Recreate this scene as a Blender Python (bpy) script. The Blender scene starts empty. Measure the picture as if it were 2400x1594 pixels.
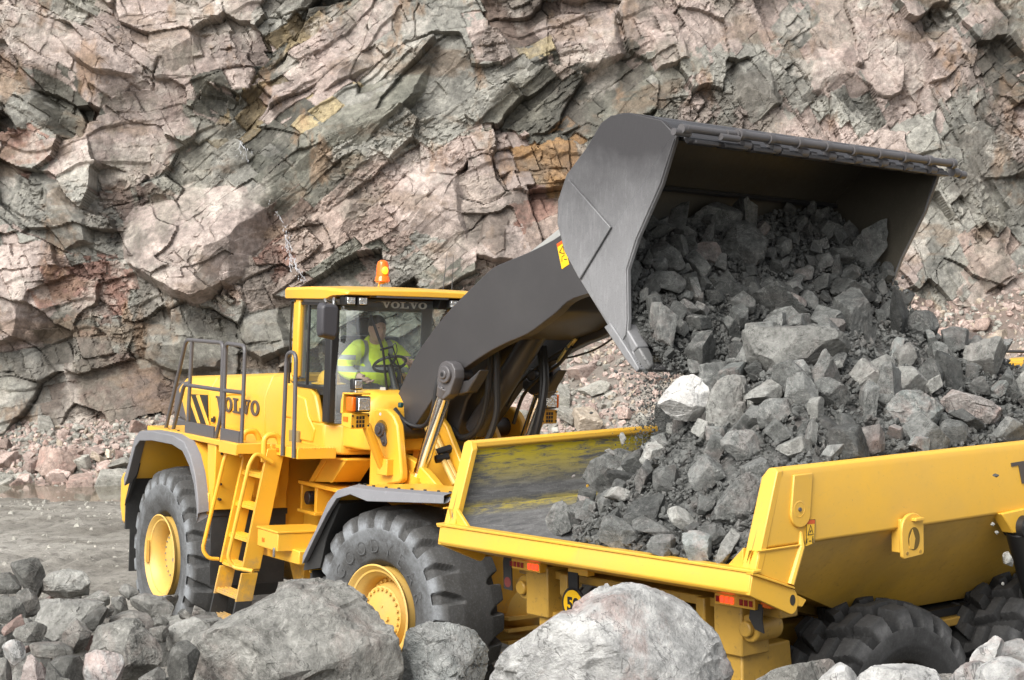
import bpy, bmesh, math, random
import numpy as np
from mathutils import Vector, Matrix

R = math.radians
SC = bpy.context.scene
COL = SC.collection
random.seed(7)

# ---------------------------------------------------------------- camera
cam_d = bpy.data.cameras.new('camera')
cam_d.sensor_width = 36.0
cam_d.lens = 36.0 * 4344.0 / 2400.0
cam_d.clip_end = 2000.0
cam_d.clip_start = 0.1
cam = bpy.data.objects.new('camera', cam_d)
cam.location = (0.0, 0.0, 3.65)
cam.rotation_euler = (R(90.0 - 2.18), 0.0, 0.0)
COL.objects.link(cam)
SC.camera = cam

# ---------------------------------------------------------------- sky (overcast) and soft sun
SUN_EL, SUN_ROT = R(42.0), R(212.0)
w = bpy.data.worlds.new('World')
SC.world = w
w.use_nodes = True
nt = w.node_tree
bg = nt.nodes['Background']
sky = nt.nodes.new('ShaderNodeTexSky')
sky.sky_type = 'NISHITA'
sky.sun_disc = False
sky.sun_elevation = SUN_EL
sky.sun_rotation = SUN_ROT
sky.air_density = 1.0
sky.dust_density = 4.0
sky.ozone_density = 1.0
hs = nt.nodes.new('ShaderNodeHueSaturation')
hs.inputs['Saturation'].default_value = 0.22
nt.links.new(sky.outputs[0], hs.inputs['Color'])
nt.links.new(hs.outputs[0], bg.inputs[0])
bg.inputs[1].default_value = 0.122
sun_d = bpy.data.lights.new('sun', 'SUN')
sun_d.energy = 2.1
sun_d.angle = R(42.0)
sun_d.color = (1.0, 0.97, 0.92)
sun = bpy.data.objects.new('sun', sun_d)
# the sun stands behind the camera's left shoulder, high: Nishita rotation is measured from +Y towards +X
sdir = Vector((math.sin(SUN_ROT) * math.cos(SUN_EL), math.cos(SUN_ROT) * math.cos(SUN_EL), math.sin(SUN_EL)))
sun.rotation_euler = sdir.to_track_quat('Z', 'Y').to_euler()
sun.location = sdir * 60.0
COL.objects.link(sun)
SC.view_settings.view_transform = 'Standard'
SC.view_settings.look = 'None'
SC.view_settings.exposure = 0.93
SC.view_settings.gamma = 1.0
SC.view_settings.use_curve_mapping = False
SC.cycles.use_denoising = True
SC.cycles.max_bounces = 8
SC.cycles.transparent_max_bounces = 12
SC.cycles.caustics_reflective = False
SC.cycles.caustics_refractive = False

# ---------------------------------------------------------------- numpy noise
def _h(ix, iy, iz, s):
    n = (ix.astype(np.int64) * 374761393 + iy.astype(np.int64) * 668265263 + iz.astype(np.int64) * 2147483647 + s * 1274126177) & 0xFFFFFFFF
    n = ((n ^ (n >> 13)) * 1274126177) & 0xFFFFFFFF
    n = ((n ^ (n >> 16)) * 2246822519) & 0xFFFFFFFF
    return (n ^ (n >> 15)) & 0xFFFFFF
def rnd(ix, iy, s=0):
    return _h(np.asarray(ix), np.asarray(iy), np.zeros_like(np.asarray(ix)), s) / float(0xFFFFFF)
def noise3(x, y, z, s=0):
    x0 = np.floor(x).astype(np.int64); y0 = np.floor(y).astype(np.int64); z0 = np.floor(z).astype(np.int64)
    fx = x - x0; fy = y - y0; fz = z - z0
    ux = fx * fx * (3 - 2 * fx); uy = fy * fy * (3 - 2 * fy); uz = fz * fz * (3 - 2 * fz)
    def v(i, j, k):
        return _h(x0 + i, y0 + j, z0 + k, s) / float(0x7FFFFF) - 1.0
    a = v(0,0,0) * (1-ux) + v(1,0,0) * ux
    b = v(0,1,0) * (1-ux) + v(1,1,0) * ux
    c = v(0,0,1) * (1-ux) + v(1,0,1) * ux
    d = v(0,1,1) * (1-ux) + v(1,1,1) * ux
    return (a * (1-uy) + b * uy) * (1-uz) + (c * (1-uy) + d * uy) * uz
def noise2(x, y, s=0):
    x0 = np.floor(x).astype(np.int64); y0 = np.floor(y).astype(np.int64); z = np.zeros_like(x0)
    fx = x - x0; fy = y - y0
    ux = fx * fx * (3 - 2 * fx); uy = fy * fy * (3 - 2 * fy)
    def v(i, j):
        return _h(x0 + i, y0 + j, z, s) / float(0x7FFFFF) - 1.0
    return (v(0,0) * (1-ux) + v(1,0) * ux) * (1-uy) + (v(0,1) * (1-ux) + v(1,1) * ux) * uy
def fbm2(x, y, s=0, o=4, g=0.5):
    r = 0.0; a = 1.0; t = 0.0
    for i in range(o):
        r = r + a * noise2(x, y, s + i * 17); t += a
        x = x * 2.03 + 11.3; y = y * 2.03 - 7.1; a *= g
    return r / t
def vor2(x, y, s=0, jit=0.95):
    """returns F1, F2, cell id (ix, iy) and the vector from the cell's seed"""
    x0 = np.floor(x).astype(np.int64); y0 = np.floor(y).astype(np.int64)
    f1 = np.full(x.shape, 9.0); f2 = np.full(x.shape, 9.0)
    ix = np.zeros_like(x0); iy = np.zeros_like(x0); dx = np.zeros(x.shape); dy = np.zeros(x.shape)
    for i in (-1, 0, 1):
        for j in (-1, 0, 1):
            cx = x0 + i; cy = y0 + j
            px = cx + 0.5 + jit * (rnd(cx, cy, s) - 0.5)
            py = cy + 0.5 + jit * (rnd(cx, cy, s + 5) - 0.5)
            ex = x - px; ey = y - py
            d = np.sqrt(ex * ex + ey * ey)
            m = d < f1
            f2 = np.where(m, f1, np.minimum(f2, d))
            f1 = np.where(m, d, f1); ix = np.where(m, cx, ix); iy = np.where(m, cy, iy)
            dx = np.where(m, ex, dx); dy = np.where(m, ey, dy)
    return f1, f2, ix, iy, dx, dy
def sstep(a, b, x):
    t = np.clip((x - a) / (b - a), 0, 1)
    return t * t * (3 - 2 * t)

# ---------------------------------------------------------------- object helpers
WM = {}          # world matrix of every object made here
def to_m(o, M):
    return Matrix(((M[0][0], M[0][1], M[0][2], o[0]), (M[1][0], M[1][1], M[1][2], o[1]), (M[2][0], M[2][1], M[2][2], o[2]), (0, 0, 0, 1)))
def make_frame(o, xd, roll, pitch=0.0, zr=0.82):
    x = np.array([xd[0], xd[1], 0.0]); x /= np.linalg.norm(x)
    y = np.array([-x[1], x[0], 0.0]); z = np.array([0, 0, 1.0])
    M = np.stack([x, y, z], 1)
    c, s = math.cos(pitch), math.sin(pitch); Ry = np.array([[c, 0, -s], [0, 1, 0], [s, 0, c]])
    c, s = math.cos(roll), math.sin(roll); Rx = np.array([[1, 0, 0], [0, c, -s], [0, s, c]])
    M = M @ Ry @ Rx
    o = np.array(o, float); piv = np.array([0, 0, zr])
    if zr: o = o + piv - M @ piv
    return to_m(o, M)
# rear half of the loader, front half of the loader (x forward, y left, z up, origin under the steering hinge) and the truck (origin at the tail lip)
RF = make_frame((-1.285, 17.146, 0), (math.sin(R(31.08)), -math.cos(R(31.08))), -R(2.2))
FF = make_frame((-1.285, 17.146, 0), (math.sin(R(43.4)), -math.cos(R(43.4))), -R(2.2))
TF = make_frame((0.442, 11.774, 1.888), (math.cos(R(38.78)), math.sin(R(38.78))), -R(1.0), R(0.5), 0)
WF = Matrix.Identity(4)

def tag(o, label=None, cat=None, group=None, kind=None):
    if label: o['label'] = label
    if cat: o['category'] = cat
    if group: o['group'] = group
    if kind: o['kind'] = kind
    return o
def thing(name, loc, label, cat, group=None):
    o = bpy.data.objects.new(name, None)
    o.empty_display_size = 0.3
    o.location = loc
    COL.objects.link(o)
    WM[o.name] = Matrix.Translation(Vector(loc))
    return tag(o, label, cat, group)
def link(name, me, mat, parent=None, frame=WF, label=None):
    o = bpy.data.objects.new(name, me)
    COL.objects.link(o)
    if mat is not None:
        me.materials.clear()
        for m in (mat if isinstance(mat, (list, tuple)) else [mat]): me.materials.append(m)
    if parent is not None:
        o.parent = parent
        o.matrix_basis = WM[parent.name].inverted() @ frame
    else:
        o.matrix_basis = frame
    WM[o.name] = frame.copy()
    if label: o['label'] = label
    return o
def mesh_np(name, V, F, smooth=True):
    """V (n,3), F (m,3) or (m,4) arrays"""
    me = bpy.data.meshes.new(name)
    V = np.ascontiguousarray(V, dtype=np.float32); F = np.ascontiguousarray(F, dtype=np.int32)
    k = F.shape[1]
    me.vertices.add(len(V)); me.vertices.foreach_set('co', V.ravel())
    me.loops.add(F.size); me.loops.foreach_set('vertex_index', F.ravel())
    me.polygons.add(len(F)); me.polygons.foreach_set('loop_start', np.arange(0, F.size, k, dtype=np.int32))
    me.polygons.foreach_set('loop_total', np.full(len(F), k, dtype=np.int32))
    me.polygons.foreach_set('use_smooth', np.full(len(F), smooth, dtype=bool))
    me.update(); me.validate()
    return me
def grid_faces(nu, nv):
    i = np.arange(nu * nv).reshape(nv, nu)
    return np.stack([i[:-1, :-1], i[:-1, 1:], i[1:, 1:], i[1:, :-1]], -1).reshape(-1, 4)
def set_col(me, name, C):
    a = me.color_attributes.new(name, 'FLOAT_COLOR', 'POINT')
    C4 = np.ones((len(me.vertices), 4), dtype=np.float32); C4[:, :3] = C
    a.data.foreach_set('color', C4.ravel())

class MB:
    """collects shapes in a local frame and links them as ONE mesh object"""
    def __init__(s):
        s.v = []; s.f = []
    def add(s, V, F):
        b = len(s.v); s.v += [tuple(p) for p in V]; s.f += [tuple(i + b for i in f) for f in F]
        return s
    def box(s, x0, x1, y0, y1, z0, z1):
        V = [(x, y, z) for z in (z0, z1) for y in (y0, y1) for x in (x0, x1)]
        return s.add(V, [(0,2,3,1), (4,5,7,6), (0,1,5,4), (2,6,7,3), (0,4,6,2), (1,3,7,5)])
    def prism(s, pts, a, b, ax='y'):
        """polygon pts extruded along ax from a to b; pts hold the two other coordinates in x, y, z order"""
        def P(p, t):
            return {'y': (p[0], t, p[1]), 'x': (t, p[0], p[1]), 'z': (p[0], p[1], t)}[ax]
        n = len(pts)
        V = [P(p, a) for p in pts] + [P(p, b) for p in pts]
        F = [tuple(range(n)), tuple(range(2 * n - 1, n - 1, -1))] + [(i, i + n, (i + 1) % n + n, (i + 1) % n) for i in range(n)]
        return s.add(V, F)
    def hexa(s, P8):
        """8 corners: bottom 4 in a ring, top 4 in the same ring"""
        return s.add(P8, [(3,2,1,0), (4,5,6,7), (0,1,5,4), (1,2,6,5), (2,3,7,6), (3,0,4,7)])
    def loft(s, secs, cap=True, closed=True):
        n = len(secs[0]); V = [p for sec in secs for p in sec]; F = []
        m = n if closed else n - 1
        for k in range(len(secs) - 1):
            for i in range(m):
                F.append((k*n + i, k*n + (i+1) % n, (k+1)*n + (i+1) % n, (k+1)*n + i))
        if cap and closed:
            F.append(tuple(range(n-1, -1, -1))); F.append(tuple(range((len(secs)-1)*n, len(secs)*n)))
        return s.add(V, F)
    def cyl(s, p0, p1, r0, r1=None, n=20, cap=True):
        r1 = r0 if r1 is None else r1
        p0 = Vector(p0); p1 = Vector(p1); d = (p1 - p0).normalized()
        a = d.orthogonal().normalized(); b = d.cross(a)
        def ring(p, r): return [tuple(p + r * (math.cos(2*math.pi*i/n) * a + math.sin(2*math.pi*i/n) * b)) for i in range(n)]
        return s.loft([ring(p0, r0), ring(p1, r1)], cap)
    def tube(s, pts, r, n=10, cap=True):
        pts = [Vector(p) for p in pts]; rs = [float(q) for q in r] if isinstance(r, (list, tuple)) else [float(r)] * len(pts)
        secs = []; up = None
        for i, p in enumerate(pts):
            t = ((pts[min(i+1, len(pts)-1)] - pts[i]).normalized() + (pts[i] - pts[max(i-1, 0)]).normalized())
            t = t.normalized() if t.length > 1e-6 else Vector((0, 0, 1))
            if up is None: up = t.orthogonal().normalized()
            a = (up - t * up.dot(t)).normalized(); up = a; b = t.cross(a)
            secs.append([tuple(p + rs[i] * (math.cos(2*math.pi*k/n) * a + math.sin(2*math.pi*k/n) * b)) for k in range(n)])
        return s.loft(secs, cap)
    def lathe(s, prof, o, d, n=48, cap=False):
        """prof [(radius, distance along d)]"""
        o = Vector(o); d = Vector(d).normalized(); a = d.orthogonal().normalized(); b = d.cross(a)
        secs = [[tuple(o + d * h + r * (math.cos(2*math.pi*i/n) * a + math.sin(2*math.pi*i/n) * b)) for i in range(n)] for r, h in prof]
        return s.loft(secs, cap)
    def ball(s, c, r, n=16, m=10):
        rx, ry, rz = r if isinstance(r, (list, tuple)) else (r, r, r)
        secs = []
        for j in range(m + 1):
            t = math.pi * (j + 0.02) / (m + 0.04)
            secs.append([(c[0] + rx * math.sin(t) * math.cos(2*math.pi*i/n), c[1] + ry * math.sin(t) * math.sin(2*math.pi*i/n), c[2] - rz * math.cos(t)) for i in range(n)])
        return s.loft(secs, True)
    def mesh(s, name, smooth=35.0):
        me = bpy.data.meshes.new(name)
        me.from_pydata(s.v, [], s.f)
        bm = bmesh.new(); bm.from_mesh(me)
        bmesh.ops.recalc_face_normals(bm, faces=bm.faces)
        bm.to_mesh(me); bm.free()
        if smooth:
            me.polygons.foreach_set('use_smooth', np.ones(len(me.polygons), dtype=bool))
            try: me.set_sharp_from_angle(angle=R(smooth))
            except Exception: pass
        me.update()
        return me
    def build(s, name, mat, parent=None, frame=WF, bevel=0.0, label=None, smooth=35.0, seg=2):
        o = link(name, s.mesh(name, smooth), mat, parent, frame, label)
        if bevel:
            b = o.modifiers.new('bevel', 'BEVEL'); b.width = bevel; b.segments = seg; b.limit_method = 'ANGLE'; b.angle_limit = R(28)
            b.harden_normals = False
        return o
def rpath(pts, rad, k=5):
    """polyline with rounded corners"""
    pts = [Vector(p) for p in pts]; out = [pts[0]]
    for i in range(1, len(pts) - 1):
        a = (pts[i-1] - pts[i]); b = (pts[i+1] - pts[i])
        q = min(rad, a.length * 0.45, b.length * 0.45)
        p0 = pts[i] + a.normalized() * q; p1 = pts[i] + b.normalized() * q
        for j in range(k + 1):
            t = j / k
            out.append((1-t)**2 * p0 + 2*t*(1-t) * pts[i] + t*t * p1)
    out.append(pts[-1])
    return out
def spline(pts, k=8):
    pts = [Vector(p) for p in pts]; out = []
    for i in range(len(pts) - 1):
        p0 = pts[max(i-1, 0)]; p1 = pts[i]; p2 = pts[i+1]; p3 = pts[min(i+2, len(pts)-1)]
        for j in range(k):
            t = j / k
            out.append(0.5 * ((2*p1) + (p2-p0)*t + (2*p0-5*p1+4*p2-p3)*t*t + (3*p1-p0-3*p2+p3)*t**3))
    out.append(pts[-1])
    return out
def text_mesh(txt, size, depth=0.004, bold=0.0, font=None):
    cu = bpy.data.curves.new('letters', 'FONT'); cu.body = txt; cu.size = size; cu.extrude = depth; cu.offset = bold
    cu.align_x = 'CENTER'; cu.align_y = 'CENTER'; cu.resolution_u = 6
    o = bpy.data.objects.new('letters', cu); COL.objects.link(o)
    dg = bpy.context.evaluated_depsgraph_get()
    me = bpy.data.meshes.new_from_object(o.evaluated_get(dg))
    bpy.data.objects.remove(o); bpy.data.curves.remove(cu)
    return me

# ---------------------------------------------------------------- materials
def nmat(name):
    m = bpy.data.materials.new(name); m.use_nodes = True
    return m, m.node_tree, m.node_tree.nodes['Principled BSDF']
def nd(nt, t, **kw):
    n = nt.nodes.new(t)
    for k, v in kw.items():
        if k.startswith('i_'):
            n.inputs[k[2:].replace('_', ' ')].default_value = v
        else: setattr(n, k, v)
    return n
def ramp(nt, src, stops, interp='LINEAR'):
    r = nt.nodes.new('ShaderNodeValToRGB'); r.color_ramp.interpolation = interp
    e = r.color_ramp.elements
    while len(e) < len(stops): e.new(0.5)
    for i, (p, c) in enumerate(stops):
        e[i].position = p; e[i].color = (c, c, c, 1) if isinstance(c, (int, float)) else (*c, 1)
    nt.links.new(src, r.inputs[0])
    return r.outputs[0]
def mix(nt, fac, a, b, mode='MIX'):
    m = nt.nodes.new('ShaderNodeMix'); m.data_type = 'RGBA'; m.blend_type = mode
    for sock, v in ((m.inputs[0], fac), (m.inputs[6], a), (m.inputs[7], b)):
        if hasattr(v, 'links') or isinstance(v, bpy.types.NodeSocket): nt.links.new(v, sock)
        elif isinstance(v, (int, float)) and sock.type == 'VALUE': sock.default_value = v
        else: sock.default_value = (*v, 1) if not isinstance(v, (int, float)) else (v, v, v, 1)
    return m.outputs[2]
def mth(nt, op, a, b=None, clamp=False):
    m = nt.nodes.new('ShaderNodeMath'); m.operation = op; m.use_clamp = clamp
    for i, v in enumerate((a, b)):
        if v is None: continue
        if isinstance(v, (int, float)): m.inputs[i].default_value = v
        else: nt.links.new(v, m.inputs[i])
    return m.outputs[0]
def noise_n(nt, vec, scale, detail=6.0, rough=0.6, dist=0.0):
    n = nt.nodes.new('ShaderNodeTexNoise')
    n.inputs['Scale'].default_value = scale; n.inputs['Detail'].default_value = detail
    n.inputs['Roughness'].default_value = rough; n.inputs['Distortion'].default_value = dist
    if vec is not None: nt.links.new(vec, n.inputs['Vector'])
    return n.outputs[0]
def coords(nt, kind='Object', scale=None, add=None):
    tc = nt.nodes.new('ShaderNodeTexCoord'); out = tc.outputs[kind]
    if scale is not None:
        mp = nt.nodes.new('ShaderNodeMapping'); mp.inputs['Scale'].default_value = scale
        nt.links.new(out, mp.inputs['Vector']); out = mp.outputs[0]
    return out
def bump(nt, bs, hsock, strength, dist):
    b = nt.nodes.new('ShaderNodeBump'); b.inputs['Strength'].default_value = strength; b.inputs['Distance'].default_value = dist
    nt.links.new(hsock, b.inputs['Height']); nt.links.new(b.outputs[0], bs.inputs['Normal'])
# ---------------------------------------------------------------- the quarry face
CD = 35.0                                   # distance of the face
KX = CD / 4344.0 * 1.01652                  # metres per survey unit on the face
def surv(x, y):                             # survey drawing of the face -> metres on the face
    return (x - 1180.5) * KX, 3.65 + (621.7 - y) * KX
# rock bodies read off the face: x, y, size, rock kind (D dark crevice), dip class, relief
BODIES = """
60 60 110 P 0 .2;180 25 70 G 0 -.1;265 140 100 P 0 .35;130 230 60 D 0 -.35;50 250 90 G 0 .3;165 300 45 D 0 -.4;350 60 80 P 2 .1;480 50 80 Q 2 .05
540 150 80 P 2 .15;420 190 70 P 2 .1;760 10 45 D 1 -.3;700 70 45 O 1 -.3;640 160 40 D 1 -.35;600 240 40 O 1 -.4;555 300 45 O 1 -.45;500 240 45 D 0 -.4;720 130 70 P 1 .15
800 120 70 P 1 .2;690 210 60 P 1 .1;640 300 40 D 1 -.1;650 390 80 H 1 .2;720 340 70 H 1 .25;780 260 60 Y 1 .2;850 230 80 G 1 .25;930 190 80 G 1 .3;1000 150 70 G 1 .2;740 410 70 H 1 .1
900 290 80 G 1 .1;1010 260 80 G 1 .05;850 50 80 P 1 .1;950 40 70 G 2 .05;1050 40 80 G 2 0;1110 90 80 P 2 .1;330 250 70 P 2 -.1;180 340 70 P 2 .05;280 320 60 P 2 .0
60 340 70 K 2 -.05;400 320 70 P 2 .05;50 440 70 G 0 .1;120 490 70 G 0 .15;210 430 60 G 2 .0;300 390 60 Q 2 -.05;400 380 70 G 1 .0;510 360 80 G 1 .1;270 440 50 B 2 -.2;340 490 60 B 2 -.25
560 420 60 G 1 -.1;60 620 90 P 2 .2;40 740 80 P 2 .2;160 650 60 K 2 -.3;230 690 60 K 2 -.35;120 790 70 D 2 -.4;330 770 80 G 2 -.1;450 760 70 G 2 .0;540 820 80 G 2 -.15;620 760 70 G 2 -.2
600 640 50 Q 2 .1;650 600 50 K 2 -.2;620 520 40 B 1 -.3;750 530 90 M 1 .0;850 490 90 M 1 .05;960 420 80 P 1 .15;1010 390 60 P 1 .1;900 570 70 M 1 .05;820 610 60 H 1 .0;950 610 80 G 1 .05
1050 570 80 Q 1 .1;1140 570 70 P 2 .2;1120 340 70 P 2 .15;1100 450 70 Q 2 .1;1180 420 60 P 2 .0;1250 360 60 R 2 -.15;1280 430 50 R 2 -.2;1230 470 50 K 2 -.1;1255 110 50 Y 2 .1;1200 60 60 B 2 -.1
1160 10 60 B 2 -.05;1110 230 70 G 1 .0;1200 230 60 D 1 -.35;1300 220 70 D 1 -.4;1400 200 70 D 1 -.35;1460 225 50 H 1 -.1;1300 100 70 P 2 .05;1400 50 70 P 2 .1;1350 150 60 Q 2 .1;1500 90 70 P 2 .15
1600 60 80 P 2 .2;1550 180 70 G 2 .1;1680 200 80 G 2 .15;1760 170 60 G 2 .1;1600 250 60 P 2 .1;1750 260 70 P 2 .1;1860 200 70 G 2 .15;1910 100 70 P 2 .2;1830 60 60 G 2 .1;2000 150 70 P 2 .2
2080 90 70 P 2 .1;2150 40 50 D 2 -.2;2250 20 60 P 2 .0;2200 150 80 P 2 .15;2310 150 60 D 2 -.15;1960 250 60 G 2 .1;2100 280 70 P 2 .1;2250 280 70 G 2 .0;2340 300 60 P 2 .1;2200 350 70 G 2 .1
2200 450 70 G 2 .1;2150 530 70 G 2 .1;2310 470 70 G 2 .05;2280 590 70 M 2 .05;2340 680 70 P 2 .1;2180 640 70 G 2 .05;2250 720 70 Q 2 .0;1900 500 200 P 2 .1;1600 500 200 G 2 .0;1300 650 120 M 2 -.1
1300 820 90 R 2 -.3;1450 800 100 B 2 -.25;1700 800 150 P 2 0;2000 800 150 G 2 0;-150 200 200 P 2 .1;-200 600 200 G 2 .1;2550 200 200 P 2 .1;2550 600 200 G 2 .1;400 -120 200 P 2 0;1000 -120 200 G 1 0
1700 -120 200 P 2 0;2200 -120 200 G 2 0;60 850 60 G 2 .1;250 850 90 B 2 -.3;420 880 90 B 2 -.2;900 750 120 H 1 -.1;1100 750 120 M 2 -.1
"""
PAL = dict(P=((.38,.315,.28), (.255,.208,.185), (.15,.12,.105)), G=((.27,.262,.23), (.165,.161,.142), (.08,.079,.07)), H=((.185,.18,.148), (.105,.104,.085), (.052,.052,.044)),
           D=((.12,.115,.095), (.06,.058,.048), (.03,.03,.026)), O=((.20,.155,.085), (.11,.085,.05), (.05,.042,.03)), Y=((.36,.29,.16), (.27,.22,.13), (.18,.15,.10)),
           R=((.31,.19,.085), (.20,.115,.05), (.10,.055,.03)), B=((.17,.125,.10), (.115,.085,.07), (.07,.052,.044)), K=((.27,.165,.13), (.165,.095,.075), (.085,.05,.04)),
           M=((.30,.235,.198), (.20,.155,.13), (.125,.097,.082)), Q=((.36,.30,.26), (.25,.21,.18), (.15,.125,.11)))
STEP = 0.0215
U = np.arange(-14.0, 14.5, STEP); Zv = np.arange(-0.6, 11.2, STEP)
gu, gz = np.meshgrid(U, Zv)
def vorb(x, y, s=0, jit=0.9, k=.65):
    """blocky cells: metric between Chebyshev and Euclid; returns F1, F2, id and offset from the seed"""
    x0 = np.floor(x).astype(np.int64); y0 = np.floor(y).astype(np.int64)
    f1 = np.full(x.shape, 9.0); f2 = np.full(x.shape, 9.0)
    ix = np.zeros_like(x0); iy = np.zeros_like(x0); dx = np.zeros(x.shape); dy = np.zeros(x.shape)
    for i in (-1, 0, 1):
        for j in (-1, 0, 1):
            cx = x0 + i; cy = y0 + j
            ex = x - (cx + 0.5 + jit * (rnd(cx, cy, s) - 0.5)); ey = y - (cy + 0.5 + jit * (rnd(cx, cy, s + 5) - 0.5))
            th = (rnd(cx, cy, s + 9) - .5) * 0.9
            qx = ex + th * ey; qy = ey - th * ex
            d = k * np.maximum(np.abs(qx), np.abs(qy)) + (1 - k) * np.sqrt(ex * ex + ey * ey)
            d = d * (0.8 + 0.5 * rnd(cx, cy, s + 11))
            m = d < f1
            f2 = np.where(m, f1, np.minimum(f2, d))
            f1 = np.where(m, d, f1); ix = np.where(m, cx, ix); iy = np.where(m, cy, iy)
            dx = np.where(m, ex, dx); dy = np.where(m, ey, dy)
    return f1, f2, ix, iy, dx, dy
def joints(a, b, sx, sy, s):
    """blocks between two sets of straight joints, rows of uneven height"""
    a = a + .22 * b
    bw = b / sy + .38 * noise2(b / sy * .9, a * .12, s + 1) + .10 * noise2(a / sx * .5, b / sy, s + 2)
    row = np.floor(bw).astype(np.int64)
    aw = a / sx * (.65 + .8 * rnd(row, row * 0 + 3, s)) + 9.7 * rnd(row, row * 0 + 7, s) + .22 * noise2(a / sx * .8, row + .5, s + 3)
    col = np.floor(aw).astype(np.int64)
    fx = aw - col - .5; fy = bw - row - .5
    return 2 * np.minimum(.5 - np.abs(fx), .5 - np.abs(fy)), col, row, fx, fy
ANG = (R(-30), R(37), R(10), R(-58))
ROWS = [r.split() for L in BODIES.strip().splitlines() for r in L.split(';')]
BX = np.array([surv(float(r[0]), float(r[1])) for r in ROWS]); BS = np.array([float(r[2]) * KX for r in ROWS])
BK = [r[3] for r in ROWS]; BC = np.array([3 if (float(r[0]) > 1500 and r[4] == '2') else int(r[4]) for r in ROWS]); BR = np.array([float(r[5]) for r in ROWS])
def body_at(u, z):
    asp = (1.7, 2.2, 1.15, 1.3)
    best = np.full(u.shape, 1e9); bid = np.zeros(u.shape, dtype=np.int32); sw = np.zeros(u.shape); sh = np.zeros(u.shape)
    for i in range(len(ROWS)):
        c = BC[i]; ca, sa = math.cos(ANG[c]), math.sin(ANG[c]); ax = u - BX[i, 0]; az = z - BX[i, 1]
        d2 = (((ax * ca + az * sa) / asp[c]) ** 2 + (-ax * sa + az * ca) ** 2) / BS[i] ** 2
        m = d2 < best
        best = np.where(m, d2, best); bid = np.where(m, i, bid)
        wgt = 1.0 / (d2 + .08) ** 2; sw += wgt; sh += wgt * BR[i]
    return bid, sh / sw
# big blocks standing proud of the face: outline, rock kind, relief
BLOCKS = [
    ([(288, 548), (330, 492), (440, 452), (560, 446), (604, 472), (656, 556), (652, 592), (572, 640), (560, 690), (455, 706), (400, 690), (322, 640), (290, 602)], 'P', .95),
    ([(195, 60), (250, 70), (332, 160), (325, 190), (230, 190), (150, 120), (130, 80)], 'P', .50),
    ([(-30, 175), (50, 215), (105, 260), (110, 278), (0, 250), (-40, 215)], 'G', .40),
    ([(560, 460), (620, 385), (760, 250), (900, 165), (1000, 140), (985, 215), (860, 330), (700, 440), (620, 470)], 'H', .38),
    ([(690, 175), (760, 110), (850, 110), (880, 150), (740, 230)], 'P', .38), ([(-60, 575), (50, 600), (75, 700), (60, 785), (-60, 800)], 'P', .42),
    ([(880, 470), (920, 420), (1000, 370), (1060, 400), (1085, 560), (960, 590), (880, 560)], 'P', .28), ([(1130, 480), (1172, 510), (1178, 580), (1140, 605), (1098, 560)], 'M', .34),
    ([(1880, 120), (1990, 90), (2020, 200), (1930, 260), (1870, 210)], 'P', .30), ([(1480, 60), (1560, 50), (1600, 140), (1510, 170)], 'P', .30),
    ([(340, 770), (420, 740), (520, 760), (500, 850), (400, 860), (340, 830)], 'G', .35), ([(2060, 300), (2150, 260), (2170, 350), (2080, 380)], 'G', .25),
    ([(100, 420), (150, 410), (205, 480), (212, 560), (150, 572), (110, 520)], 'G', .30), ([(560, 735), (640, 720), (672, 800), (600, 835), (550, 800)], 'G', .32),
    ([(350, 60), (450, 40), (470, 150), (400, 200), (340, 150)], 'Q', .25), ([(700, 500), (790, 440), (860, 470), (850, 560), (740, 590)], 'M', .25),
    ([(1330, 70), (1420, 40), (1440, 130), (1370, 160)], 'P', .28), ([(1700, 150), (1760, 120), (1800, 240), (1730, 290), (1690, 230)], 'G', .28),
    ([(2230, 560), (2320, 540), (2340, 640), (2270, 680)], 'M', .25)]
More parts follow.
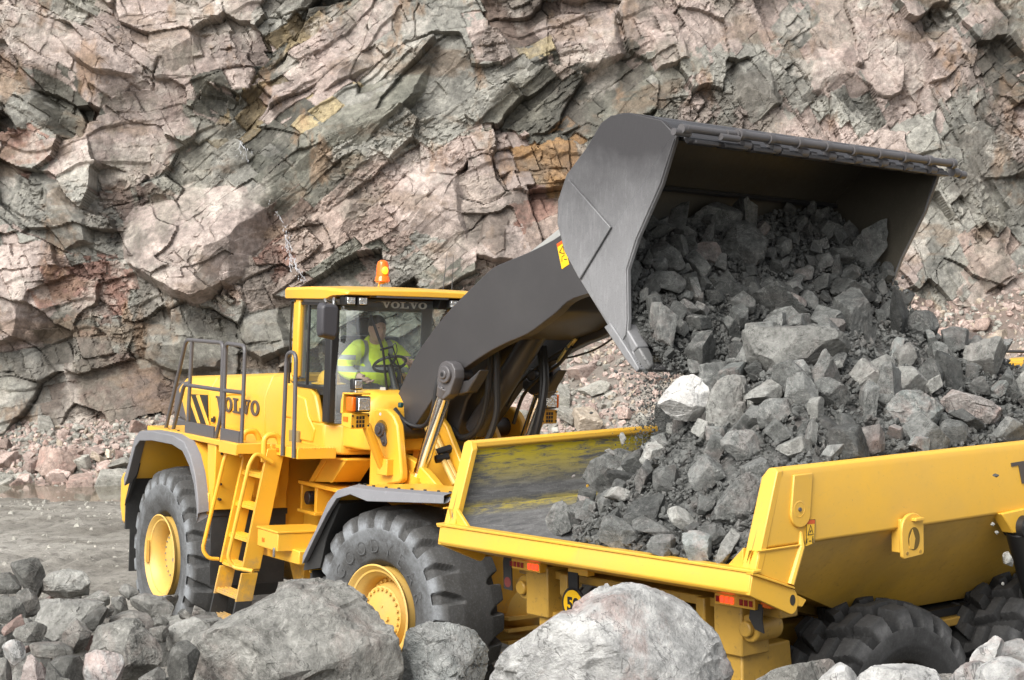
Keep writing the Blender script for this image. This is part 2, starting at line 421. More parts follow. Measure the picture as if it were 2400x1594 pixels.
def cliff_surface(gu, gz):
    wu = gu + 0.12 * fbm2(gu * 0.9, gz * 0.9, 3, 3) + 0.022 * fbm2(gu * 6, gz * 6, 31, 4, .65)
    wz = gz + 0.12 * fbm2(gu * 0.9 + 9, gz * 0.9, 4, 3) + 0.022 * fbm2(gu * 6 + 3, gz * 6, 32, 4, .65)
    b0, rel = body_at(wu, wz)
    C = BC[b0]
    Z = lambda: np.zeros(gu.shape)
    hh, e2, e3, r2i, r3i, cu, cz = Z(), Z(), Z(), Z(), Z(), Z(), Z()
    for c, (sx, sy) in enumerate(((1.7, .95), (2.2, .85), (1.15, 1.0), (1.05, .72))):
        ca, sa = math.cos(ANG[c]), math.sin(ANG[c])
        a = wu * ca + wz * sa; b = -wu * sa + wz * ca
        # coarse slabs
        f1, f2, ix, iy, dx, dy = vorb(a / sx, b / sy, 60 + c)
        r1 = rnd(ix, iy, 71); q = rnd(ix, iy, 72) - .5; r = rnd(ix, iy, 73) - .5
        v = 0.42 * (r1 - .5) + 0.60 * q * dx * sx + (0.55 * r - .06) * dy * sy
        amt = rnd(ix, iy, 75) ** 1.3 * 1.0 + .12
        # joint blocks
        gd, jx, jy, ex, ey = joints(a, b, sx * .34, sy * .34, 80 + c); g1 = gd * 0; g2 = gd * .6
        p1 = rnd(jx, jy, 91); p2 = rnd(jx, jy, 92) - .5; p3 = rnd(jx, jy, 93) - .5
        v = v + amt * (0.13 * (p1 - .5) + 0.8 * p2 * ex * sx * .34 + .85 * p3 * ey * sy * .34)
        # chips
        k1, k2, lx, ly, kx, ky = vorb(a / (sx * .11) + 3 + .3 * jx, b / (sy * .11) + .4 * jy, 110 + c)
        o1 = rnd(lx, ly, 95); o2 = rnd(lx, ly, 96) - .5; o3 = rnd(lx, ly, 97) - .5
        am2 = amt * (rnd(jx, jy, 98) ** 1.5 * 1.3 + .15)
        v = v + am2 * (0.045 * (o1 - .5) + .8 * o2 * kx * sx * .10 + .9 * o3 * ky * sy * .10)
        # stepped bedding: ledges with a sharp underside
        lam = (.55, .50, .62, .50)[c]
        ph = b / lam + 0.55 * fbm2(a * .8, b * .5, 120 + c, 3) + .12 * r1
        saw = ph - np.floor(ph)
        st = (0.5 - saw) + 0.0
        v = v + 0.075 * np.where(saw < .08, (saw / .08 - .5), st * 1.08) * (.25 + .75 * sstep(-.2, .4, fbm2(a * .5, b * .9, 124 + c, 2)))
        ck = np.exp(-((f2 - f1) / 0.016) ** 2) * (rnd(ix, iy, 76) > .5) * .06 + np.exp(-((g2 - g1) / 0.04) ** 2) * (rnd(jx, jy, 77) > .5) * amt * .035
        v = v - ck
        m = C == c
        hh = np.where(m, v, hh); e2 = np.where(m, f2 - f1, e2); e3 = np.where(m, g2 - g1, e3)
        r2i = np.where(m, r1, r2i); r3i = np.where(m, .6 * p1 + .4 * o1, r3i)
        # where the block's own middle lies on the face
        ma = a - ex * sx * .34; mb = b - ey * sy * .34
        cu = np.where(m, ma * ca - mb * sa, cu); cz = np.where(m, ma * sa + mb * ca, cz)
    bid, _ = body_at(cu + .12 * (r3i - .5), cz + .3 * (r3i - .5))
    h = rel * .85 + hh
    n4 = fbm2(gu * 9, gz * 9, 55, 4, .65)
    h = h + 0.014 * n4 - 0.02 * np.abs(fbm2(gu * 3.5, gz * 3.5, 57, 3))
    f1, f2, ix, iy, dx, dy = vorb(gu * 10 + n4, gz * 12, 58)
    rub = sstep(.02, .3, fbm2(gu * .5 + 4, gz * .5, 59, 3) + .12 * (gu > 3))
    h = h + rub * (0.06 * (rnd(ix, iy, 33) - .5) + .7 * (rnd(ix, iy, 34) - .5) * dx * .1 + .7 * (rnd(ix, iy, 35) - .5) * dy * .08)
    blk = np.full(gu.shape, -1); rgb_ = np.random.RandomState(77)
    bu = gu + .05 * fbm2(gu * 3, gz * 3, 131, 4, .6); bz_ = gz + .05 * fbm2(gu * 3 + 7, gz * 3, 132, 4, .6)
    for k, (pl, kd, rl) in enumerate(BLOCKS):
        Q = np.array([surv(*p) for p in pl]); n_ = len(Q); cc = Q.mean(0)
        hb = rl * (1 + rgb_.uniform(-.25, .25) * (bu - cc[0]) + rgb_.uniform(-.1, .3) * (bz_ - cc[1]))
        for f_ in range(3):                                # broken faces on its front
            g_ = rgb_.uniform(-.7, .7, 2); hb = np.minimum(hb, rl * (1.03 + .1 * f_) + g_[0] * (bu - cc[0]) + g_[1] * (bz_ - cc[1]))
        for i in range(n_):
            p0, p1 = Q[i], Q[(i + 1) % n_]; e_ = p1 - p0; nn = np.array([e_[1], -e_[0]]) / np.linalg.norm(e_)
            if nn @ (cc - p0) < 0: nn = -nn
            sl = 6.0 if nn[1] > .45 else .9 if nn[1] < -.45 else 2.2
            hb = np.minimum(hb, sl * rgb_.uniform(.8, 1.3) * ((bu - p0[0]) * nn[0] + (bz_ - p0[1]) * nn[1]))
        hb = hb + .32 * hh + rel * .3
        m = hb > h
        h = np.where(m, hb, h); blk = np.where(m, k, blk)
    # colour of the rock, darkest in the recessed crevice bodies
    pal = np.array([PAL[k] for k in BK])
    t = np.clip(0.54 + 0.70 * fbm2(gu * 1.6, gz * 1.6, 7, 6, .68) + 0.50 * (r2i - .5) + 0.42 * (r3i - .5), 0, 1)
    lo, mi, hi = pal[:, 2][bid], pal[:, 1][bid], pal[:, 0][bid]
    bp = np.array([PAL[b_[1]] for b_ in BLOCKS]); bm_ = (blk >= 0)[..., None]; t = np.clip(t + .15 * (blk >= 0), 0, 1)
    lo, mi, hi = np.where(bm_, bp[:, 2][blk], lo), np.where(bm_, bp[:, 1][blk], mi), np.where(bm_, bp[:, 0][blk], hi)
    tt = t[..., None]
    base = np.where(tt < .35, lo + (mi - lo) * (tt / .35), mi + (hi - mi) * ((tt - .35) / .65))
    def film(fx, fz, off, sd, lo_, hi_, amt_, col, msk=1.0):
        nonlocal base
        s_ = (sstep(lo_, hi_, fbm2(gu * fx + off, gz * fz, sd, 6, .66)) * amt_ * msk)[..., None]
        base = base * (1 - s_) + s_ * np.array(col)
    film(1.2, 1.2, 3, 21, .12, .40, .55, (.41, .375, .33))          # pale crust
    film(1.0, .8, 30, 22, .08, .36, .50, (.19, .18, .145))          # grey green film
    film(1.4, .7, 60, 23, .20, .42, .55, (.24, .145, .08))         # rust seep
    film(.8, .8, 90, 25, .05, .40, .30, (.31, .225, .195), (np.array([k in 'PQM' for k in BK])[bid]).astype(float))
    film(.9, .9, 120, 27, .08, .38, .62, (.085, .074, .062))
    film(.7, 1.6, 150, 37, .16, .40, .5, (.15, .10, .062))          # dark earth
    j = np.maximum(np.exp(-(e2 / 0.014) ** 2) * .5 * (r2i > .3), np.exp(-(e3 / 0.03) ** 2) * .30 * (r3i > .5) * sstep(-.25, .3, fbm2(gu * 2.2, gz * 2.2, 29, 3)))[..., None]
    base = base * (1 - j) + j * np.array([.05, .044, .036])
    base = base * (1.0 + 0.20 * fbm2(gu * 14, gz * 14, 26, 3) + .30 * fbm2(gu * 3.5, gz * 3.5, 28, 5, .7))[..., None]
    lum = base.mean(-1, keepdims=True); base = lum + (base - lum) * .95
    return h, base, bid
hgt, rockcol, _bid = cliff_surface(gu, gz)
def cliff_y(u, z):
    return CD - 0.6 + 0.22 * np.maximum(z, 0) + 0.03 * u
yy = cliff_y(gu, gz) - hgt
zz = gz + 0.12 * hgt
# the drawing was made at distance CD, so keep each point on its own line of height when the face leans back
sc = (cliff_y(gu, gz)) / CD
xx = gu * sc; zz = 3.65 + (zz - 3.65) * sc
cm = mesh_np('cliff', np.stack([xx, yy, zz], -1).reshape(-1, 3), grid_faces(len(U), len(Zv)), smooth=False)
set_col(cm, 'rock', np.clip(rockcol.reshape(-1, 3), .012, .7))
def mat_cliff():
    m, nt, bs = nmat('quarry_rock')
    at = nd(nt, 'ShaderNodeAttribute', attribute_name='rock')
    co = coords(nt, 'Object')
    n1 = noise_n(nt, co, 9.0, 8, .7); n2 = noise_n(nt, co, 45.0, 6, .7)
    c = mix(nt, 1.0, at.outputs['Color'], ramp(nt, n1, [(.25, .55), (.5, 1.05), (.78, 1.6)]), 'MULTIPLY')
    c = mix(nt, 1.0, c, ramp(nt, n2, [(.3, .70), (.5, 1.0), (.75, 1.4)]), 'MULTIPLY')
    nt.links.new(c, bs.inputs['Base Color'])
    bs.inputs['Roughness'].default_value = 0.78
    bs.inputs['Specular IOR Level'].default_value = 0.35
    hh = mth(nt, 'ADD', mth(nt, 'MULTIPLY', n1, 0.6), mth(nt, 'MULTIPLY', n2, 0.4))
    bump(nt, bs, hh, 0.9, 0.05)
    return m
cliff = link('cliff', cm, mat_cliff())
tag(cliff, 'pink and grey green blasted rock face filling the background', 'cliff', kind='structure')
# ---------------------------------------------------------------- ground, puddle, talus
def bank(x, D):
    """the rocky bank the photograph was taken from"""
    De = np.interp(x, [-6, -2.3, -1.3, 0.2, 1.2, 6], [13.5, 13.3, 11.7, 9.7, 9.15, 9.0])
    top = np.interp(x, [-6, -2, -.7, .5, 1.5, 5], [1.20, 1.15, .92, 1.28, 1.50, 1.50])
    top = top + 0.5 * sstep(7.5, 2.0, D) * 1.0
    return top * (1 - sstep(De - .1, De + 1.5, D))
TAL0 = 32.4
def talus(x, D):
    foot = TAL0 - 1.2 * sstep(-2, 4, x) + 0.5 * noise2(x * .6, x * 0 + 2.0, 12)
    slope = np.interp(x, [-12, -6, -2, 2, 9], [.44, .42, .55, .80, .80])
    return np.maximum(D - foot, 0) * slope
def ground_z(x, D):
    z = bank(x, D) + talus(x, D)
    n = fbm2(x * .45, D * .45, 61, 4) * .05 + fbm2(x * 2.2, D * 3.6, 62, 5, .62) * .055
    rut = np.exp(-((D - 24.6 - .25 * x) / .5) ** 2) * .09 + np.exp(-((D - 22.4 - .25 * x) / .4) ** 2) * .08 + np.exp(-((D - 27.2 - .12 * x) / .45) ** 2) * .07
    lug = np.abs(np.sin((x * .97 - D * .25) * 9.0)) * rut
    pud = np.exp(-((D - 31.0 + .05 * (x + 6)) / 1.5) ** 2) * .16 * sstep(2, -2, x)
    return z + n - rut * .6 + lug * .8 - pud
xs = np.concatenate([np.linspace(-400, -40, 10), np.linspace(-34, -14, 12), np.arange(-13, 13, .06), np.linspace(14, 34, 12), np.linspace(40, 400, 10)])
ds = np.concatenate([np.linspace(-400, -20, 8), np.linspace(-15, 5, 12), np.arange(6, 38, .07), np.linspace(40, 70, 8), np.linspace(90, 500, 8)])
gx, gd = np.meshgrid(xs, ds)
gzv = ground_z(gx, gd)
gzv = np.where(gd > 37.9, np.minimum(gzv, 3.0), gzv)
gm = mesh_np('ground', np.stack([gx, gd, gzv], -1).reshape(-1, 3), grid_faces(len(xs), len(ds)))
def mat_ground():
    m, nt, bs = nmat('quarry_floor')
    co = coords(nt, 'Object')
    n1 = noise_n(nt, co, .55, 6, .65); n2 = noise_n(nt, co, 6.0, 8, .72); n3 = noise_n(nt, co, 38.0, 5, .7)
    c = ramp(nt, n1, [(.3, (.16, .148, .126)), (.52, (.26, .244, .213)), (.72, (.34, .323, .288))])
    c = mix(nt, ramp(nt, n2, [(.50, 0.0), (.66, .8)]), c, (.065, .058, .048))
    c = mix(nt, ramp(nt, n3, [(.60, 0.0), (.72, .8)]), c, (.46, .43, .38))
    # brown earth on the slope under the face
    sx = nd(nt, 'ShaderNodeSeparateXYZ'); nt.links.new(co, sx.inputs[0])
    hi = mth(nt, 'ADD', sx.outputs[1], mth(nt, 'MULTIPLY', n1, 3.0))
    c = mix(nt, ramp(nt, mth(nt, 'MULTIPLY', mth(nt, 'SUBTRACT', hi, 34.3), .5, True), [(0.0, 0.0), (1.0, .9)]), c,
            mix(nt, n2, (.20, .15, .125), (.085, .062, .05)))
    nt.links.new(c, bs.inputs['Base Color'])
    wet = ramp(nt, noise_n(nt, coords(nt, 'Object', (.5, 1.3, 1)), .9, 5, .6), [(.50, 0.0), (.60, 1.0)])
    c2 = mix(nt, mth(nt, 'MULTIPLY', wet, .28), c, (.08, .073, .06)); nt.links.new(c2, bs.inputs['Base Color'])
    nt.links.new(mth(nt, 'SUBTRACT', ramp(nt, n2, [(.3, .55), (.6, .85)]), mth(nt, 'MULTIPLY', wet, .35)), bs.inputs['Roughness'])
    bump(nt, bs, mth(nt, 'ADD', n2, mth(nt, 'MULTIPLY', n3, .5)), 0.8, 0.04)
    return m
tag(link('ground', gm, mat_ground()), 'muddy grey quarry floor with wheel ruts', 'ground', kind='structure')

def mat_water():
    m, nt, bs = nmat('muddy_water')
    bs.inputs['Base Color'].default_value = (.13, .115, .085, 1)
    bs.inputs['Roughness'].default_value = .06
    co = coords(nt, 'Object', (1.0, .35, 1))
    bump(nt, bs, noise_n(nt, co, 7.0, 3, .5), 0.12, .02)
    return m
wx = np.linspace(-14, 2, 60); wd = np.linspace(28.2, 34.0, 12)
a, b = np.meshgrid(wx, wd)
tag(link('water', mesh_np('water', np.stack([a, b, a * 0 - .055], -1).reshape(-1, 3), grid_faces(60, 12)), mat_water()), 'shallow brown puddle at the foot of the rock face', 'puddle', kind='structure')
# ---------------------------------------------------------------- broken rock
_ico = {}
def ico(n):
    if n not in _ico:
        bm = bmesh.new(); bmesh.ops.create_icosphere(bm, subdivisions=n, radius=1.0)
        V = np.array([v.co[:] for v in bm.verts]); V /= np.linalg.norm(V, axis=1)[:, None]
        bm.verts.index_update()
        F = np.array([[v.index for v in f.verts] for f in bm.faces]); bm.free()
        _ico[n] = (V, F)
    return _ico[n]
def support(Dv, N, Hh, p):
    q = np.maximum(Dv @ N.T, 1e-4) / Hh
    mx = q.max(1, keepdims=True)
    return 1.0 / (mx[:, 0] * (((q / mx) ** p).sum(1)) ** (1.0 / p))
def rough(V, s, amp, f):
    x, y, z = (V * f).T
    n = noise3(x, y, z, s) * .55 + noise3(x * 2.1 + 5, y * 2.1, z * 2.1, s + 1) * .3 + noise3(x * 4.7, y * 4.7 + 3, z * 4.7, s + 2) * .2 + noise3(x * 11, y * 11, z * 11, s + 3) * .10
    rd = 1 - np.abs(noise3(x * .8 + 9, y * .8, z * .8, s + 4)) * 2
    L = np.linalg.norm(V, axis=1, keepdims=True)
    return V + V / L * (n * amp + np.clip(rd, .55, 1) * amp * .5)[:, None]
def crag(V, s, amp, stp=1.1, rid=1.3):
    """broken steps and hollows"""
    L = np.linalg.norm(V, axis=1, keepdims=True); x, y, z = V.T
    w_ = noise3(x * 2 + s, y * 2, z * 2, s + 20) * .35
    a = (x * .5 + z * .8 + y * .3) * 4.2 + w_ * 2.2; st = a - np.floor(a)
    m = sstep(-.1, .35, noise3(x * 1.7, y * 1.7 + s, z * 1.7, s + 21))
    d = (np.where(st < .12, st / .12, 1 - (st - .12) / .88) - .5) * m * amp * stp
    b = 1 - np.abs(noise3(x * 3.2 + 4, y * 3.2, z * 3.2, s + 22)) * 2.4
    d = d - np.clip(b - .55, 0, 1) * amp * rid + noise3(x * 16, y * 16, z * 16, s + 23) * amp * .16 + noise3(x * 34, y * 34, z * 34, s + 24) * amp * .08
    return V + V / L * d[:, None]
def rock_mesh(name, seed, sub=4, dims=(1, .8, .65), planes=15, p=34, amp=.05):
    rg = np.random.RandomState(seed)
    Dv, F = ico(sub)
    # a block broken along three tilted joint sets, its corners knocked off
    B = np.eye(3) + rg.normal(size=(3, 3)) * .20; B /= np.linalg.norm(B, axis=1)[:, None]
    B2 = -B + rg.normal(size=(3, 3)) * .24; B2 /= np.linalg.norm(B2, axis=1)[:, None]
    C_ = rg.normal(size=(planes, 3)); C_ /= np.linalg.norm(C_, axis=1)[:, None]
    N = np.concatenate([B, B2, C_]); Hh = np.concatenate([rg.uniform(.62, .95, 6), rg.uniform(.80, 1.12, planes)])
    r = support(Dv, N, Hh, p)
    V = Dv * r[:, None]
    V = crag(rough(V, seed * 13, amp, 1.5), seed, amp * .9)
    V = V * np.array(dims)
    return mesh_np(name, V, F, smooth=False)
def outline_mesh(name, seed, pts, depth, sub=5, amp=.04):
    """a boulder whose broad side has the given outline (x across, z up), with real depth and broken faces front and back"""
    rg = np.random.RandomState(seed)
    P = np.array(pts, float).reshape(-1, 2); rad = np.abs(P).max(); w = depth * rad
    Dv, F = ico(sub)
    th = np.arctan2(Dv[:, 2], Dv[:, 0]); c = np.sqrt(Dv[:, 0] ** 2 + Dv[:, 2] ** 2)
    u = np.stack([np.cos(th), np.sin(th)], 1)
    r2 = np.full(len(Dv), 1e9)
    for i in range(len(P)):                                # where the ray leaves the outline
        p0 = P[i]; e = P[(i + 1) % len(P)] - p0
        den = u[:, 0] * e[1] - u[:, 1] * e[0]
        den = np.where(np.abs(den) < 1e-9, 1e-9, den)
        t = (p0[0] * e[1] - p0[1] * e[0]) / den; k = (p0[0] * u[:, 1] - p0[1] * u[:, 0]) / den
        ok = (t > 0) & (k > -1e-6) & (k < 1 + 1e-6)
        r2 = np.where(ok & (t < r2), t, r2)
    r2 = np.where(r2 > 1e8, rad * .5, r2)
    cc = c ** .42
    V = np.stack([u[:, 0] * r2 * cc, w * np.sign(Dv[:, 1]) * np.abs(Dv[:, 1]) ** .75, u[:, 1] * r2 * cc], 1)
    for k in range(22):                                    # broken faces: cut the body back to tilted planes
        sy = -1 if k < 13 else 1
        n = np.array([rg.normal() * .75, sy * rg.uniform(.45, 1.1), rg.normal() * .6 + .12]); n /= np.linalg.norm(n)
        d = V @ n; h = d.max() * rg.uniform(.66, .92)
        V = V - n * np.maximum(d - h, 0)[:, None]
    Q = V / rad
    V = crag(rough(Q, seed * 7 + 3, amp * .75, 2.8), seed, amp * 1.2, .30, .25)
    if rad > .16: V = fracture(fracture(V, seed, 1.7, .050), seed + 40, 4.6, .016)
    for k in range(20 if rad > .3 else 9):                # later chips leave small flats with crisp borders
        n = rg.normal(size=3) * np.array([1, 1, .9]); n[1] -= .5; n /= np.linalg.norm(n)
        d = V @ n; h = d.max() * rg.uniform(.86, .97) if rad > .3 else d.max() * rg.uniform(.90, .98); V = V - n * np.maximum(d - h, 0)[:, None]
    for k, pk in ((0, 0), (2, 1)):                         # keep the measured width and height
        a, b = V[:, k].min(), V[:, k].max(); c, d = P[:, pk].min() / rad, P[:, pk].max() / rad
        V[:, k] = c + (V[:, k] - a) * (d - c) / (b - a)
    x, y, z = V.T
    V = V * (1 + .010 * noise3(x * 9, y * 9, z * 9, seed) + .007 * noise3(x * 22, y * 22, z * 22, seed + 1) + .004 * noise3(x * 50, y * 50, z * 50, seed + 2))[:, None] * rad
    return mesh_np(name, V, F, smooth=False)
def fracture(V, s, f, a):
    """steps and tilted flats bounded by straight breaks"""
    P_ = V * f + np.array([s * 1.7, s * .9, 0]) * .37
    i0 = np.floor(P_).astype(np.int64); best = np.full(len(V), 9.0); val = np.zeros(len(V))
    for i in (-1, 0, 1):
        for j in (-1, 0, 1):
            for k in (-1, 0, 1):
                q = i0 + np.array([i, j, k]); h_ = lambda t: _h(q[:, 0], q[:, 1], q[:, 2], s + t) / float(0xFFFFFF)
                e = P_ - (q + .5 + .9 * (np.stack([h_(1), h_(2), h_(3)], 1) - .5))
                d = np.max(np.abs(e), 1) * .6 + np.sqrt((e * e).sum(1)) * .4
                m = d < best; best = np.where(m, d, best)
                val = np.where(m, (h_(4) - .5) + 1.5 * ((np.stack([h_(5), h_(6), h_(7)], 1) - .5) * e).sum(1), val)
    return V + V / np.linalg.norm(V, axis=1, keepdims=True) * (val * a)[:, None]
def mat_rock(name, lo, hi, dust, dustamt, pink=0.0, white=0.25, scale=1.0, dark=(.04, .04, .036)):
    m, nt, bs = nmat(name)
    tc = nd(nt, 'ShaderNodeTexCoord'); oi = nd(nt, 'ShaderNodeObjectInfo'); ge = nd(nt, 'ShaderNodeNewGeometry')
    ad = nd(nt, 'ShaderNodeVectorMath', operation='ADD'); nt.links.new(ge.outputs['Position'], ad.inputs[0])
    cb = nd(nt, 'ShaderNodeCombineXYZ')
    nt.links.new(mth(nt, 'MULTIPLY', oi.outputs['Random'], 37.0), cb.inputs[0]); nt.links.new(mth(nt, 'MULTIPLY', oi.outputs['Random'], 91.0), cb.inputs[1])
    nt.links.new(cb.outputs[0], ad.inputs[1]); co = ad.outputs[0]
    n1 = noise_n(nt, co, 2.6 * scale, 8, .68, .3); n2 = noise_n(nt, co, 14 * scale, 7, .72); n3 = noise_n(nt, co, 70 * scale, 4, .7)
    c = ramp(nt, n1, [(.34, lo), (.62, hi)])
    c = mix(nt, ramp(nt, n2, [(.30, .75), (.44, 0.0)]), c, dark)
    c = mix(nt, mth(nt, 'MULTIPLY', ramp(nt, n2, [(.48, 0.0), (.66, 1.0)]), dustamt), c, dust)
    c = mix(nt, mth(nt, 'MULTIPLY', ramp(nt, n3, [(.58, 0.0), (.70, 1.0)]), white), c, (.55, .54, .51))
    # thin pale veins
    v = noise_n(nt, co, 3.4 * scale, 3, .5, 1.2)
    c = mix(nt, mth(nt, 'MULTIPLY', ramp(nt, mth(nt, 'ABSOLUTE', mth(nt, 'SUBTRACT', v, .52)), [(.0, 1.0), (.012, 0.0)]), .5 * white + .1), c, (.5, .48, .45))
    if pink:
        n4 = noise_n(nt, co, 1.9 * scale, 6, .7, .5)
        c = mix(nt, mth(nt, 'MULTIPLY', ramp(nt, n4, [(.50, 0.0), (.66, 1.0)]), pink), c, (.34, .20, .165))
    ck = noise_n(nt, co, 2.2 * scale, 5, .6, .8)
    c = mix(nt, mth(nt, 'MULTIPLY', ramp(nt, mth(nt, 'ABSOLUTE', mth(nt, 'SUBTRACT', ck, .47)), [(.0, 1.0), (.007, 0.0)]), .75), c, tuple(v * .6 for v in dark))
    n5 = noise_n(nt, co, 6 * scale, 6, .7)
    c = mix(nt, 1.0, c, ramp(nt, n5, [(.30, .62), (.5, 1.0), (.70, 1.35)]), 'MULTIPLY')
    val = mth(nt, 'ADD', mth(nt, 'MULTIPLY', mth(nt, 'FRACT', mth(nt, 'MULTIPLY', oi.outputs['Random'], 17.3)), .65), .68)
    c = mix(nt, 1.0, c, val, 'MULTIPLY')
    nt.links.new(c, bs.inputs['Base Color'])
    bs.inputs['Roughness'].default_value = .82
    bs.inputs['Specular IOR Level'].default_value = .3
    bump(nt, bs, mth(nt, 'ADD', mth(nt, 'MULTIPLY', n2, .7), mth(nt, 'MULTIPLY', n3, .35)), 1.0, .035 / scale)
    return m
RM = dict(
    g=mat_rock('grey_rock', (.115, .113, .102), (.21, .207, .19), (.31, .305, .28), .5, .15, .2, 1.4),
    l=mat_rock('light_grey_rock', (.17, .168, .153), (.29, .287, .265), (.40, .395, .37), .55, .15, .25, 1.4),
    d=mat_rock('dark_grey_rock', (.06, .06, .055), (.125, .124, .114), (.22, .215, .20), .42, .05, .15, 1.4),
    b=mat_rock('bluish_rock', (.15, .16, .155), (.27, .28, .27), (.40, .41, .39), .5, .06, .3),
    w=mat_rock('white_rock', (.17, .172, .168), (.42, .418, .405), (.50, .495, .48), .6, .55, .30, 1.1, (.10, .10, .097)),
    p=mat_rock('pinkish_rock', (.24, .20, .185), (.38, .33, .31), (.46, .42, .39), .5, .6, .25),
    r=mat_rock('reddish_rock', (.14, .10, .088), (.22, .16, .14), (.32, .24, .21), .4, .5, .1))
RL = dict(   # the freshly blasted load is darker grey
    g=mat_rock('load_grey', (.078, .081, .077), (.148, .151, .144), (.25, .253, .24), .42, .10, .22, 2.2, (.03, .03, .028)),
    l=mat_rock('load_light', (.15, .15, .139), (.255, .255, .237), (.36, .36, .34), .5, .08, .3, 2.2, (.05, .05, .046)),
    d=mat_rock('load_dark', (.048, .050, .048), (.098, .101, .096), (.17, .172, .164), .35, .04, .14, 2.2, (.02, .02, .019)),
    b=mat_rock('load_bluish', (.12, .132, .126), (.22, .232, .222), (.34, .35, .335), .5, .35, .3, 2.2, (.04, .042, .04)),
    w=mat_rock('load_white', (.40, .395, .38), (.50, .495, .475), (.56, .555, .54), .6, .1, .3, 2.2, (.26, .255, .245)),
    p=mat_rock('load_pinkish', (.13, .118, .11), (.215, .197, .184), (.30, .285, .265), .45, .28, .2, 2.2, (.045, .04, .036)))
TP = [mat_rock('talus_pink', (.25, .185, .16), (.42, .33, .29), (.50, .45, .40), .5, .4, .2, 1.6, (.10, .08, .07)),
      mat_rock('talus_grey', (.20, .195, .17), (.34, .33, .29), (.45, .43, .39), .5, .1, .2, 1.6, (.08, .08, .07)),
      mat_rock('talus_brown', (.17, .125, .105), (.30, .225, .19), (.36, .30, .26), .4, .5, .15, 1.6, (.07, .055, .045)),
      mat_rock('talus_tan', (.33, .27, .20), (.47, .40, .32), (.52, .47, .41), .5, .1, .2, 1.6, (.12, .10, .08))]
SHAPES = []
_rg = np.random.RandomState(11)
for k in range(16):
    dm = (1.0, _rg.uniform(.6, .95), _rg.uniform(.45, .85))
    SHAPES.append(rock_mesh('rock_shape', 100 + k, 4, dm, 3 + k % 5, 90, .034))
def rock_copy(name, shape, mat, loc, rad, rot, label, cat, group):
    key = (shape, mat.name)
    if key not in _rc:
        me = SHAPES[shape].copy(); me.materials.clear(); me.materials.append(mat); _rc[key] = me
    o = bpy.data.objects.new(name, _rc[key])
    o.location = loc; o.scale = (rad, rad, rad); o.rotation_euler = rot
    COL.objects.link(o); WM[o.name] = WF
    return tag(o, label, cat, group)
_rc = {}
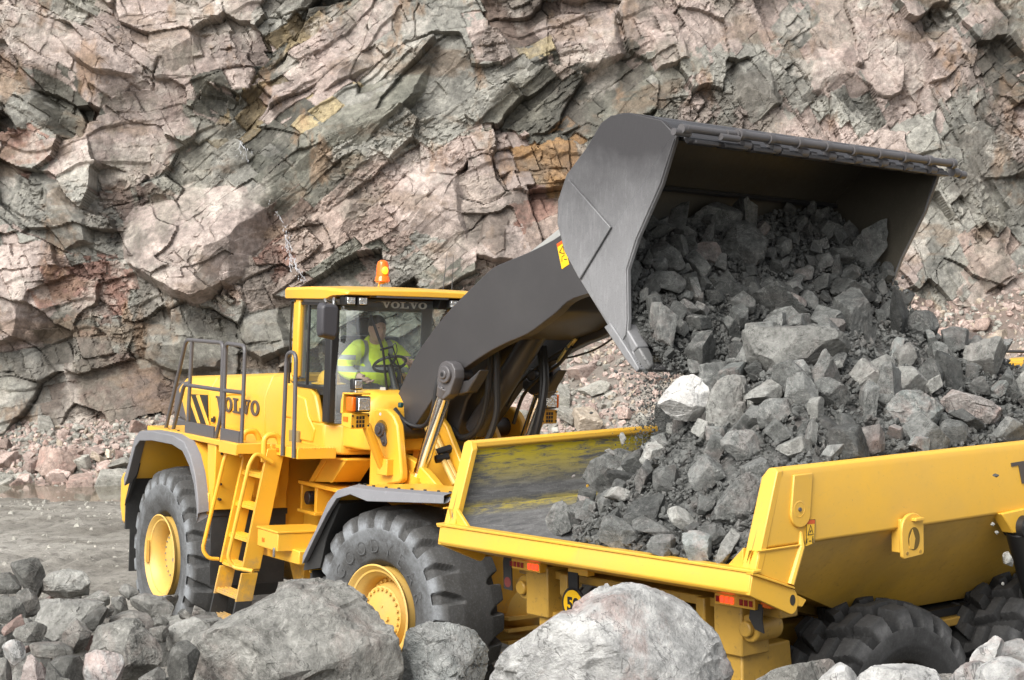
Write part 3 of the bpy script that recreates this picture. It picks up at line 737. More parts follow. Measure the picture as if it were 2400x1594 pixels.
HEROES = [
('F', 'd', (-3.416, 13, 1.477), (-0.13, 0.1, -0.01, 0.15, 0.03, 0.15, 0.08, 0.13, 0.13, 0.04, 0.09, -0.07, 0.06, -0.15, -0.02, -0.08, -0.11, 0.02), 'dark rounded grey boulder standing tallest at the back of the left pile'),
('F', 'd', (-3.451, 12.6, 1.506), (-0.096, 0.068, 0.01, 0.073, 0.05, 0.038, 0.096, -0.026, 0.096, -0.062, 0.008, -0.073, -0.097, -0.062), 'dark grey rock cut by the photo edge at the top of the left pile'),
('F', 'l', (-3.154, 13, 1.426), (-0.18, -0.06, -0.16, 0.02, -0.11, 0.08, 0, 0.11, 0.15, 0.08, 0.18, -0.01, 0.17, -0.08, 0.11, -0.09, -0.07, -0.11), 'broad light grey boulder with crumbly speckled top beside the tallest dark boulder'),
('F', 'd', (-3.204, 12.2, 1.439), (-0.084, 0.041, -0.016, 0.101, 0.04, 0.047, 0.085, -0.016, 0.061, -0.084, -0.018, -0.101, -0.062, 0.007), 'dark wedge shaped rock with pointed top below the tallest dark boulder'),
('F', 'g', (-3.223, 11.8, 1.471), (-0.1, 0.085, 0.009, 0.08, 0.074, 0.047, 0.101, -0.047, 0.051, -0.085, -0.102, -0.085), 'smooth mid grey boulder at the photo edge, above the small reddish rock'),
('F', 'l', (-2.824, 11.8, 1.405), (-0.23, 0.02, -0.17, 0.09, -0.07, 0.12, 0.01, 0.13, 0.23, 0.09, 0.14, 0.05, 0.09, -0, 0.01, -0.02, -0.12, -0.13, -0.16, -0.1), 'large pale topped boulder with a dark hollow under it, middle of left pile'),
('F', 'g', (-2.941, 13, 1.335), (-0.033, 0.021, 0.016, 0.052, 0.112, 0.039, 0.087, -0.052, -0.07, -0.045, -0.112, -0.021), 'low grey rock behind the squared block on the left pile'),
('F', 'l', (-2.687, 12.6, 1.359), (-0.061, 0.044, 0.033, 0.062, 0.061, -0.003, 0.032, -0.062, -0.009, -0.032, -0.061, 0.003), 'small squared light grey block left of the long rock by the rear wheel'),
('F', 'g', (-2.426, 12.4, 1.388), (-0.15, 0.01, -0.1, 0.06, -0.03, 0.08, 0.07, 0.05, 0.15, -0.01, 0.13, -0.05, 0.01, -0.08, -0.04, -0.05), 'long grey rock with brownish tip in front of the rear wheel rim'),
('F', 'l', (-2.785, 13.4, 1.307), (-0.074, 0.009, -0.056, 0.041, -0.012, 0.059, 0.075, -0.003, 0.006, -0.059, -0.031, -0.028), 'pale topped rock lying just left of the rear tyre'),
('F', 'g', (-2.479, 12, 1.362), (-0.15, 0.01, -0.08, 0.05, 0.01, 0.07, 0.09, 0.04, 0.15, -0.03, 0.12, -0.05, -0.13, -0.07), 'flat dark grey rock lying behind the big domed boulder'),
('F', 'g', (-2.283, 10.8, 1.39), (-0.24, 0, -0.17, 0.1, -0.12, 0.19, -0.02, 0.22, 0.08, 0.21, 0.16, 0.14, 0.24, 0.07, 0.24, -0.1, 0.13, -0.22, -0.17, -0.22), 'big domed grey boulder with reddish left edge behind the white pink rock'),
('F', 'g', (-2.647, 11.2, 1.423), (-0.094, -0.005, -0.009, 0.115, 0.094, 0.016, 0.03, -0.105, -0.011, -0.115, -0.073, -0.068), 'pyramid shaped grey rock between pale boulder and big domed boulder'),
('F', 'w', (-2.27, 10.2, 1.433), (-0.127, 0.074, -0.037, 0.122, 0.02, 0.112, 0.128, 0.064, 0.109, 0.002, 0.07, -0.122, -0.096, -0.122, -0.118, 0.021), 'white and pink quartz rock at the lower edge of the left pile'),
('F', 'w', (-2.868, 10.6, 1.448), (-0.071, 0.02, -0.036, 0.074, 0.032, 0.035, 0.071, -0.015, 0.061, -0.045, 0.002, -0.074, -0.052, -0.045), 'small white rock near the photo edge in the left pile'),
('F', 'g', (-2.935, 11.2, 1.451), (-0.101, 0.003, 0.029, 0.065, 0.065, 0.039, 0.101, -0.013, 0.054, -0.065, -0.05, -0.06), 'sharp edged mid grey rock to the right of the small reddish rock'),
('F', 'r', (-3.061, 11.3, 1.469), (-0.071, -0.024, 0.024, 0.066, 0.071, 0.024, -0.051, -0.066), 'small reddish brown rock at the left edge of the pile'),
('F', 'g', (-2.726, 10.9, 1.398), (-0.134, 0.018, -0.083, 0.043, 0.048, 0.043, 0.134, -0.018, 0.129, -0.033, -0.028, -0.043, -0.104, -0.033), 'flat grey rock lying above the broad dark slab, left pile'),
('F', 'd', (-2.477, 10.2, 1.409), (-0.111, 0.007, -0.096, 0.098, 0.065, 0.098, 0.111, -0.002, 0.092, -0.098, -0.098, -0.098), 'broad dark slab left of the white pink quartz rock'),
('F', 'p', (-2.598, 10, 1.458), (-0.075, -0.101, -0.036, 0.087, -0.004, 0.101, 0.042, 0.04, 0.073, -0.101), 'tapering pinkish pale rock below the small white rock'),
('F', 'd', (-1.897, 10.6, 1.366), (-0.088, 0.052, -0.043, 0.126, 0.078, 0.146, 0.094, 0.077, 0.029, -0.146, -0.07, -0.146, -0.094, -0.007), 'dark smooth rock wedged between the domed boulder and the huge boulder'),
('F', 'g', (-2.167, 11.3, 1.413), (-0.063, 0.026, 0.063, 0.053, 0.052, 0, 0.026, -0.053), 'small dark triangular rock on the shoulder of the domed boulder'),
('F', 'l', (-2.004, 11.4, 1.388), (-0.146, -0.021, -0.108, 0.064, 0.024, 0.101, 0.104, 0.112, 0.146, 0.043, 0.048, -0.037, -0.082, -0.059, -0.146, -0.112), 'knobbly light grey rock leaning on the huge boulder from the left'),
('F', 'd', (-1.933, 9.9, 1.445), (-0.069, 0.009, 0.014, 0.065, 0.051, 0.028, 0.078, -0.065, -0.079, -0.065), 'dark flat rock at the bottom edge under the domed boulder'),
('F', 'g', (-3.063, 11, 1.411), (-0.037, 0.077, 0.039, 0.036, 0.023, -0.026, -0.039, -0.077), 'grey rock at the photo edge beside the small white rock'),
('F', 'g', (-2.287, 12, 1.359), (-0.053, -0.011, -0.014, 0.034, 0.053, 0.017, 0.042, -0.022, -0.036, -0.034), 'fist sized grey rock in front of the long rock'),
('F', 'g', (-2.234, 12.6, 1.286), (-0.047, -0.006, 0.006, 0.041, 0.047, -0.012, 0.006, -0.041), 'small pointed grey rock at the foot of the rear tyre'),
('F', 'd', (-2.6, 11.5, 1.47), (-0.075, -0.016, -0.01, 0.038, 0.07, 0.081, 0.075, 0.005, -0.011, -0.081), 'dark angular rock tucked behind the domed boulder, beside the pale topped one'),
('F', 'g', (-2.772, 10, 1.451), (-0.048, 0.094, 0.036, 0.07, 0.048, -0.094, -0.05, -0.094), 'grey rock filling the lower left corner of the photo'),
('F', 'g', (-1.314, 11, 1.359), (-0.67, -0.14, -0.64, -0.06, -0.5, 0.09, -0.17, 0.26, 0, 0.39, 0.18, 0.41, 0.43, 0.4, 0.56, 0.26, 0.66, 0.05, 0.67, -0.16, 0.57, -0.41, -0.68, -0.41), 'huge grey boulder with a rusty pink patch in front of the front wheel'),
('F', 'b', (-0.41, 11.2, 1.271), (-0.27, 0.13, -0.1, 0.24, 0, 0.23, 0.17, 0.16, 0.26, 0.02, 0.27, -0.05, 0.22, -0.24, -0.22, -0.24), 'rounded bluish grey boulder between the huge boulder and the white boulder'),
('F', 'l', (-2.027, 12, 1.301), (-0.2, 0.02, -0.04, 0.09, 0.13, 0.06, 0.2, 0.01, 0.04, -0.05, -0.03, -0.09, -0.2, -0.09), 'low light grey rock below the ladder foot'),
('F', 'w', (0.483, 9, 1.733), (-0.6, -0.09, -0.53, 0.04, -0.31, 0.26, -0.21, 0.25, -0.11, 0.32, -0.01, 0.36, 0.11, 0.38, 0.34, 0.28, 0.45, 0.18, 0.54, 0.02, 0.6, -0.09, 0.59, -0.38, -0.6, -0.38), 'largest white boulder with pink stains in front of the dump body'),
('F', 'w', (1.534, 8.6, 1.731), (-0.098, -0.01, 0.011, 0.079, 0.075, 0.026, 0.103, -0.052, 0.012, -0.079, -0.102, -0.079), 'pointed white rock at the bottom edge under the hauler tyre'),
('F', 'w', (1.772, 8.4, 1.761), (-0.2, 0.03, -0.17, 0.06, -0.13, 0.08, -0, 0.07, 0.09, 0.08, 0.17, 0.06, 0.2, 0.02, 0.2, -0.08, -0.2, -0.08), 'long low white rock at the bottom edge in front of the hauler wheel'),
('F', 'w', (2.124, 8.5, 1.775), (-0.106, -0.027, -0.084, 0.018, 0.024, 0.073, 0.092, 0.05, 0.106, 0.018, 0.035, -0.073, -0.101, -0.073), 'rounded white rock below the pointed one, bottom right'),
('F', 'w', (2.296, 8.9, 1.805), (-0.089, -0.057, -0.057, -0.014, 0.014, 0.033, 0.023, 0.076, 0.089, 0.038, 0.057, -0.048, 0.039, -0.076), 'white rock with a sharp horn at the lower right'),
('F', 'w', (2.173, 8.1, 1.848), (-0.142, -0.024, -0.074, 0.054, 0.02, 0.097, 0.081, 0.067, 0.141, 0.032, 0.143, -0.097, -0.137, -0.097), 'big pale rock in the lower right corner of the photo'),
('F', 'w', (2.465, 9, 1.782), (-0.081, -0.036, -0.048, 0.036, 0.038, 0.065, 0.081, -0.002, 0.058, -0.065, 0.005, -0.05), 'white rock on the right photo edge, above the corner rock'),
('L', 'l', (1.93, 12.519, 3.119), (-0.37, -0.16, -0.25, 0.1, -0.18, 0.16, 0.17, 0.15, 0.37, 0.06, 0.21, -0.04, 0.09, -0.1, -0.13, -0.05), 'big flat topped grey slab lying across the top of the load'),
('L', 'g', (1.776, 13.1, 3.177), (-0.144, -0.032, -0.087, 0.096, 0.054, 0.109, 0.143, 0.083, -0.022, -0.045, -0.124, -0.109), 'grey rock half hidden behind the flat topped slab'),
('L', 'w', (1.144, 12.29, 2.795), (-0.18, -0.04, -0.06, 0.13, 0.15, 0.16, 0.18, 0.09, 0.14, -0.11, 0.07, -0.16, -0.07, -0.15), 'pale almost white rock face standing at the left end of the load'),
('L', 'g', (1.202, 13.667, 2.509), (-0.149, 0.148, -0.084, 0.054, 0.009, 0.008, 0.149, -0.008, -0.021, -0.101, -0.099, -0.148, -0.146, -0.023), 'dark jagged rock right under the pale rock face'),
('L', 'l', (1.429, 12.225, 2.751), (-0.15, -0.05, -0.07, 0.12, 0.08, 0.21, 0.15, -0.05, 0.13, -0.14, -0.05, -0.21, -0.14, -0.17), 'upright bluish slab leaning against the pale rock face'),
('L', 'g', (1.617, 13.907, 2.895), (-0.118, -0.083, 0.023, 0.13, 0.086, 0.106, 0.118, -0.02, -0.039, -0.13), 'slim upright rock above the bluish slab'),
('L', 'g', (1.837, 12.092, 2.939), (-0.137, -0.058, -0.096, 0.079, -0.001, 0.127, 0.137, -0.017, 0.055, -0.086, -0.04, -0.127), 'brownish triangular rock below the flat topped slab'),
('L', 'g', (1.683, 11.864, 2.727), (-0.121, 0.02, -0.054, 0.101, 0.094, 0.101, 0.121, 0.02, 0.027, -0.061, -0.08, -0.101), 'squared dark rock right of the bluish slab'),
('L', 'b', (2.649, 12.194, 2.701), (-0.2, 0.02, -0.08, 0.16, 0.02, 0.16, 0.2, 0.02, 0.19, -0.08, 0.06, -0.16, -0.16, -0.05), 'large squared block with rusty streaks above the yellow rim'),
('L', 'p', (3.132, 12.595, 2.713), (-0.23, 0.02, -0.09, 0.12, 0.12, 0.04, 0.23, -0.06, 0.21, -0.12, 0.01, -0.12), 'wedge shaped rock with a pinkish face right of the squared block'),
('L', 'p', (2.227, 11.608, 2.578), (-0.118, -0.036, -0.053, 0.056, 0.118, 0.102, 0.119, -0.063, 0.04, -0.102, -0.091, -0.102), 'pinkish grey block sitting on the yellow rim'),
('L', 'g', (1.467, 11.741, 2.536), (-0.147, 0.007, -0.08, 0.087, 0.039, 0.1, 0.147, -0.007, 0.054, -0.087, -0.039, -0.1), 'rounded grey rock below the bluish slab'),
('L', 'l', (1.751, 11.422, 2.553), (-0.117, -0.006, 0.025, 0.071, 0.117, 0.006, 0.091, -0.071, -0.026, -0.071), 'light grey rock left of the pinkish rim block'),
('L', 'g', (1.385, 11.226, 2.253), (-0.16, -0.07, -0.01, 0.12, 0.15, 0.17, 0.16, 0.04, 0.05, -0.13, -0.06, -0.17, -0.15, -0.12), 'big ribbed grey boulder against the rear corner post'),
('L', 'g', (0.32, 13.341, 1.83), (-0.12, -0.11, -0, 0.12, 0.05, 0.15, 0.12, 0.08, 0.11, -0.06, -0.02, -0.15), 'outermost rock on the tail floor, tilted with a pale top'),
('L', 'g', (0.678, 11.615, 1.985), (-0.135, -0.04, -0.083, 0.119, -0.004, 0.106, 0.135, -0.027, 0.129, -0.106, 0.01, -0.119), 'long squared block lying on the tail lip'),
('L', 'l', (1.05, 11.395, 2.105), (-0.091, 0.055, -0.039, 0.088, 0.091, 0.016, 0.078, -0.049, 0.039, -0.088, -0.052, -0.023), 'pale tilted block above the tail lip'),
('L', 'g', (1.197, 11.072, 2.044), (-0.088, 0.057, 0.075, 0.082, 0.088, -0.006, -0.037, -0.082, -0.088, -0.044), 'cube like grey block near the rear corner post'),
('L', 'g', (0.908, 11.224, 1.965), (-0.089, -0.026, -0.051, 0.064, 0.038, 0.077, 0.089, -0.038, 0.013, -0.077), 'upright grey rock on the middle of the tail lip'),
('L', 'd', (0.674, 13.31, 2.175), (-0.098, -0.008, -0.038, 0.083, 0.083, 0.114, 0.098, -0.038, -0.022, -0.114), 'dark rock at the far left slope of the load'),
('L', 'g', (0.873, 13.58, 2.199), (-0.1, 0, 0.085, 0.077, 0.1, 0.015, -0.069, -0.077), 'oblong rock right beside the dark rock on the far slope'),
('L', 'g', (0.992, 11.872, 2.294), (-0.088, 0.007, -0.047, 0.074, 0.047, 0.101, 0.088, 0.02, -0.006, -0.101), 'grey rock at the middle of the tail slope'),
('L', 'l', (2.535, 12.709, 2.971), (-0.115, -0.014, 0.057, 0.101, 0.116, -0.086, 0.03, -0.101), 'light triangular rock near the top of the load, right of the slab'),
('L', 'l', (2.762, 13.001, 3.026), (-0.081, 0.018, 0.036, 0.114, 0.081, -0.041, -0.036, -0.114), 'light flat faced rock near the top of the load'),
('L', 'g', (2.91, 12.867, 2.912), (-0.095, 0.036, -0.008, 0.124, 0.095, -0.022, 0.067, -0.124, -0.05, -0.095), 'cube shaped rock behind the squared rusty block'),
('L', 'd', (0.904, 11.421, 2.02), (-0.16, 0.08, -0.07, 0.1, 0.16, -0.03, 0.15, -0.1, 0.01, -0.01), 'long dark rock lying behind the upright rock on the tail lip'),
('L', 'g', (2.886, 12.139, 2.578), (-0.103, -0.031, -0.049, 0.093, 0.103, 0.066, 0.09, -0.059, -0.034, -0.093), 'speckled block below the wedge shaped pinkish rock'),
('L', 'd', (3.268, 12.984, 2.835), (-0.088, -0.011, -0.001, 0.07, 0.089, -0.07, -0.058, -0.055), 'dark triangular rock above the wedge shaped rock'),
('L', 'l', (2.124, 12.449, 2.999), (-0.106, -0.028, 0.077, 0.042, 0.106, 0, -0.063, -0.042), 'thin light rock sliver under the flat topped slab'),
('L', 'd', (3.013, 13.655, 3.244), (-0.133, 0, -0.041, 0.093, 0.079, 0.107, 0.133, -0.013, 0.107, -0.107, -0.093, -0.08), 'dark rounded boulder at the skyline of the load'),
('L', 'g', (1.835, 12.184, 2.978), (0.036, 0, -0.083, -0.012, -0.142, -0.06, -0.024, 0.071, 0.047, 0.083, 0.143, -0.012, 0.096, -0.083), 'brown tinged rock in front of the flat slab'),
('B', 'd', (1.734, 14.108, 3.835), (-0.21, -0.18, -0.04, 0.14, 0.05, 0.19, 0.21, 0.04, 0.19, -0.11, 0.08, -0.19, -0.12, -0.15), 'largest boulder at the back of the bucket'),
('B', 'p', (1.458, 13.83, 3.767), (-0.108, -0.057, -0.088, 0.091, 0.054, 0.091, 0.108, 0.01, 0.095, -0.071, -0.054, -0.091), 'brownish block left of the largest bucket boulder'),
('B', 'd', (1.115, 13.513, 3.742), (-0.15, -0.09, -0.09, 0.07, -0.01, 0.12, 0.1, 0.03, 0.15, -0.1, 0.01, -0.12), 'dark domed boulder in the left end of the bucket'),
('B', 'd', (1.099, 13.276, 3.559), (-0.15, 0.02, -0.06, 0.08, 0.08, 0.08, 0.15, 0.01, 0.09, -0.08, -0.06, -0.03), 'dark wedge below the domed boulder in the bucket'),
('B', 'p', (2.12, 13.875, 3.386), (-0.088, 0.041, -0.034, 0.095, 0.088, 0.014, -0.02, -0.095), 'pinkish flat faced rock at the bucket mouth'),
('B', 'g', (1.677, 13.546, 3.405), (-0.102, 0.013, 0.016, 0.092, 0.102, 0.013, 0.07, -0.092), 'grey rock in the middle of the bucket mouth'),
('B', 'g', (2.239, 14.254, 3.615), (-0.083, 0.014, 0.083, 0.069, 0.056, -0.042, -0.055, -0.069), 'flat grey rock right of the largest bucket boulder'),
('B', 'g', (2.448, 14.548, 3.713), (-0.078, 0.042, 0.063, 0.071, 0.078, -0.028, -0.035, -0.071), 'small squared rock in the right half of the bucket'),
('B', 'd', (3.007, 14.891, 3.642), (-0.058, 0.058, 0.057, 0.072, 0.058, -0.044, -0.028, -0.073), 'brownish rock in the right corner of the bucket'),
('B', 'd', (2.111, 14.428, 3.832), (-0.07, -0.035, -0.029, 0.077, 0.063, 0.063, 0.071, -0.049, 0, -0.077), 'upright dark rock behind the largest bucket boulder, to its right'),
('A', 'l', (0.714, 11.9, 2.555), (-0.024, 0.014, -0.003, 0.047, 0.024, 0, -0.003, -0.047), 'diamond shaped stone falling past the far body wall'),
('A', 'g', (0.64, 12, 2.464), (-0.04, 0.014, -0.005, 0.025, 0.04, -0.011, 0.015, -0.025), 'flat stone in mid air left of the load'),
('A', 'p', (0.395, 11.9, 2.319), (-0.015, -0.005, 0.001, 0.011, 0.015, 0.005, -0.001, -0.011), 'tiny pink stone chip in mid air before the body wall'),
('A', 'l', (3.093, 11.5, 1.845), (-0.032, 0.034, 0.003, 0.048, 0.032, -0.006, 0.03, -0.048, -0.021, -0.026), 'largest stone falling beside the side of the dump body'),
('A', 'd', (3.039, 11.6, 2.357), (-0.02, 0.001, -0.002, 0.013, 0.02, 0.003, 0.003, -0.013), 'dark flat stone falling near the side lettering'),
('A', 'l', (3.022, 11.6, 2.05), (-0.014, -0.002, -0, 0.014, 0.014, 0.004, 0.004, -0.014), 'small grey stone falling left of the hoist cylinder'),
('A', 'l', (3.049, 11.6, 1.997), (-0.015, 0.003, -0.003, 0.013, 0.015, 0, 0, -0.013), 'small grey stone falling just below another by the hoist cylinder'),
('A', 'l', (3.063, 11.5, 1.689), (-0.011, 0.002, 0, 0.012, 0.011, 0.002, 0.001, -0.012), 'lowest small stone falling above the rear tyre'),
('A', 'd', (2.592, 12.3, 3.599), (-0.012, -0.003, -0, 0.015, 0.012, 0.003, 0.003, -0.015), 'small dark stone dropping off the right bucket edge'),
('A', 'd', (2.618, 12.3, 3.502), (-0.02, -0.002, 0, 0.016, 0.02, 0.001, -0.002, -0.016), 'dark stone dropping below the right bucket edge')]
# ---------------------------------------------------------------- boulders that stand out
for i, (k, tone, c, pts, lab) in enumerate(HEROES):
    rad = max(abs(v) for v in pts)
    big = k == 'F'
    me = outline_mesh('boulder', 300 + i, pts, .85 if k in 'FA' else .75, 6 if rad > .16 else 5, .036)
    mt = (RM if big else RL)[tone]
    nm = {'F': 'boulder', 'L': 'load_rock', 'B': 'load_rock', 'A': 'falling_stone'}[k]
    o = link(nm, me, mt, None, Matrix.Translation(Vector(c)))
    tag(o, lab, 'boulder' if big else 'stone' if k == 'A' else 'rock',
        {'F': 'boulders on the near bank', 'L': 'rocks heaped in the dump body', 'B': 'rocks sliding out of the bucket', 'A': 'stones falling from the bucket'}[k])

# ---------------------------------------------------------------- the heap: surface, then stones packed on it by size
def heap_z(x, y):
    s = x - .85 * (y + .1) + .14
    h = np.minimum(1.36, .52 + (y + 1.45) * .62)
    h = np.minimum(h, .06 + np.maximum(x - .08, 0) * .78)
    h = np.minimum(h, np.where(s > 0, .02 + .70 * np.maximum(s, 0), -.3 + s * .4))
    h = np.minimum(h, 1.36 - .44 * np.maximum(x - 3.0, 0))
    return np.minimum(h, 1.36 - .5 * np.maximum(y - .4, 0))
def bucket_z(x, y): return 3.22 + (4.86 - x) * 1.0 + .13 * y
TMn = np.array(TF.to_3x3()); TOn = np.array(TF.translation); FMn = np.array(FF.to_3x3()); FOn = np.array(FF.translation)
_rg = np.random.RandomState(21)
placed = [(np.array(c), max(abs(v) for v in pts) * .8) for k, t, c, pts, lab in HEROES if k in 'LB']
spots = []
def try_place(rmin, rmax, n, tries, where):
    got = 0
    for t in range(tries):
        if got >= n: break
        r = _rg.uniform(rmin, rmax)
        if where == 'T':
            x = _rg.uniform(.06, 5.0); y = _rg.uniform(-1.43, 1.2)
            z = float(heap_z(np.array(x), np.array(y)))
            if z < .02 or (y < -1.43 + r): continue
            w = TMn @ np.array([x, y, z]) + TOn
            if y > .45 and x > 1.2: continue                        # under the bucket
        else:
            x = _rg.uniform(4.0, 5.0); y = _rg.uniform(-1.5 + r, 1.5 - r)
            z = float(bucket_z(x, y))
            w = FMn @ np.array([x, y, z]) + FOn
        if any(np.sum((w - q[0]) ** 2) < ((r + q[1]) * .72) ** 2 for q in placed): continue
        placed.append((w, r)); spots.append((w, r, where)); got += 1
    return got
counts = [try_place(.13, .18, 16, 400, 'T'), try_place(.10, .14, 8, 300, 'F'), try_place(.085, .12, 54, 2000, 'T'), try_place(.065, .095, 34, 1500, 'F'),
          try_place(.052, .08, 96, 4500, 'T'), try_place(.042, .064, 76, 4500, 'F')]
tones = ['g'] * 9 + ['d'] * 7 + ['l'] * 4 + ['b'] * 2 + ['p'] * 1
sz = lambda r: 'larger' if r > .12 else 'medium' if r > .08 else 'small'
for w_, r, wh in spots:
    t = tones[_rg.randint(len(tones))]
    if wh == 'F' and (t in 'lb' or _rg.rand() < .55): t = 'd'  # bucket rocks darkened in colour for the shade inside the bucket and damp
    col = {'g': 'grey', 'd': 'dark grey', 'l': 'light grey', 'b': 'bluish grey', 'p': 'pinkish grey'}[t]
    lab = ('one of many %s %s broken rocks in the heap on the dump body' if wh == 'T' else 'one of many %s %s broken rocks sliding out of the raised bucket') % (sz(r), col)
    rock_copy('load_rock', _rg.randint(16), RL[t], tuple(w_ + np.array([0, 0, .15 * r])), r * 1.22, tuple(_rg.uniform(0, 6.28, 3)), lab, 'rock',
              'rocks heaped in the dump body' if wh == 'T' else 'rocks sliding out of the bucket')

def gravel(name, pts, rads, mat, label, seed, extra=None):
    """loose small stone nobody could count: ONE mesh of little angular chips, with an optional bed under it"""
    rg = np.random.RandomState(seed)
    Vs, Fs, b = [], [], 0
    bases = []
    for k in range(10):
        Dv, F = ico(1)
        N = rg.normal(size=(9, 3)); N /= np.linalg.norm(N, axis=1)[:, None]
        bases.append((Dv * support(Dv, np.concatenate([N, -N]), rg.uniform(.5, 1, 18), 30)[:, None] * np.array([1, rg.uniform(.6, .9), rg.uniform(.4, .8)]), F))
    for p, r in zip(pts, rads):
        V, F = bases[rg.randint(10)]
        q = rg.normal(size=(3, 3)); q, _ = np.linalg.qr(q)
        Vs.append(V @ q.T * r + p); Fs.append(F + b); b += len(V)
    if extra is not None:
        V, F4 = extra
        F3 = np.concatenate([F4[:, [0, 1, 2]], F4[:, [0, 2, 3]]])
        Vs.append(V); Fs.append(F3 + b); b += len(V)
    o = link(name, mesh_np(name, np.concatenate(Vs), np.concatenate(Fs), smooth=False), mat)
    return tag(o, label, 'gravel', None, 'stuff')
# bed of the heap
hx = np.arange(0.03, 5.2, .04); hy = np.arange(-1.42, 1.45, .04)
a, b = np.meshgrid(hx, hy); hz = heap_z(a, b) - .085 + .035 * fbm2(a * 6, b * 6, 5, 3) + .02 * fbm2(a * 20, b * 20, 6, 2)
hF = grid_faces(len(hx), len(hy)); hF = hF[(heap_z(a, b).ravel()[hF] > .03).all(1)]; hz = np.maximum(hz, -.35)
BV = np.stack([a, b, hz], -1).reshape(-1, 3) @ TMn.T + TOn
pts, rads = [], []
for t in range(11000):
    x = _rg.uniform(.05, 4.8); y = _rg.uniform(-1.42, .8); z = float(heap_z(np.array(x), np.array(y)))
    if z < .02: continue
    pts.append(TMn @ np.array([x, y, z - .06 + _rg.uniform(0, .05)]) + TOn); rads.append(_rg.choice([.012, .020, .030, .043], p=[.32, .28, .25, .15]))
gravel('heap_gravel', pts, rads, RL['g'], 'small broken stone and grit filling the heap on the dump body', 31, (BV, hF))
bx = np.arange(4.0, 4.95, .04); by = np.arange(-1.48, 1.49, .04)
a, b = np.meshgrid(bx, by); bz = bucket_z(a, b) - .10 + .04 * fbm2(a * 6, b * 6, 8, 3)
BV = np.stack([a, b, bz], -1).reshape(-1, 3) @ FMn.T + FOn
pts, rads = [], []
for t in range(7500):
    x = _rg.uniform(4.0, 4.96); y = _rg.uniform(-1.5, 1.5)
    pts.append(FMn @ np.array([x, y, float(bucket_z(x, y)) - .07 + _rg.uniform(0, .05)]) + FOn); rads.append(_rg.choice([.011, .018, .028, .040], p=[.32, .28, .25, .15]))
gravel('bucket_gravel', pts, rads, RL['d'], 'dark grit and small stone running out of the bucket', 32, (BV, grid_faces(len(bx), len(by))))
# curtain of fines dropping off the near bucket corner
pts, rads = [], []
for t in range(5200):
    f = _rg.uniform(0, 1) ** .8; s = _rg.normal() * (.10 + .10 * f)
    p = FMn @ np.array([4.80 + .09 * _rg.normal() * (1 + f), -1.36 + .14 * _rg.normal() + s * .6, 3.0 - f * .95]) + FOn
    pts.append(p); rads.append(_rg.choice([.004, .007, .011, .018], p=[.50, .33, .14, .03]))
gravel('falling_grit', pts, rads, RL['d'], 'spray of dark grit dropping from the near bucket corner', 33)

# ---------------------------------------------------------------- stones on the bank
spots = [(np.array(c[:2]), max(abs(v) for v in pts) * .85) for k, t, c, pts, lab in HEROES if k == 'F']
n = 0
for t in range(12000):
    if n >= 235: break
    r = _rg.choice([.05, .08, .12, .17], p=[.30, .34, .24, .12]) * _rg.uniform(.8, 1.2)
    D = _rg.uniform(8.0, 13.6); x = _rg.uniform(-.295, .28 if _rg.rand() < .35 else -.08) * D
    De = float(np.interp(x, [-6, -2.3, -1.3, 0.2, 1.2, 6], [13.5, 13.3, 11.7, 9.7, 9.15, 9.0]))
    if D > De + .3: continue
    if any(np.hypot(x - q[0][0], D - q[0][1]) < (r + q[1]) * .66 for q in spots): continue
    spots.append((np.array([x, D]), r)); n += 1
    t_ = 'g g g d d l l r'.split()[_rg.randint(8)] if x < -.2 else 'w l w g w'.split()[_rg.randint(5)]
    col = {'g': 'grey', 'd': 'dark grey', 'l': 'light grey', 'r': 'reddish', 'w': 'white'}[t_]
    rock_copy('boulder', _rg.randint(16), RM[t_], (x, D, float(ground_z(np.array(x), np.array(D))) + r * .35), r * 1.15, tuple(_rg.uniform(0, 6.28, 3)),
              'one of the %s stones wedged between the big boulders %s' % (('small ' if r < .1 else 'medium ') + col, 'of the left pile' if x < -1.4 else 'along the bottom edge'), 'boulder', 'boulders on the near bank')
pts, rads = [], []
for t in range(9000):
    D = _rg.uniform(8, 14.5); x = _rg.uniform(-.3, .29) * D
    pts.append((x, D, float(ground_z(np.array(x), np.array(D))) + .005)); rads.append(_rg.choice([.012, .02, .032, .045], p=[.4, .3, .2, .1]))
gravel('bank_gravel', pts, rads, RM['d'], 'small grey broken stone between the boulders on the near bank', 34)

# ---------------------------------------------------------------- talus at the foot of the face
n = 0; placed = []
def cliff_foot(x): return CD - 0.6 + .03 * x
for t in range(9000):
    if n >= 290: break
    zone = _rg.choice(3, p=[.46, .40, .14])
    x = _rg.uniform(*[(-10.2, -5.3), (-.4, 3.4), (7.2, 9.8)][zone]); D = _rg.uniform(*[(31.6, 34.3), (31.0, 34.4), (31.5, 35.8)][zone])
    r = float(np.exp(_rg.uniform(math.log(.085), math.log(.42)))) * (1.0 if _rg.rand() < .7 else .7)
    if zone == 0 and D > 33.4: r *= .55
    z = float(ground_z(np.array(x), np.array(D)))
    if any(np.hypot(x - q[0], D - q[1]) < (r + q[2]) * .62 for q in placed): continue
    placed.append((x, D, r)); n += 1
    k = _rg.choice(4, p=[.42, .33, .15, .10])
    place = ('left of the loader', 'behind the lift arms', 'beyond the load on the right')[zone]
    size = 'large' if r > .22 else 'medium' if r > .12 else 'small'
    rock_copy('talus_stone', _rg.randint(16), TP[k], (x, D, z + r * .25), r, (_rg.uniform(-.5, .5), _rg.uniform(-.5, .5), _rg.uniform(0, 6.28)),
              '%s %s stone below the rock face, %s' % (size, ('pink', 'grey green', 'brown', 'tan')[k], place), 'stone', 'fallen stones at the foot of the face')
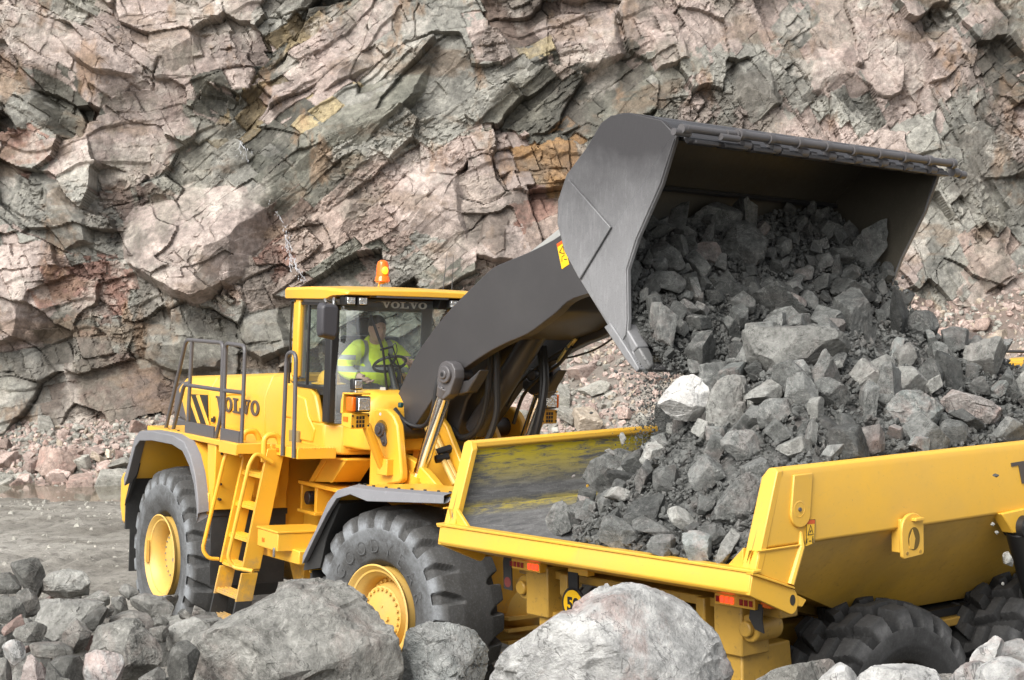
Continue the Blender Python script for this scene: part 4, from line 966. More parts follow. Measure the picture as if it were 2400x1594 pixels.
for q, (n_, mt, nm) in enumerate(((9000, TP[0], 'talus_rubble'), (6500, TP[1], 'talus_rubble'), (3000, TP[3], 'talus_rubble'))):
    pts, rads = [], []
    for t in range(n_):
        x = _rg.uniform(-11, 10.8); D = _rg.uniform(31.2, 34.7 + 1.7 * (x > 1))
        if x < 2 and D < 32.2 and _rg.rand() < .85: continue
        pts.append((x, D, float(ground_z(np.array(x), np.array(D))) + .01)); rads.append(_rg.choice([.03, .05, .08, .12], p=[.30, .35, .23, .12]))
    gravel(nm, pts, rads, mt, ('pinkish', 'grey green', 'tan')[q] + ' rubble and chips covering the slope below the rock face', 35 + q)
pts, rads = [], []
for t in range(7000):
    D = _rg.uniform(16, 31); x = _rg.uniform(-.32, .3) * D
    if fbm2(np.array([x * .6]), np.array([D * 1.2]), 66, 3)[0] < .02 and _rg.rand() < .8: continue
    pts.append((x, D, float(ground_z(np.array(x), np.array(D))))); rads.append(_rg.choice([.012, .022, .038, .065], p=[.45, .3, .18, .07]))
gravel('floor_gravel', pts, rads, TP[1], 'pebbles scattered over the muddy quarry floor', 39)
# ---------------------------------------------------------------- trickle of water down the face
def face_pt(x, y, out=0.05):
    u, z = surv(x, y); i = int(round((u - U[0]) / STEP)); j = int(round((z - Zv[0]) / STEP))
    return np.array([xx[j, i], yy[j, i] - out, zz[j, i]])
wf = MB(); rgw = np.random.RandomState(3)
for run in ([(560, 318), (566, 345), (572, 372)], [(622, 465), (644, 500), (662, 535), (668, 575), (674, 600), (692, 630), (708, 652)]):
    for k in range(9 if len(run) > 3 else 3):
        pts = []
        for x, y in run:
            p = face_pt(x + rgw.normal() * 5.5, y, .12); pts.append(p)
        sp_ = [Vector(p) + Vector((rgw.normal() * .012, 0, 0)) for p in spline(pts, 8)]
        a_ = rgw.randint(0, len(sp_) - 10); b_ = min(len(sp_), a_ + 5 + rgw.randint(0, 12))
        wf.tube(sp_[a_:b_], list(.003 + .008 * rgw.rand(b_ - a_)), 5)
    for k in range(70 if len(run) > 3 else 8):
        t = rgw.rand() * (len(run) - 1); i = int(t); f = t - i
        p = face_pt(run[i][0] * (1 - f) + run[i + 1][0] * f + rgw.normal() * 7, run[i][1] * (1 - f) + run[i + 1][1] * f, .16)
        wf.ball(p, (.007, .007, .008 + .02 * rgw.rand()), 6, 5)
mw, ntw, bw = nmat('running_water'); bw.inputs['Base Color'].default_value = (.62, .63, .66, 1); bw.inputs['Roughness'].default_value = .15; bw.inputs['Alpha'].default_value = .5
tag(wf.build('water_trickle', mw), 'thin white trickle of water running down beside the big pink block', 'water', kind='structure')
# ---------------------------------------------------------------- machine materials
def mat_paint(name, col, dirt=.12, rough=.38, dirtcol=(.30, .24, .13), chips=0.0, mud=0.0):
    m, nt, bs = nmat(name)
    co = coords(nt, 'Object')
    n1 = noise_n(nt, co, 1.7, 6, .65); n2 = noise_n(nt, co, 22, 5, .7); n3 = noise_n(nt, co, 160, 2, .5)
    c = mix(nt, mth(nt, 'MULTIPLY', ramp(nt, n1, [(.42, 0.0), (.72, 1.0)]), dirt), col, dirtcol)
    c = mix(nt, mth(nt, 'MULTIPLY', ramp(nt, n2, [(.58, 0.0), (.75, 1.0)]), dirt * 1.2), c, dirtcol)
    if mud:                                                # mud splashed up from the floor
        sz_ = nd(nt, 'ShaderNodeSeparateXYZ'); nt.links.new(co, sz_.inputs[0])
        lv = mth(nt, 'ADD', mth(nt, 'MULTIPLY', mth(nt, 'SUBTRACT', 1.35, sz_.outputs[2]), .42), mth(nt, 'MULTIPLY', noise_n(nt, co, 9, 7, .75), .75))
        c = mix(nt, mth(nt, 'MULTIPLY', ramp(nt, lv, [(.52, 0.0), (.78, 1.0)]), mud), c, (.22, .195, .15))
    if chips:                                              # stone chips, scuffs along the body and grey dust lying in patches
        sc_ = noise_n(nt, coords(nt, 'Object', (5, 14, 22)), 3.2, 6, .75); sp_ = noise_n(nt, co, 75, 3, .6)
        c = mix(nt, mth(nt, 'MULTIPLY', ramp(nt, sc_, [(.64, 0.0), (.74, 1.0)]), chips * .55), c, (.20, .17, .12))
        c = mix(nt, mth(nt, 'MULTIPLY', ramp(nt, sp_, [(.70, 0.0), (.75, 1.0)]), chips), c, (.13, .10, .06))
        c = mix(nt, mth(nt, 'MULTIPLY', ramp(nt, noise_n(nt, co, .8, 6, .7), [(.46, 0.0), (.70, 1.0)]), chips * .30), c, (.40, .30, .13))
    nt.links.new(c, bs.inputs['Base Color'])
    nt.links.new(mth(nt, 'ADD', mth(nt, 'MULTIPLY', n2, .25), rough - .1), bs.inputs['Roughness'])
    bs.inputs['Coat Weight'].default_value = .25; bs.inputs['Coat Roughness'].default_value = .25
    bump(nt, bs, n3, .05, .002)
    return m
def mat_plain(name, col, rough=.5, metal=0.0, speck=0.0, speckcol=(.3, .3, .29), scale=60):
    m, nt, bs = nmat(name)
    bs.inputs['Metallic'].default_value = metal
    co = coords(nt, 'Object'); n = noise_n(nt, co, scale, 5, .7)
    if speck:
        c = mix(nt, mth(nt, 'MULTIPLY', ramp(nt, n, [(.56, 0.0), (.70, 1.0)]), speck), col, speckcol)
        n2 = noise_n(nt, co, 2.2, 6, .7)
        c = mix(nt, mth(nt, 'MULTIPLY', ramp(nt, n2, [(.45, 0.0), (.75, 1.0)]), speck * .8), c, speckcol)
        nt.links.new(c, bs.inputs['Base Color'])
    else: bs.inputs['Base Color'].default_value = (*col, 1)
    nt.links.new(mth(nt, 'ADD', mth(nt, 'MULTIPLY', n, .3), rough - .15), bs.inputs['Roughness'])
    return m
M_Y = mat_paint('loader_yellow', (.76, .405, .030), .15, chips=.40, mud=.75)
M_YT = mat_paint('hauler_yellow', (.71, .40, .040), .22, .42, (.36, .25, .09), .6)
M_HULL = mat_paint('hull_shaded_yellow', (.60, .35, .04), .40, .5, (.17, .115, .05), 1.0)  # yellow darkened to stand in for underside shade; scrapes and dirt are real
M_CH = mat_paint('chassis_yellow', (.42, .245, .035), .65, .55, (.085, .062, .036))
M_ARM = mat_plain('arm_grey', (.040, .038, .039), .42, 0, .14, (.13, .125, .12), 200)
M_GREY = mat_plain('rail_grey', (.085, .08, .082), .45)
M_BLK = mat_plain('black_plastic', (.016, .016, .017), .45)
M_RUB = mat_plain('black_rubber', (.022, .022, .022), .7, 0, .25, (.10, .095, .085), 40)
M_LIP = mat_plain('fender_rubber', (.17, .17, .18), .6, 0, .35, (.28, .28, .29), 30)
M_CHR = mat_plain('chrome', (.75, .74, .72), .16, 1.0)
M_STL = mat_plain('steel', (.30, .30, .30), .4, .7)
M_BUK = None
def mat_steel_worn(name, base, pale, scratch_dir=(1, 1, 1)):
    m, nt, bs = nmat(name)
    co = coords(nt, 'Object'); cs = coords(nt, 'Object', scratch_dir)
    n1 = noise_n(nt, co, 1.3, 7, .7); n2 = noise_n(nt, co, 130, 5, .7); n3 = noise_n(nt, cs, 14, 8, .75)
    sx = nd(nt, 'ShaderNodeSeparateXYZ'); nt.links.new(co, sx.inputs[0])       # the digging end is scoured pale, the upper end keeps its paint
    low = ramp(nt, mth(nt, 'ADD', mth(nt, 'MULTIPLY', mth(nt, 'SUBTRACT', 4.75, sx.outputs[2]), .50), mth(nt, 'MULTIPLY', n1, .45)), [(.36, 0.0), (.78, 1.0)])
    c = mix(nt, low, base, pale)
    c = mix(nt, mth(nt, 'MULTIPLY', ramp(nt, n3, [(.50, 0.0), (.66, 1.0)]), mth(nt, 'MULTIPLY', low, .45)), c, tuple(min(1, v * 1.5) for v in pale))
    c = mix(nt, mth(nt, 'MULTIPLY', ramp(nt, n2, [(.60, 0.0), (.72, 1.0)]), mth(nt, 'ADD', mth(nt, 'MULTIPLY', low, .3), .10)), c, (.36, .355, .345))
    c = mix(nt, mth(nt, 'MULTIPLY', ramp(nt, n2, [(.30, 1.0), (.42, 0.0)]), .5), c, tuple(v * .5 for v in base))
    nt.links.new(c, bs.inputs['Base Color'])
    bs.inputs['Metallic'].default_value = .15
    nt.links.new(ramp(nt, n3, [(.3, .34), (.7, .62)]), bs.inputs['Roughness'])
    bump(nt, bs, n2, .15, .004)
    return m
M_BUK = mat_steel_worn('bucket_steel', (.042, .040, .042), (.20, .20, .205), (4, 1, .6))
M_BIN = mat_steel_worn('bucket_inside', (.055, .048, .036), (.10, .09, .07), (2, 2, .5))  # olive brown tint painted in for the reflection inside the bucket
def mat_liner():
    m, nt, bs = nmat('worn_bed_steel')
    co = coords(nt, 'Object'); cs = coords(nt, 'Object', (1.6, 13, 13))
    sx = nd(nt, 'ShaderNodeSeparateXYZ'); nt.links.new(co, sx.inputs[0])
    n1 = noise_n(nt, cs, 2.6, 9, .8, .4); n2 = noise_n(nt, co, 60, 5, .7); n3 = noise_n(nt, co, 1.3, 6, .7)
    c = ramp(nt, n1, [(.34, (.095, .096, .098)), (.50, (.165, .165, .165)), (.66, (.27, .27, .27))])
    c = mix(nt, mth(nt, 'MULTIPLY', ramp(nt, n2, [(.56, 0.0), (.68, 1.0)]), .5), c, (.34, .335, .32))
    # paint that has not yet been scoured off: along the rim and the fold
    rim = ramp(nt, sx.outputs[2], [(.22, 0.0), (.50, 1.0)])
    fold = ramp(nt, mth(nt, 'ABSOLUTE', mth(nt, 'SUBTRACT', sx.outputs[2], .10)), [(.0, .75), (.055, 0.0)])
    k = mth(nt, 'MULTIPLY', mth(nt, 'ADD', rim, fold, True), ramp(nt, mth(nt, 'ADD', mth(nt, 'MULTIPLY', n1, .65), mth(nt, 'MULTIPLY', n3, .35)), [(.44, 0.0), (.52, 1.0)]))
    c = mix(nt, k, c, (.60, .47, .02))
    nt.links.new(c, bs.inputs['Base Color'])
    bs.inputs['Metallic'].default_value = .2
    nt.links.new(ramp(nt, n1, [(.3, .42), (.7, .26)]), bs.inputs['Roughness'])
    bump(nt, bs, n1, .12, .004)
    return m
M_LIN = mat_liner()
def mat_tyre(name, col, dust, amt):
    m, nt, bs = nmat(name)
    co = coords(nt, 'Object')
    at = nd(nt, 'ShaderNodeAttribute', attribute_name='wear')
    n1 = noise_n(nt, co, 6, 7, .7); n2 = noise_n(nt, co, 55, 5, .75)
    w_ = mth(nt, 'ADD', mth(nt, 'MULTIPLY', at.outputs['Fac'], ramp(nt, n1, [(.34, .15), (.60, 1.0)])), mth(nt, 'MULTIPLY', ramp(nt, n2, [(.50, 0.0), (.70, 1.0)]), .20), True)
    c = mix(nt, mth(nt, 'MULTIPLY', w_, amt), col, dust)
    nt.links.new(c, bs.inputs['Base Color'])
    bs.inputs['Roughness'].default_value = .78
    bs.inputs['Specular IOR Level'].default_value = .3
    bump(nt, bs, mth(nt, 'ADD', n2, n1), .25, .006)
    return m
M_TYRE = mat_tyre('loader_tyre', (.044, .0425, .040), (.25, .265, .28), .9)
M_TYRT = mat_tyre('hauler_tyre', (.019, .019, .019), (.15, .15, .15), .65)
M_TYRD = mat_tyre('hauler_tyre_dusty', (.10, .098, .09), (.24, .235, .215), .7)
def mat_rim(name, col):
    m, nt, bs = nmat(name)
    co = coords(nt, 'Object'); n1 = noise_n(nt, co, 3, 6, .7); n2 = noise_n(nt, co, 40, 4, .7)
    c = mix(nt, ramp(nt, n1, [(.4, 0.0), (.7, .5)]), col, (.46, .33, .15))
    c = mix(nt, mth(nt, 'MULTIPLY', ramp(nt, n2, [(.58, 0.0), (.72, 1.0)]), .3), c, (.20, .15, .08))
    nt.links.new(c, bs.inputs['Base Color']); bs.inputs['Roughness'].default_value = .5
    return m
M_RIM = mat_rim('wheel_yellow', (.62, .385, .085))
def mat_glass(name, tint, refl=1.0, film=.10):
    m = bpy.data.materials.new(name); m.use_nodes = True; nt = m.node_tree
    for n in list(nt.nodes):
        if n.type == 'BSDF_PRINCIPLED': nt.nodes.remove(n)
    out = nt.nodes['Material Output']
    t = nd(nt, 'ShaderNodeBsdfTransparent'); t.inputs[0].default_value = (*tint, 1)
    g = nd(nt, 'ShaderNodeBsdfGlossy'); g.inputs['Roughness'].default_value = .02
    ge = nd(nt, 'ShaderNodeNewGeometry'); dp = nd(nt, 'ShaderNodeVectorMath', operation='DOT_PRODUCT')
    nt.links.new(ge.outputs['Normal'], dp.inputs[0]); nt.links.new(ge.outputs['Incoming'], dp.inputs[1])
    f = nd(nt, 'ShaderNodeMath', operation='MULTIPLY_ADD'); f.inputs[1].default_value = .96; f.inputs[2].default_value = .04
    nt.links.new(mth(nt, 'POWER', mth(nt, 'SUBTRACT', 1.0, mth(nt, 'ABSOLUTE', dp.outputs['Value'])), 5.0), f.inputs[0])
    mx = nd(nt, 'ShaderNodeMixShader')
    nt.links.new(mth(nt, 'MULTIPLY', f.outputs[0], refl, True), mx.inputs[0]); nt.links.new(t.outputs[0], mx.inputs[1]); nt.links.new(g.outputs[0], mx.inputs[2])
    df = nd(nt, 'ShaderNodeBsdfDiffuse'); df.inputs[0].default_value = (.62, .66, .68, 1)  # pale diffuse layer standing in for sky haze reflected on the glass
    m2 = nd(nt, 'ShaderNodeMixShader')
    nt.links.new(ramp(nt, noise_n(nt, coords(nt, 'Object'), 1.6, 5, .6), [(.3, film * .5), (.7, film * 1.5)]), m2.inputs[0])
    nt.links.new(mx.outputs[0], m2.inputs[1]); nt.links.new(df.outputs[0], m2.inputs[2])
    nt.links.new(m2.outputs[0], out.inputs[0])
    return m
M_GLS = mat_glass('cab_glass', (.80, .88, .85), 1.2, .02)
M_GLF = mat_glass('windscreen_glass', (.93, .97, .96), 3.0, .07)
M_BAND = mat_plain('sun_band', (.16, .17, .18), .35)
M_ORG = mat_plain('orange_lens', (.75, .14, .008), .25)
M_REDL = mat_plain('red_lens', (.30, .015, .012), .3)
M_WHT = mat_plain('white_mark', (.62, .66, .64), .5)
M_DRK = mat_plain('dark_lettering', (.075, .062, .055), .5)
M_BLUE = mat_plain('green_tag', (.01, .05, .05), .5)
def mat_lens():
    m, nt, bs = nmat('lamp_glass')
    bs.inputs['Base Color'].default_value = (.80, .80, .78, 1); bs.inputs['Roughness'].default_value = .12; bs.inputs['Metallic'].default_value = .75
    co = coords(nt, 'Object'); bump(nt, bs, noise_n(nt, co, 45, 2, .5), .5, .02)
    return m
M_LENS = mat_lens()
def mat_glow(name, col, s):
    m, nt, bs = nmat(name)
    bs.inputs['Base Color'].default_value = (*col, 1); bs.inputs['Emission Color'].default_value = (*col, 1); bs.inputs['Emission Strength'].default_value = s
    return m
M_LED = mat_glow('red_light', (1.0, .035, .012), 1.6)
def mat_beacon():
    m, nt, bs = nmat('beacon_amber')
    bs.inputs['Base Color'].default_value = (.95, .20, .008, 1); bs.inputs['Roughness'].default_value = .12
    bs.inputs['Transmission Weight'].default_value = .35
    return m
M_BEA = mat_beacon()

# ---------------------------------------------------------------- wheels
def tyre_mesh(name, Rr, W, rim, lugs, depth, style):
    """tyre around the x axis... built around local y (axle), centre at origin; outer side at -y"""
    nt_ = lugs * (20 if style == 'rock' else 30); ns = 110
    th = np.linspace(0, 2 * np.pi, nt_, endpoint=False); s = np.linspace(-1.0, 1.0, ns)
    # section: half-width and radius along s
    hw = W / 2
    sp = np.array([-1, -.93, -.84, -.72, -.62, -.55, -.48, -.25, 0, .25, .48, .55, .62, .72, .84, .93, 1])
    yy_ = np.array([-.62, -.90, -1.0, -1.02, -1.0, -.965, -.90, -.46, 0, .46, .90, .965, 1.0, 1.02, 1.0, .90, .62]) * hw
    rr_ = np.array([rim - .01, rim + .045, rim + .16 * (Rr - rim) + .05, rim + .50 * (Rr - rim), rim + .70 * (Rr - rim), Rr - .085, Rr - .035, Rr - .004, Rr, Rr - .004, Rr - .035, Rr - .085, rim + .70 * (Rr - rim), rim + .50 * (Rr - rim), rim + .16 * (Rr - rim) + .05, rim + .045, rim - .01])
    Y = np.interp(s, sp, yy_); RR = np.interp(s, sp, rr_)
    T, S = np.meshgrid(th, s)
    a = np.abs(S); side = np.where(S < 0, 0.0, .5)
    pitch = 2 * np.pi / lugs
    q = a / .62                                           # 0 centre .. 1 lug foot on the sidewall
    if style == 'rock':
        curve = .42 * np.clip(1 - q, 0, 1) ** 1.6
        ph = (T / pitch + side + curve * np.where(S < 0, 1, 1)) % 1.0
        wid = np.interp(q, [0, .33, .45, .8, 1.0], [.0, .02, .22, .40, .44])
        g = 1 - sstep(wid * .5 - .035, wid * .5 + .035, np.abs(ph - .5))
        g = g * sstep(.30, .42, q) * (1 - sstep(.96, 1.06, q))
        dp = depth * np.interp(q, [0, .3, .5, .8, 1.0], [.0, .6, .9, 1, .8])
    else:
        curve = .55 * q
        ph = (T / pitch + side + curve) % 1.0
        wid = np.interp(q, [0, .2, .5, .85, 1.0], [.24, .27, .34, .44, .48])
        g = 1 - sstep(wid * .5 - .018, wid * .5 + .018, np.abs(ph - .5))
        cen = 1 - sstep(.035, .075, np.abs(S - .05 * np.sign(np.sin(T / pitch * 2 * np.pi))))
        ph2 = np.abs(((T / pitch * 1.0 + side + curve + .5) % 1.0) - .5)
        cut = (1 - sstep(.02, .045, np.abs(q - .46))) * (ph2 < .34)
        g = np.maximum(np.maximum(g, cen), cut) * (1 - sstep(.96, 1.06, q))
        dp = depth
    rad = RR[:, None] - g * dp if RR.ndim == 1 else RR - g * dp
    yv = Y[:, None] * (1 - .035 * g * sstep(.6, .95, q)) + 0 * T
    # raised ring on the sidewall
    ring = np.exp(-((a - .80) / .012) ** 2) * .006
    yv = yv + np.sign(S) * ring
    V = np.stack([rad * np.cos(T), yv, rad * np.sin(T)], -1).reshape(-1, 3)
    i = np.arange(nt_ * ns).reshape(ns, nt_)
    F = np.stack([i[:-1], np.roll(i[:-1], -1, 1), np.roll(i[1:], -1, 1), i[1:]], -1).reshape(-1, 4)
    me = mesh_np(name, V, F)
    wear = np.clip(1.0 * sstep(.80, .97, q) * (1 - g) * (1 - .62 * sstep(1.02, 1.10, q)) * (1 - .75 * sstep(1.22, 1.27, q)) + (.10 if style == 'rock' else .30 * (1 - g) * (q < 1)), 0, 1)
    at = me.attributes.new('wear', 'FLOAT', 'POINT'); at.data.foreach_set('value', wear.astype(np.float32).ravel())
    try: me.set_sharp_from_angle(angle=R(50))
    except Exception: pass
    return me
# ---------------------------------------------------------------- wheel loader, rear half
LOADER = thing('wheel_loader', (-1.285, 17.146, 0.0), 'yellow articulated wheel loader with dark lift arms tipping its bucket over the hauler', 'wheel loader')
RA, RT = .875, .665                         # tyre radius, width
TYRE_L = tyre_mesh('tyre', RA, RT, .40, 22, .075, 'rock')
def axis_frame(F, x, y, z, flip=False):
    m = F @ Matrix.Translation(Vector((x, y, z)))
    return m @ Matrix.Rotation(math.pi, 4, 'Z') if flip else m
def loader_wheel(F, x, y, front, flip, spin):
    fr = axis_frame(F, x, y, .805, flip)
    hub = link('wheel', rim_mesh(front).mesh('wheel'), M_RIM, LOADER, fr)
    t = link('tyre', TYRE_L, M_TYRE, hub, fr @ Matrix.Rotation(spin, 4, 'Y'))
    n = MB(); bolts_ring(n, front); n.build('bolt_ring', M_RIM if front else M_STL, hub, fr)
    return hub, fr
def rim_mesh(front):
    m = MB()
    o = -RT / 2 + .005
    # flange, gutter, dish and hub; y grows inward
    prof = [(.385, o + .02), (.408, o - .012), (.412, o - .02), (.400, o - .026), (.385, o - .012), (.366, o + .010), (.350, o + .012), (.340, o + .03), (.318, o + .05)]
    if front: prof += [(.300, o + .09), (.292, o + .16), (.255, o + .175), (.250, o + .12), (.235, o + .10), (.230, o + .06), (.12, o + .04), (.06, o + .035), (.001, o + .035)]
    else: prof += [(.300, o + .12), (.294, o + .20), (.262, o + .21), (.255, o + .16), (.240, o + .15), (.236, o + .13), (.14, o + .12), (.05, o + .118), (.001, o + .118)]
    m.lathe(prof, (0, 0, 0), (0, 1, 0), 72)
    m.lathe([(.001, o + .30), (.385, o + .30), (.385, o + .02)], (0, 0, 0), (0, 1, 0), 48)
    # split ring stop on the flange
    m.box(-.36, -.335, o - .03, o + .0, -.10, .12)
    return m
def bolts_ring(n, front):
    o = -RT / 2 + .005
    if front:
        for k in range(30):
            a = 2 * math.pi * k / 30; n.cyl((.274 * math.cos(a), o + .175, .274 * math.sin(a)), (.274 * math.cos(a), o + .150, .274 * math.sin(a)), .013, n=8)
        for k in range(24):
            a = 2 * math.pi * k / 24; n.cyl((.206 * math.cos(a), o + .06, .206 * math.sin(a)), (.206 * math.cos(a), o + .036, .206 * math.sin(a)), .014, n=6)
        n.cyl((.09, o + .05, -.02), (.09, o + .02, -.02), .022, n=6); n.cyl((.02, o + .05, .07), (.02, o + .028, .07), .012, n=8)
    else:
        for k in range(30):
            a = 2 * math.pi * k / 30; n.cyl((.278 * math.cos(a), o + .21, .278 * math.sin(a)), (.278 * math.cos(a), o + .18, .278 * math.sin(a)), .011, n=8)
        for k in range(20):
            a = 2 * math.pi * k / 20; n.cyl((.205 * math.cos(a), o + .14, .205 * math.sin(a)), (.205 * math.cos(a), o + .115, .205 * math.sin(a)), .009, n=6)
        n.cyl((.05, o + .13, -.03), (.05, o + .10, -.03), .02, n=6)
for sx, spin in ((-1, .05), (1, .3)):
    loader_wheel(RF, -1.775, sx * 1.087, False, sx > 0, spin)
fw, fwf = loader_wheel(FF, 1.775, -1.087, True, False, .13)
loader_wheel(FF, 1.775, 1.087, True, True, .4)
# raised lettering round the front sidewall
for k, ch in enumerate('GOODYEAR'):
    ang = R(148 - 18 * k)
    me = text_mesh(ch, .16, .0012, -.003)
    at_ = me.attributes.new('wear', 'FLOAT', 'POINT'); at_.data.foreach_set('value', np.full(len(me.vertices), .26, dtype=np.float32))
    q = fwf @ Matrix.Translation((0, -RT / 2 * 1.021, 0)) @ Matrix.Rotation(-(ang - math.pi / 2), 4, 'Y') @ Matrix.Translation((0, 0, .55)) @ Matrix.Rotation(math.pi / 2, 4, 'X')
    link('tyre_lettering', me, M_TYRE, fw, q)

P = LOADER
# frame and engine bay
b = MB(); b.prism([(-3.0, 1.0), (-.60, .90), (-.60, 2.0), (-3.0, 2.0)], -.73, .73); b.prism([(-.60, .92), (-.2, .80), (.0, .74), (.10, .95), (.14, 1.3), (.14, 1.60), (-.60, 1.62)], -.46, .46)
b.box(-.05, .25, -.30, .30, .70, .85); b.box(-.05, .25, -.30, .30, 1.55, 1.70); b.cyl((.1, 0, .62), (.1, 0, 1.78), .09)
b.build('rear_frame', M_Y, P, RF, .012)
b = MB(); b.cyl((-1.775, -.80, .805), (-1.775, .80, .805), .19); b.ball((-1.775, 0, .805), (.30, .30, .30)); b.build('rear_axle', M_Y, P, RF)
b = MB(); b.box(-.58, .60, -.30, .70, 1.63, 1.99); b.build('hydraulic_bay', M_BLK, P, RF)
b = MB(); b.prism([(-3.58, 1.10), (-3.50, .92), (-2.9, .88), (-2.9, 1.47), (-3.5, 1.47), (-3.58, 1.40)], -1.22, 1.22); b.build('counterweight', M_Y, P, RF, .04)
b = MB(); b.prism([(-3.25, 2.05), (-3.05, 2.02), (-3.05, 2.46), (-3.22, 2.44), (-3.42, 2.36), (-3.45, 2.1)], -.70, .70); b.box(-3.5, -3.05, -.68, .68, 1.45, 2.05)
b.build('radiator_grille', M_GREY, P, RF, .03)
# hood: side panels lean in above the crease
def hood_sec(x, zt, zc, zb): return [(x, -.72, zb), (x, -.735, zc), (x, -.66, zt - .03), (x, -.60, zt), (x, .60, zt), (x, .66, zt - .03), (x, .735, zc), (x, .72, zb)]
def hz(x): return 2.50 + (x + 3.2) * .062
b = MB(); b.loft([hood_sec(-3.22, 2.46, 2.34, 2.36 - .02), hood_sec(-3.19, 2.50, 2.37, 2.30), hood_sec(-2.96, hz(-2.96), 2.38, 2.01), hood_sec(-2.345, hz(-2.345), 2.395, 2.015)])
b.build('tail_panel', M_Y, P, RF, .012)
b = MB(); b.loft([hood_sec(-2.337, hz(-2.337), 2.395, 2.015), hood_sec(-.955, hz(-.955), 2.41, 2.03)]); hood = b.build('hood', M_Y, P, RF, .012)
b = MB(); b.loft([hood_sec(-.947, hz(-.947), 2.41, 2.03), hood_sec(-.40, hz(-.40), 2.42, 2.03)]); b.build('hood_panel', M_Y, P, RF, .012)
b = MB(); b.box(-2.27, -2.19, -.742, -.735, 2.08, 2.12); b.box(-2.20, -2.18, -.750, -.735, 2.09, 2.14); b.build('hood_latch', M_BLK, hood, RF)
# vent with yellow slats
v = MB(); v.prism([(-2.91, 2.325), (-2.39, 2.345), (-2.37, 2.045), (-2.90, 2.035)], -.742, -.715); vent = v.build('vent', M_BLK, P, RF)
v = MB()
for k in range(2):
    x0 = -2.91 + .0 + .25 * k; z0 = 2.325 - (0 if k else .0)
    v.prism([(x0 - .02, z0 + .0), (x0 + .06, z0 + .01), (x0 + .36, 2.045), (x0 + .29, 2.04)], -.752, -.74)
v.prism([(-2.96, 2.34), (-2.90, 2.335), (-2.89, 2.03), (-2.94, 2.03)], -.75, -.725)
v.build('vent_slat', M_Y, vent, RF, .003)
# slab letters on the hood
def slab(ch, x, z, w, h, y0, y1, mb, st=.26):
    s = st * w; f = .13 * h
    if ch == 'V':
        mb.prism([(x + .16*w, z + h - f*.9), (x + .48*w, z), (x + .62*w, z), (x + .88*w, z + h - f*.9), (x + .76*w, z + h - f*.9), (x + .58*w, z + .33*h), (x + .44*w, z + h - f*.9)], y0, y1)
        mb.box(x - .02*w, x + .56*w, min(y0, y1), max(y0, y1), z + h - f, z + h); mb.box(x + .64*w, x + 1.02*w, min(y0, y1), max(y0, y1), z + h - f, z + h)
    elif ch == 'L':
        mb.box(x + .16*w, x + .44*w, min(y0, y1), max(y0, y1), z + f, z + h - f); mb.box(x, x + .62*w, min(y0, y1), max(y0, y1), z + h - f, z + h)
        mb.box(x, x + .98*w, min(y0, y1), max(y0, y1), z, z + f); mb.box(x + .84*w, x + .98*w, min(y0, y1), max(y0, y1), z + f, z + .38*h)
    else:
        n = 28; oc = [(x + .5*w + .5*w*math.cos(2*math.pi*i/n), z + .5*h + .52*h*math.sin(2*math.pi*i/n)) for i in range(n)]
        ic = [(x + .5*w + .23*w*math.cos(2*math.pi*i/n), z + .5*h + .36*h*math.sin(2*math.pi*i/n)) for i in range(n)]
        secs = [[(p[0], yv, p[1]) for p in pl] for pl, yv in ((oc, y0), (oc, y1), (ic, y1), (ic, y0), (oc, y0))]
        mb.loft(secs, cap=False)
l = MB()
for k, ch in enumerate('VOLVO'):
    slab(ch, -2.165 + .222 * k, 2.205 + .003 * k, .205, .145, -.7425, -.727, l)
l.build('hood_lettering', M_DRK, hood, RF, smooth=None)
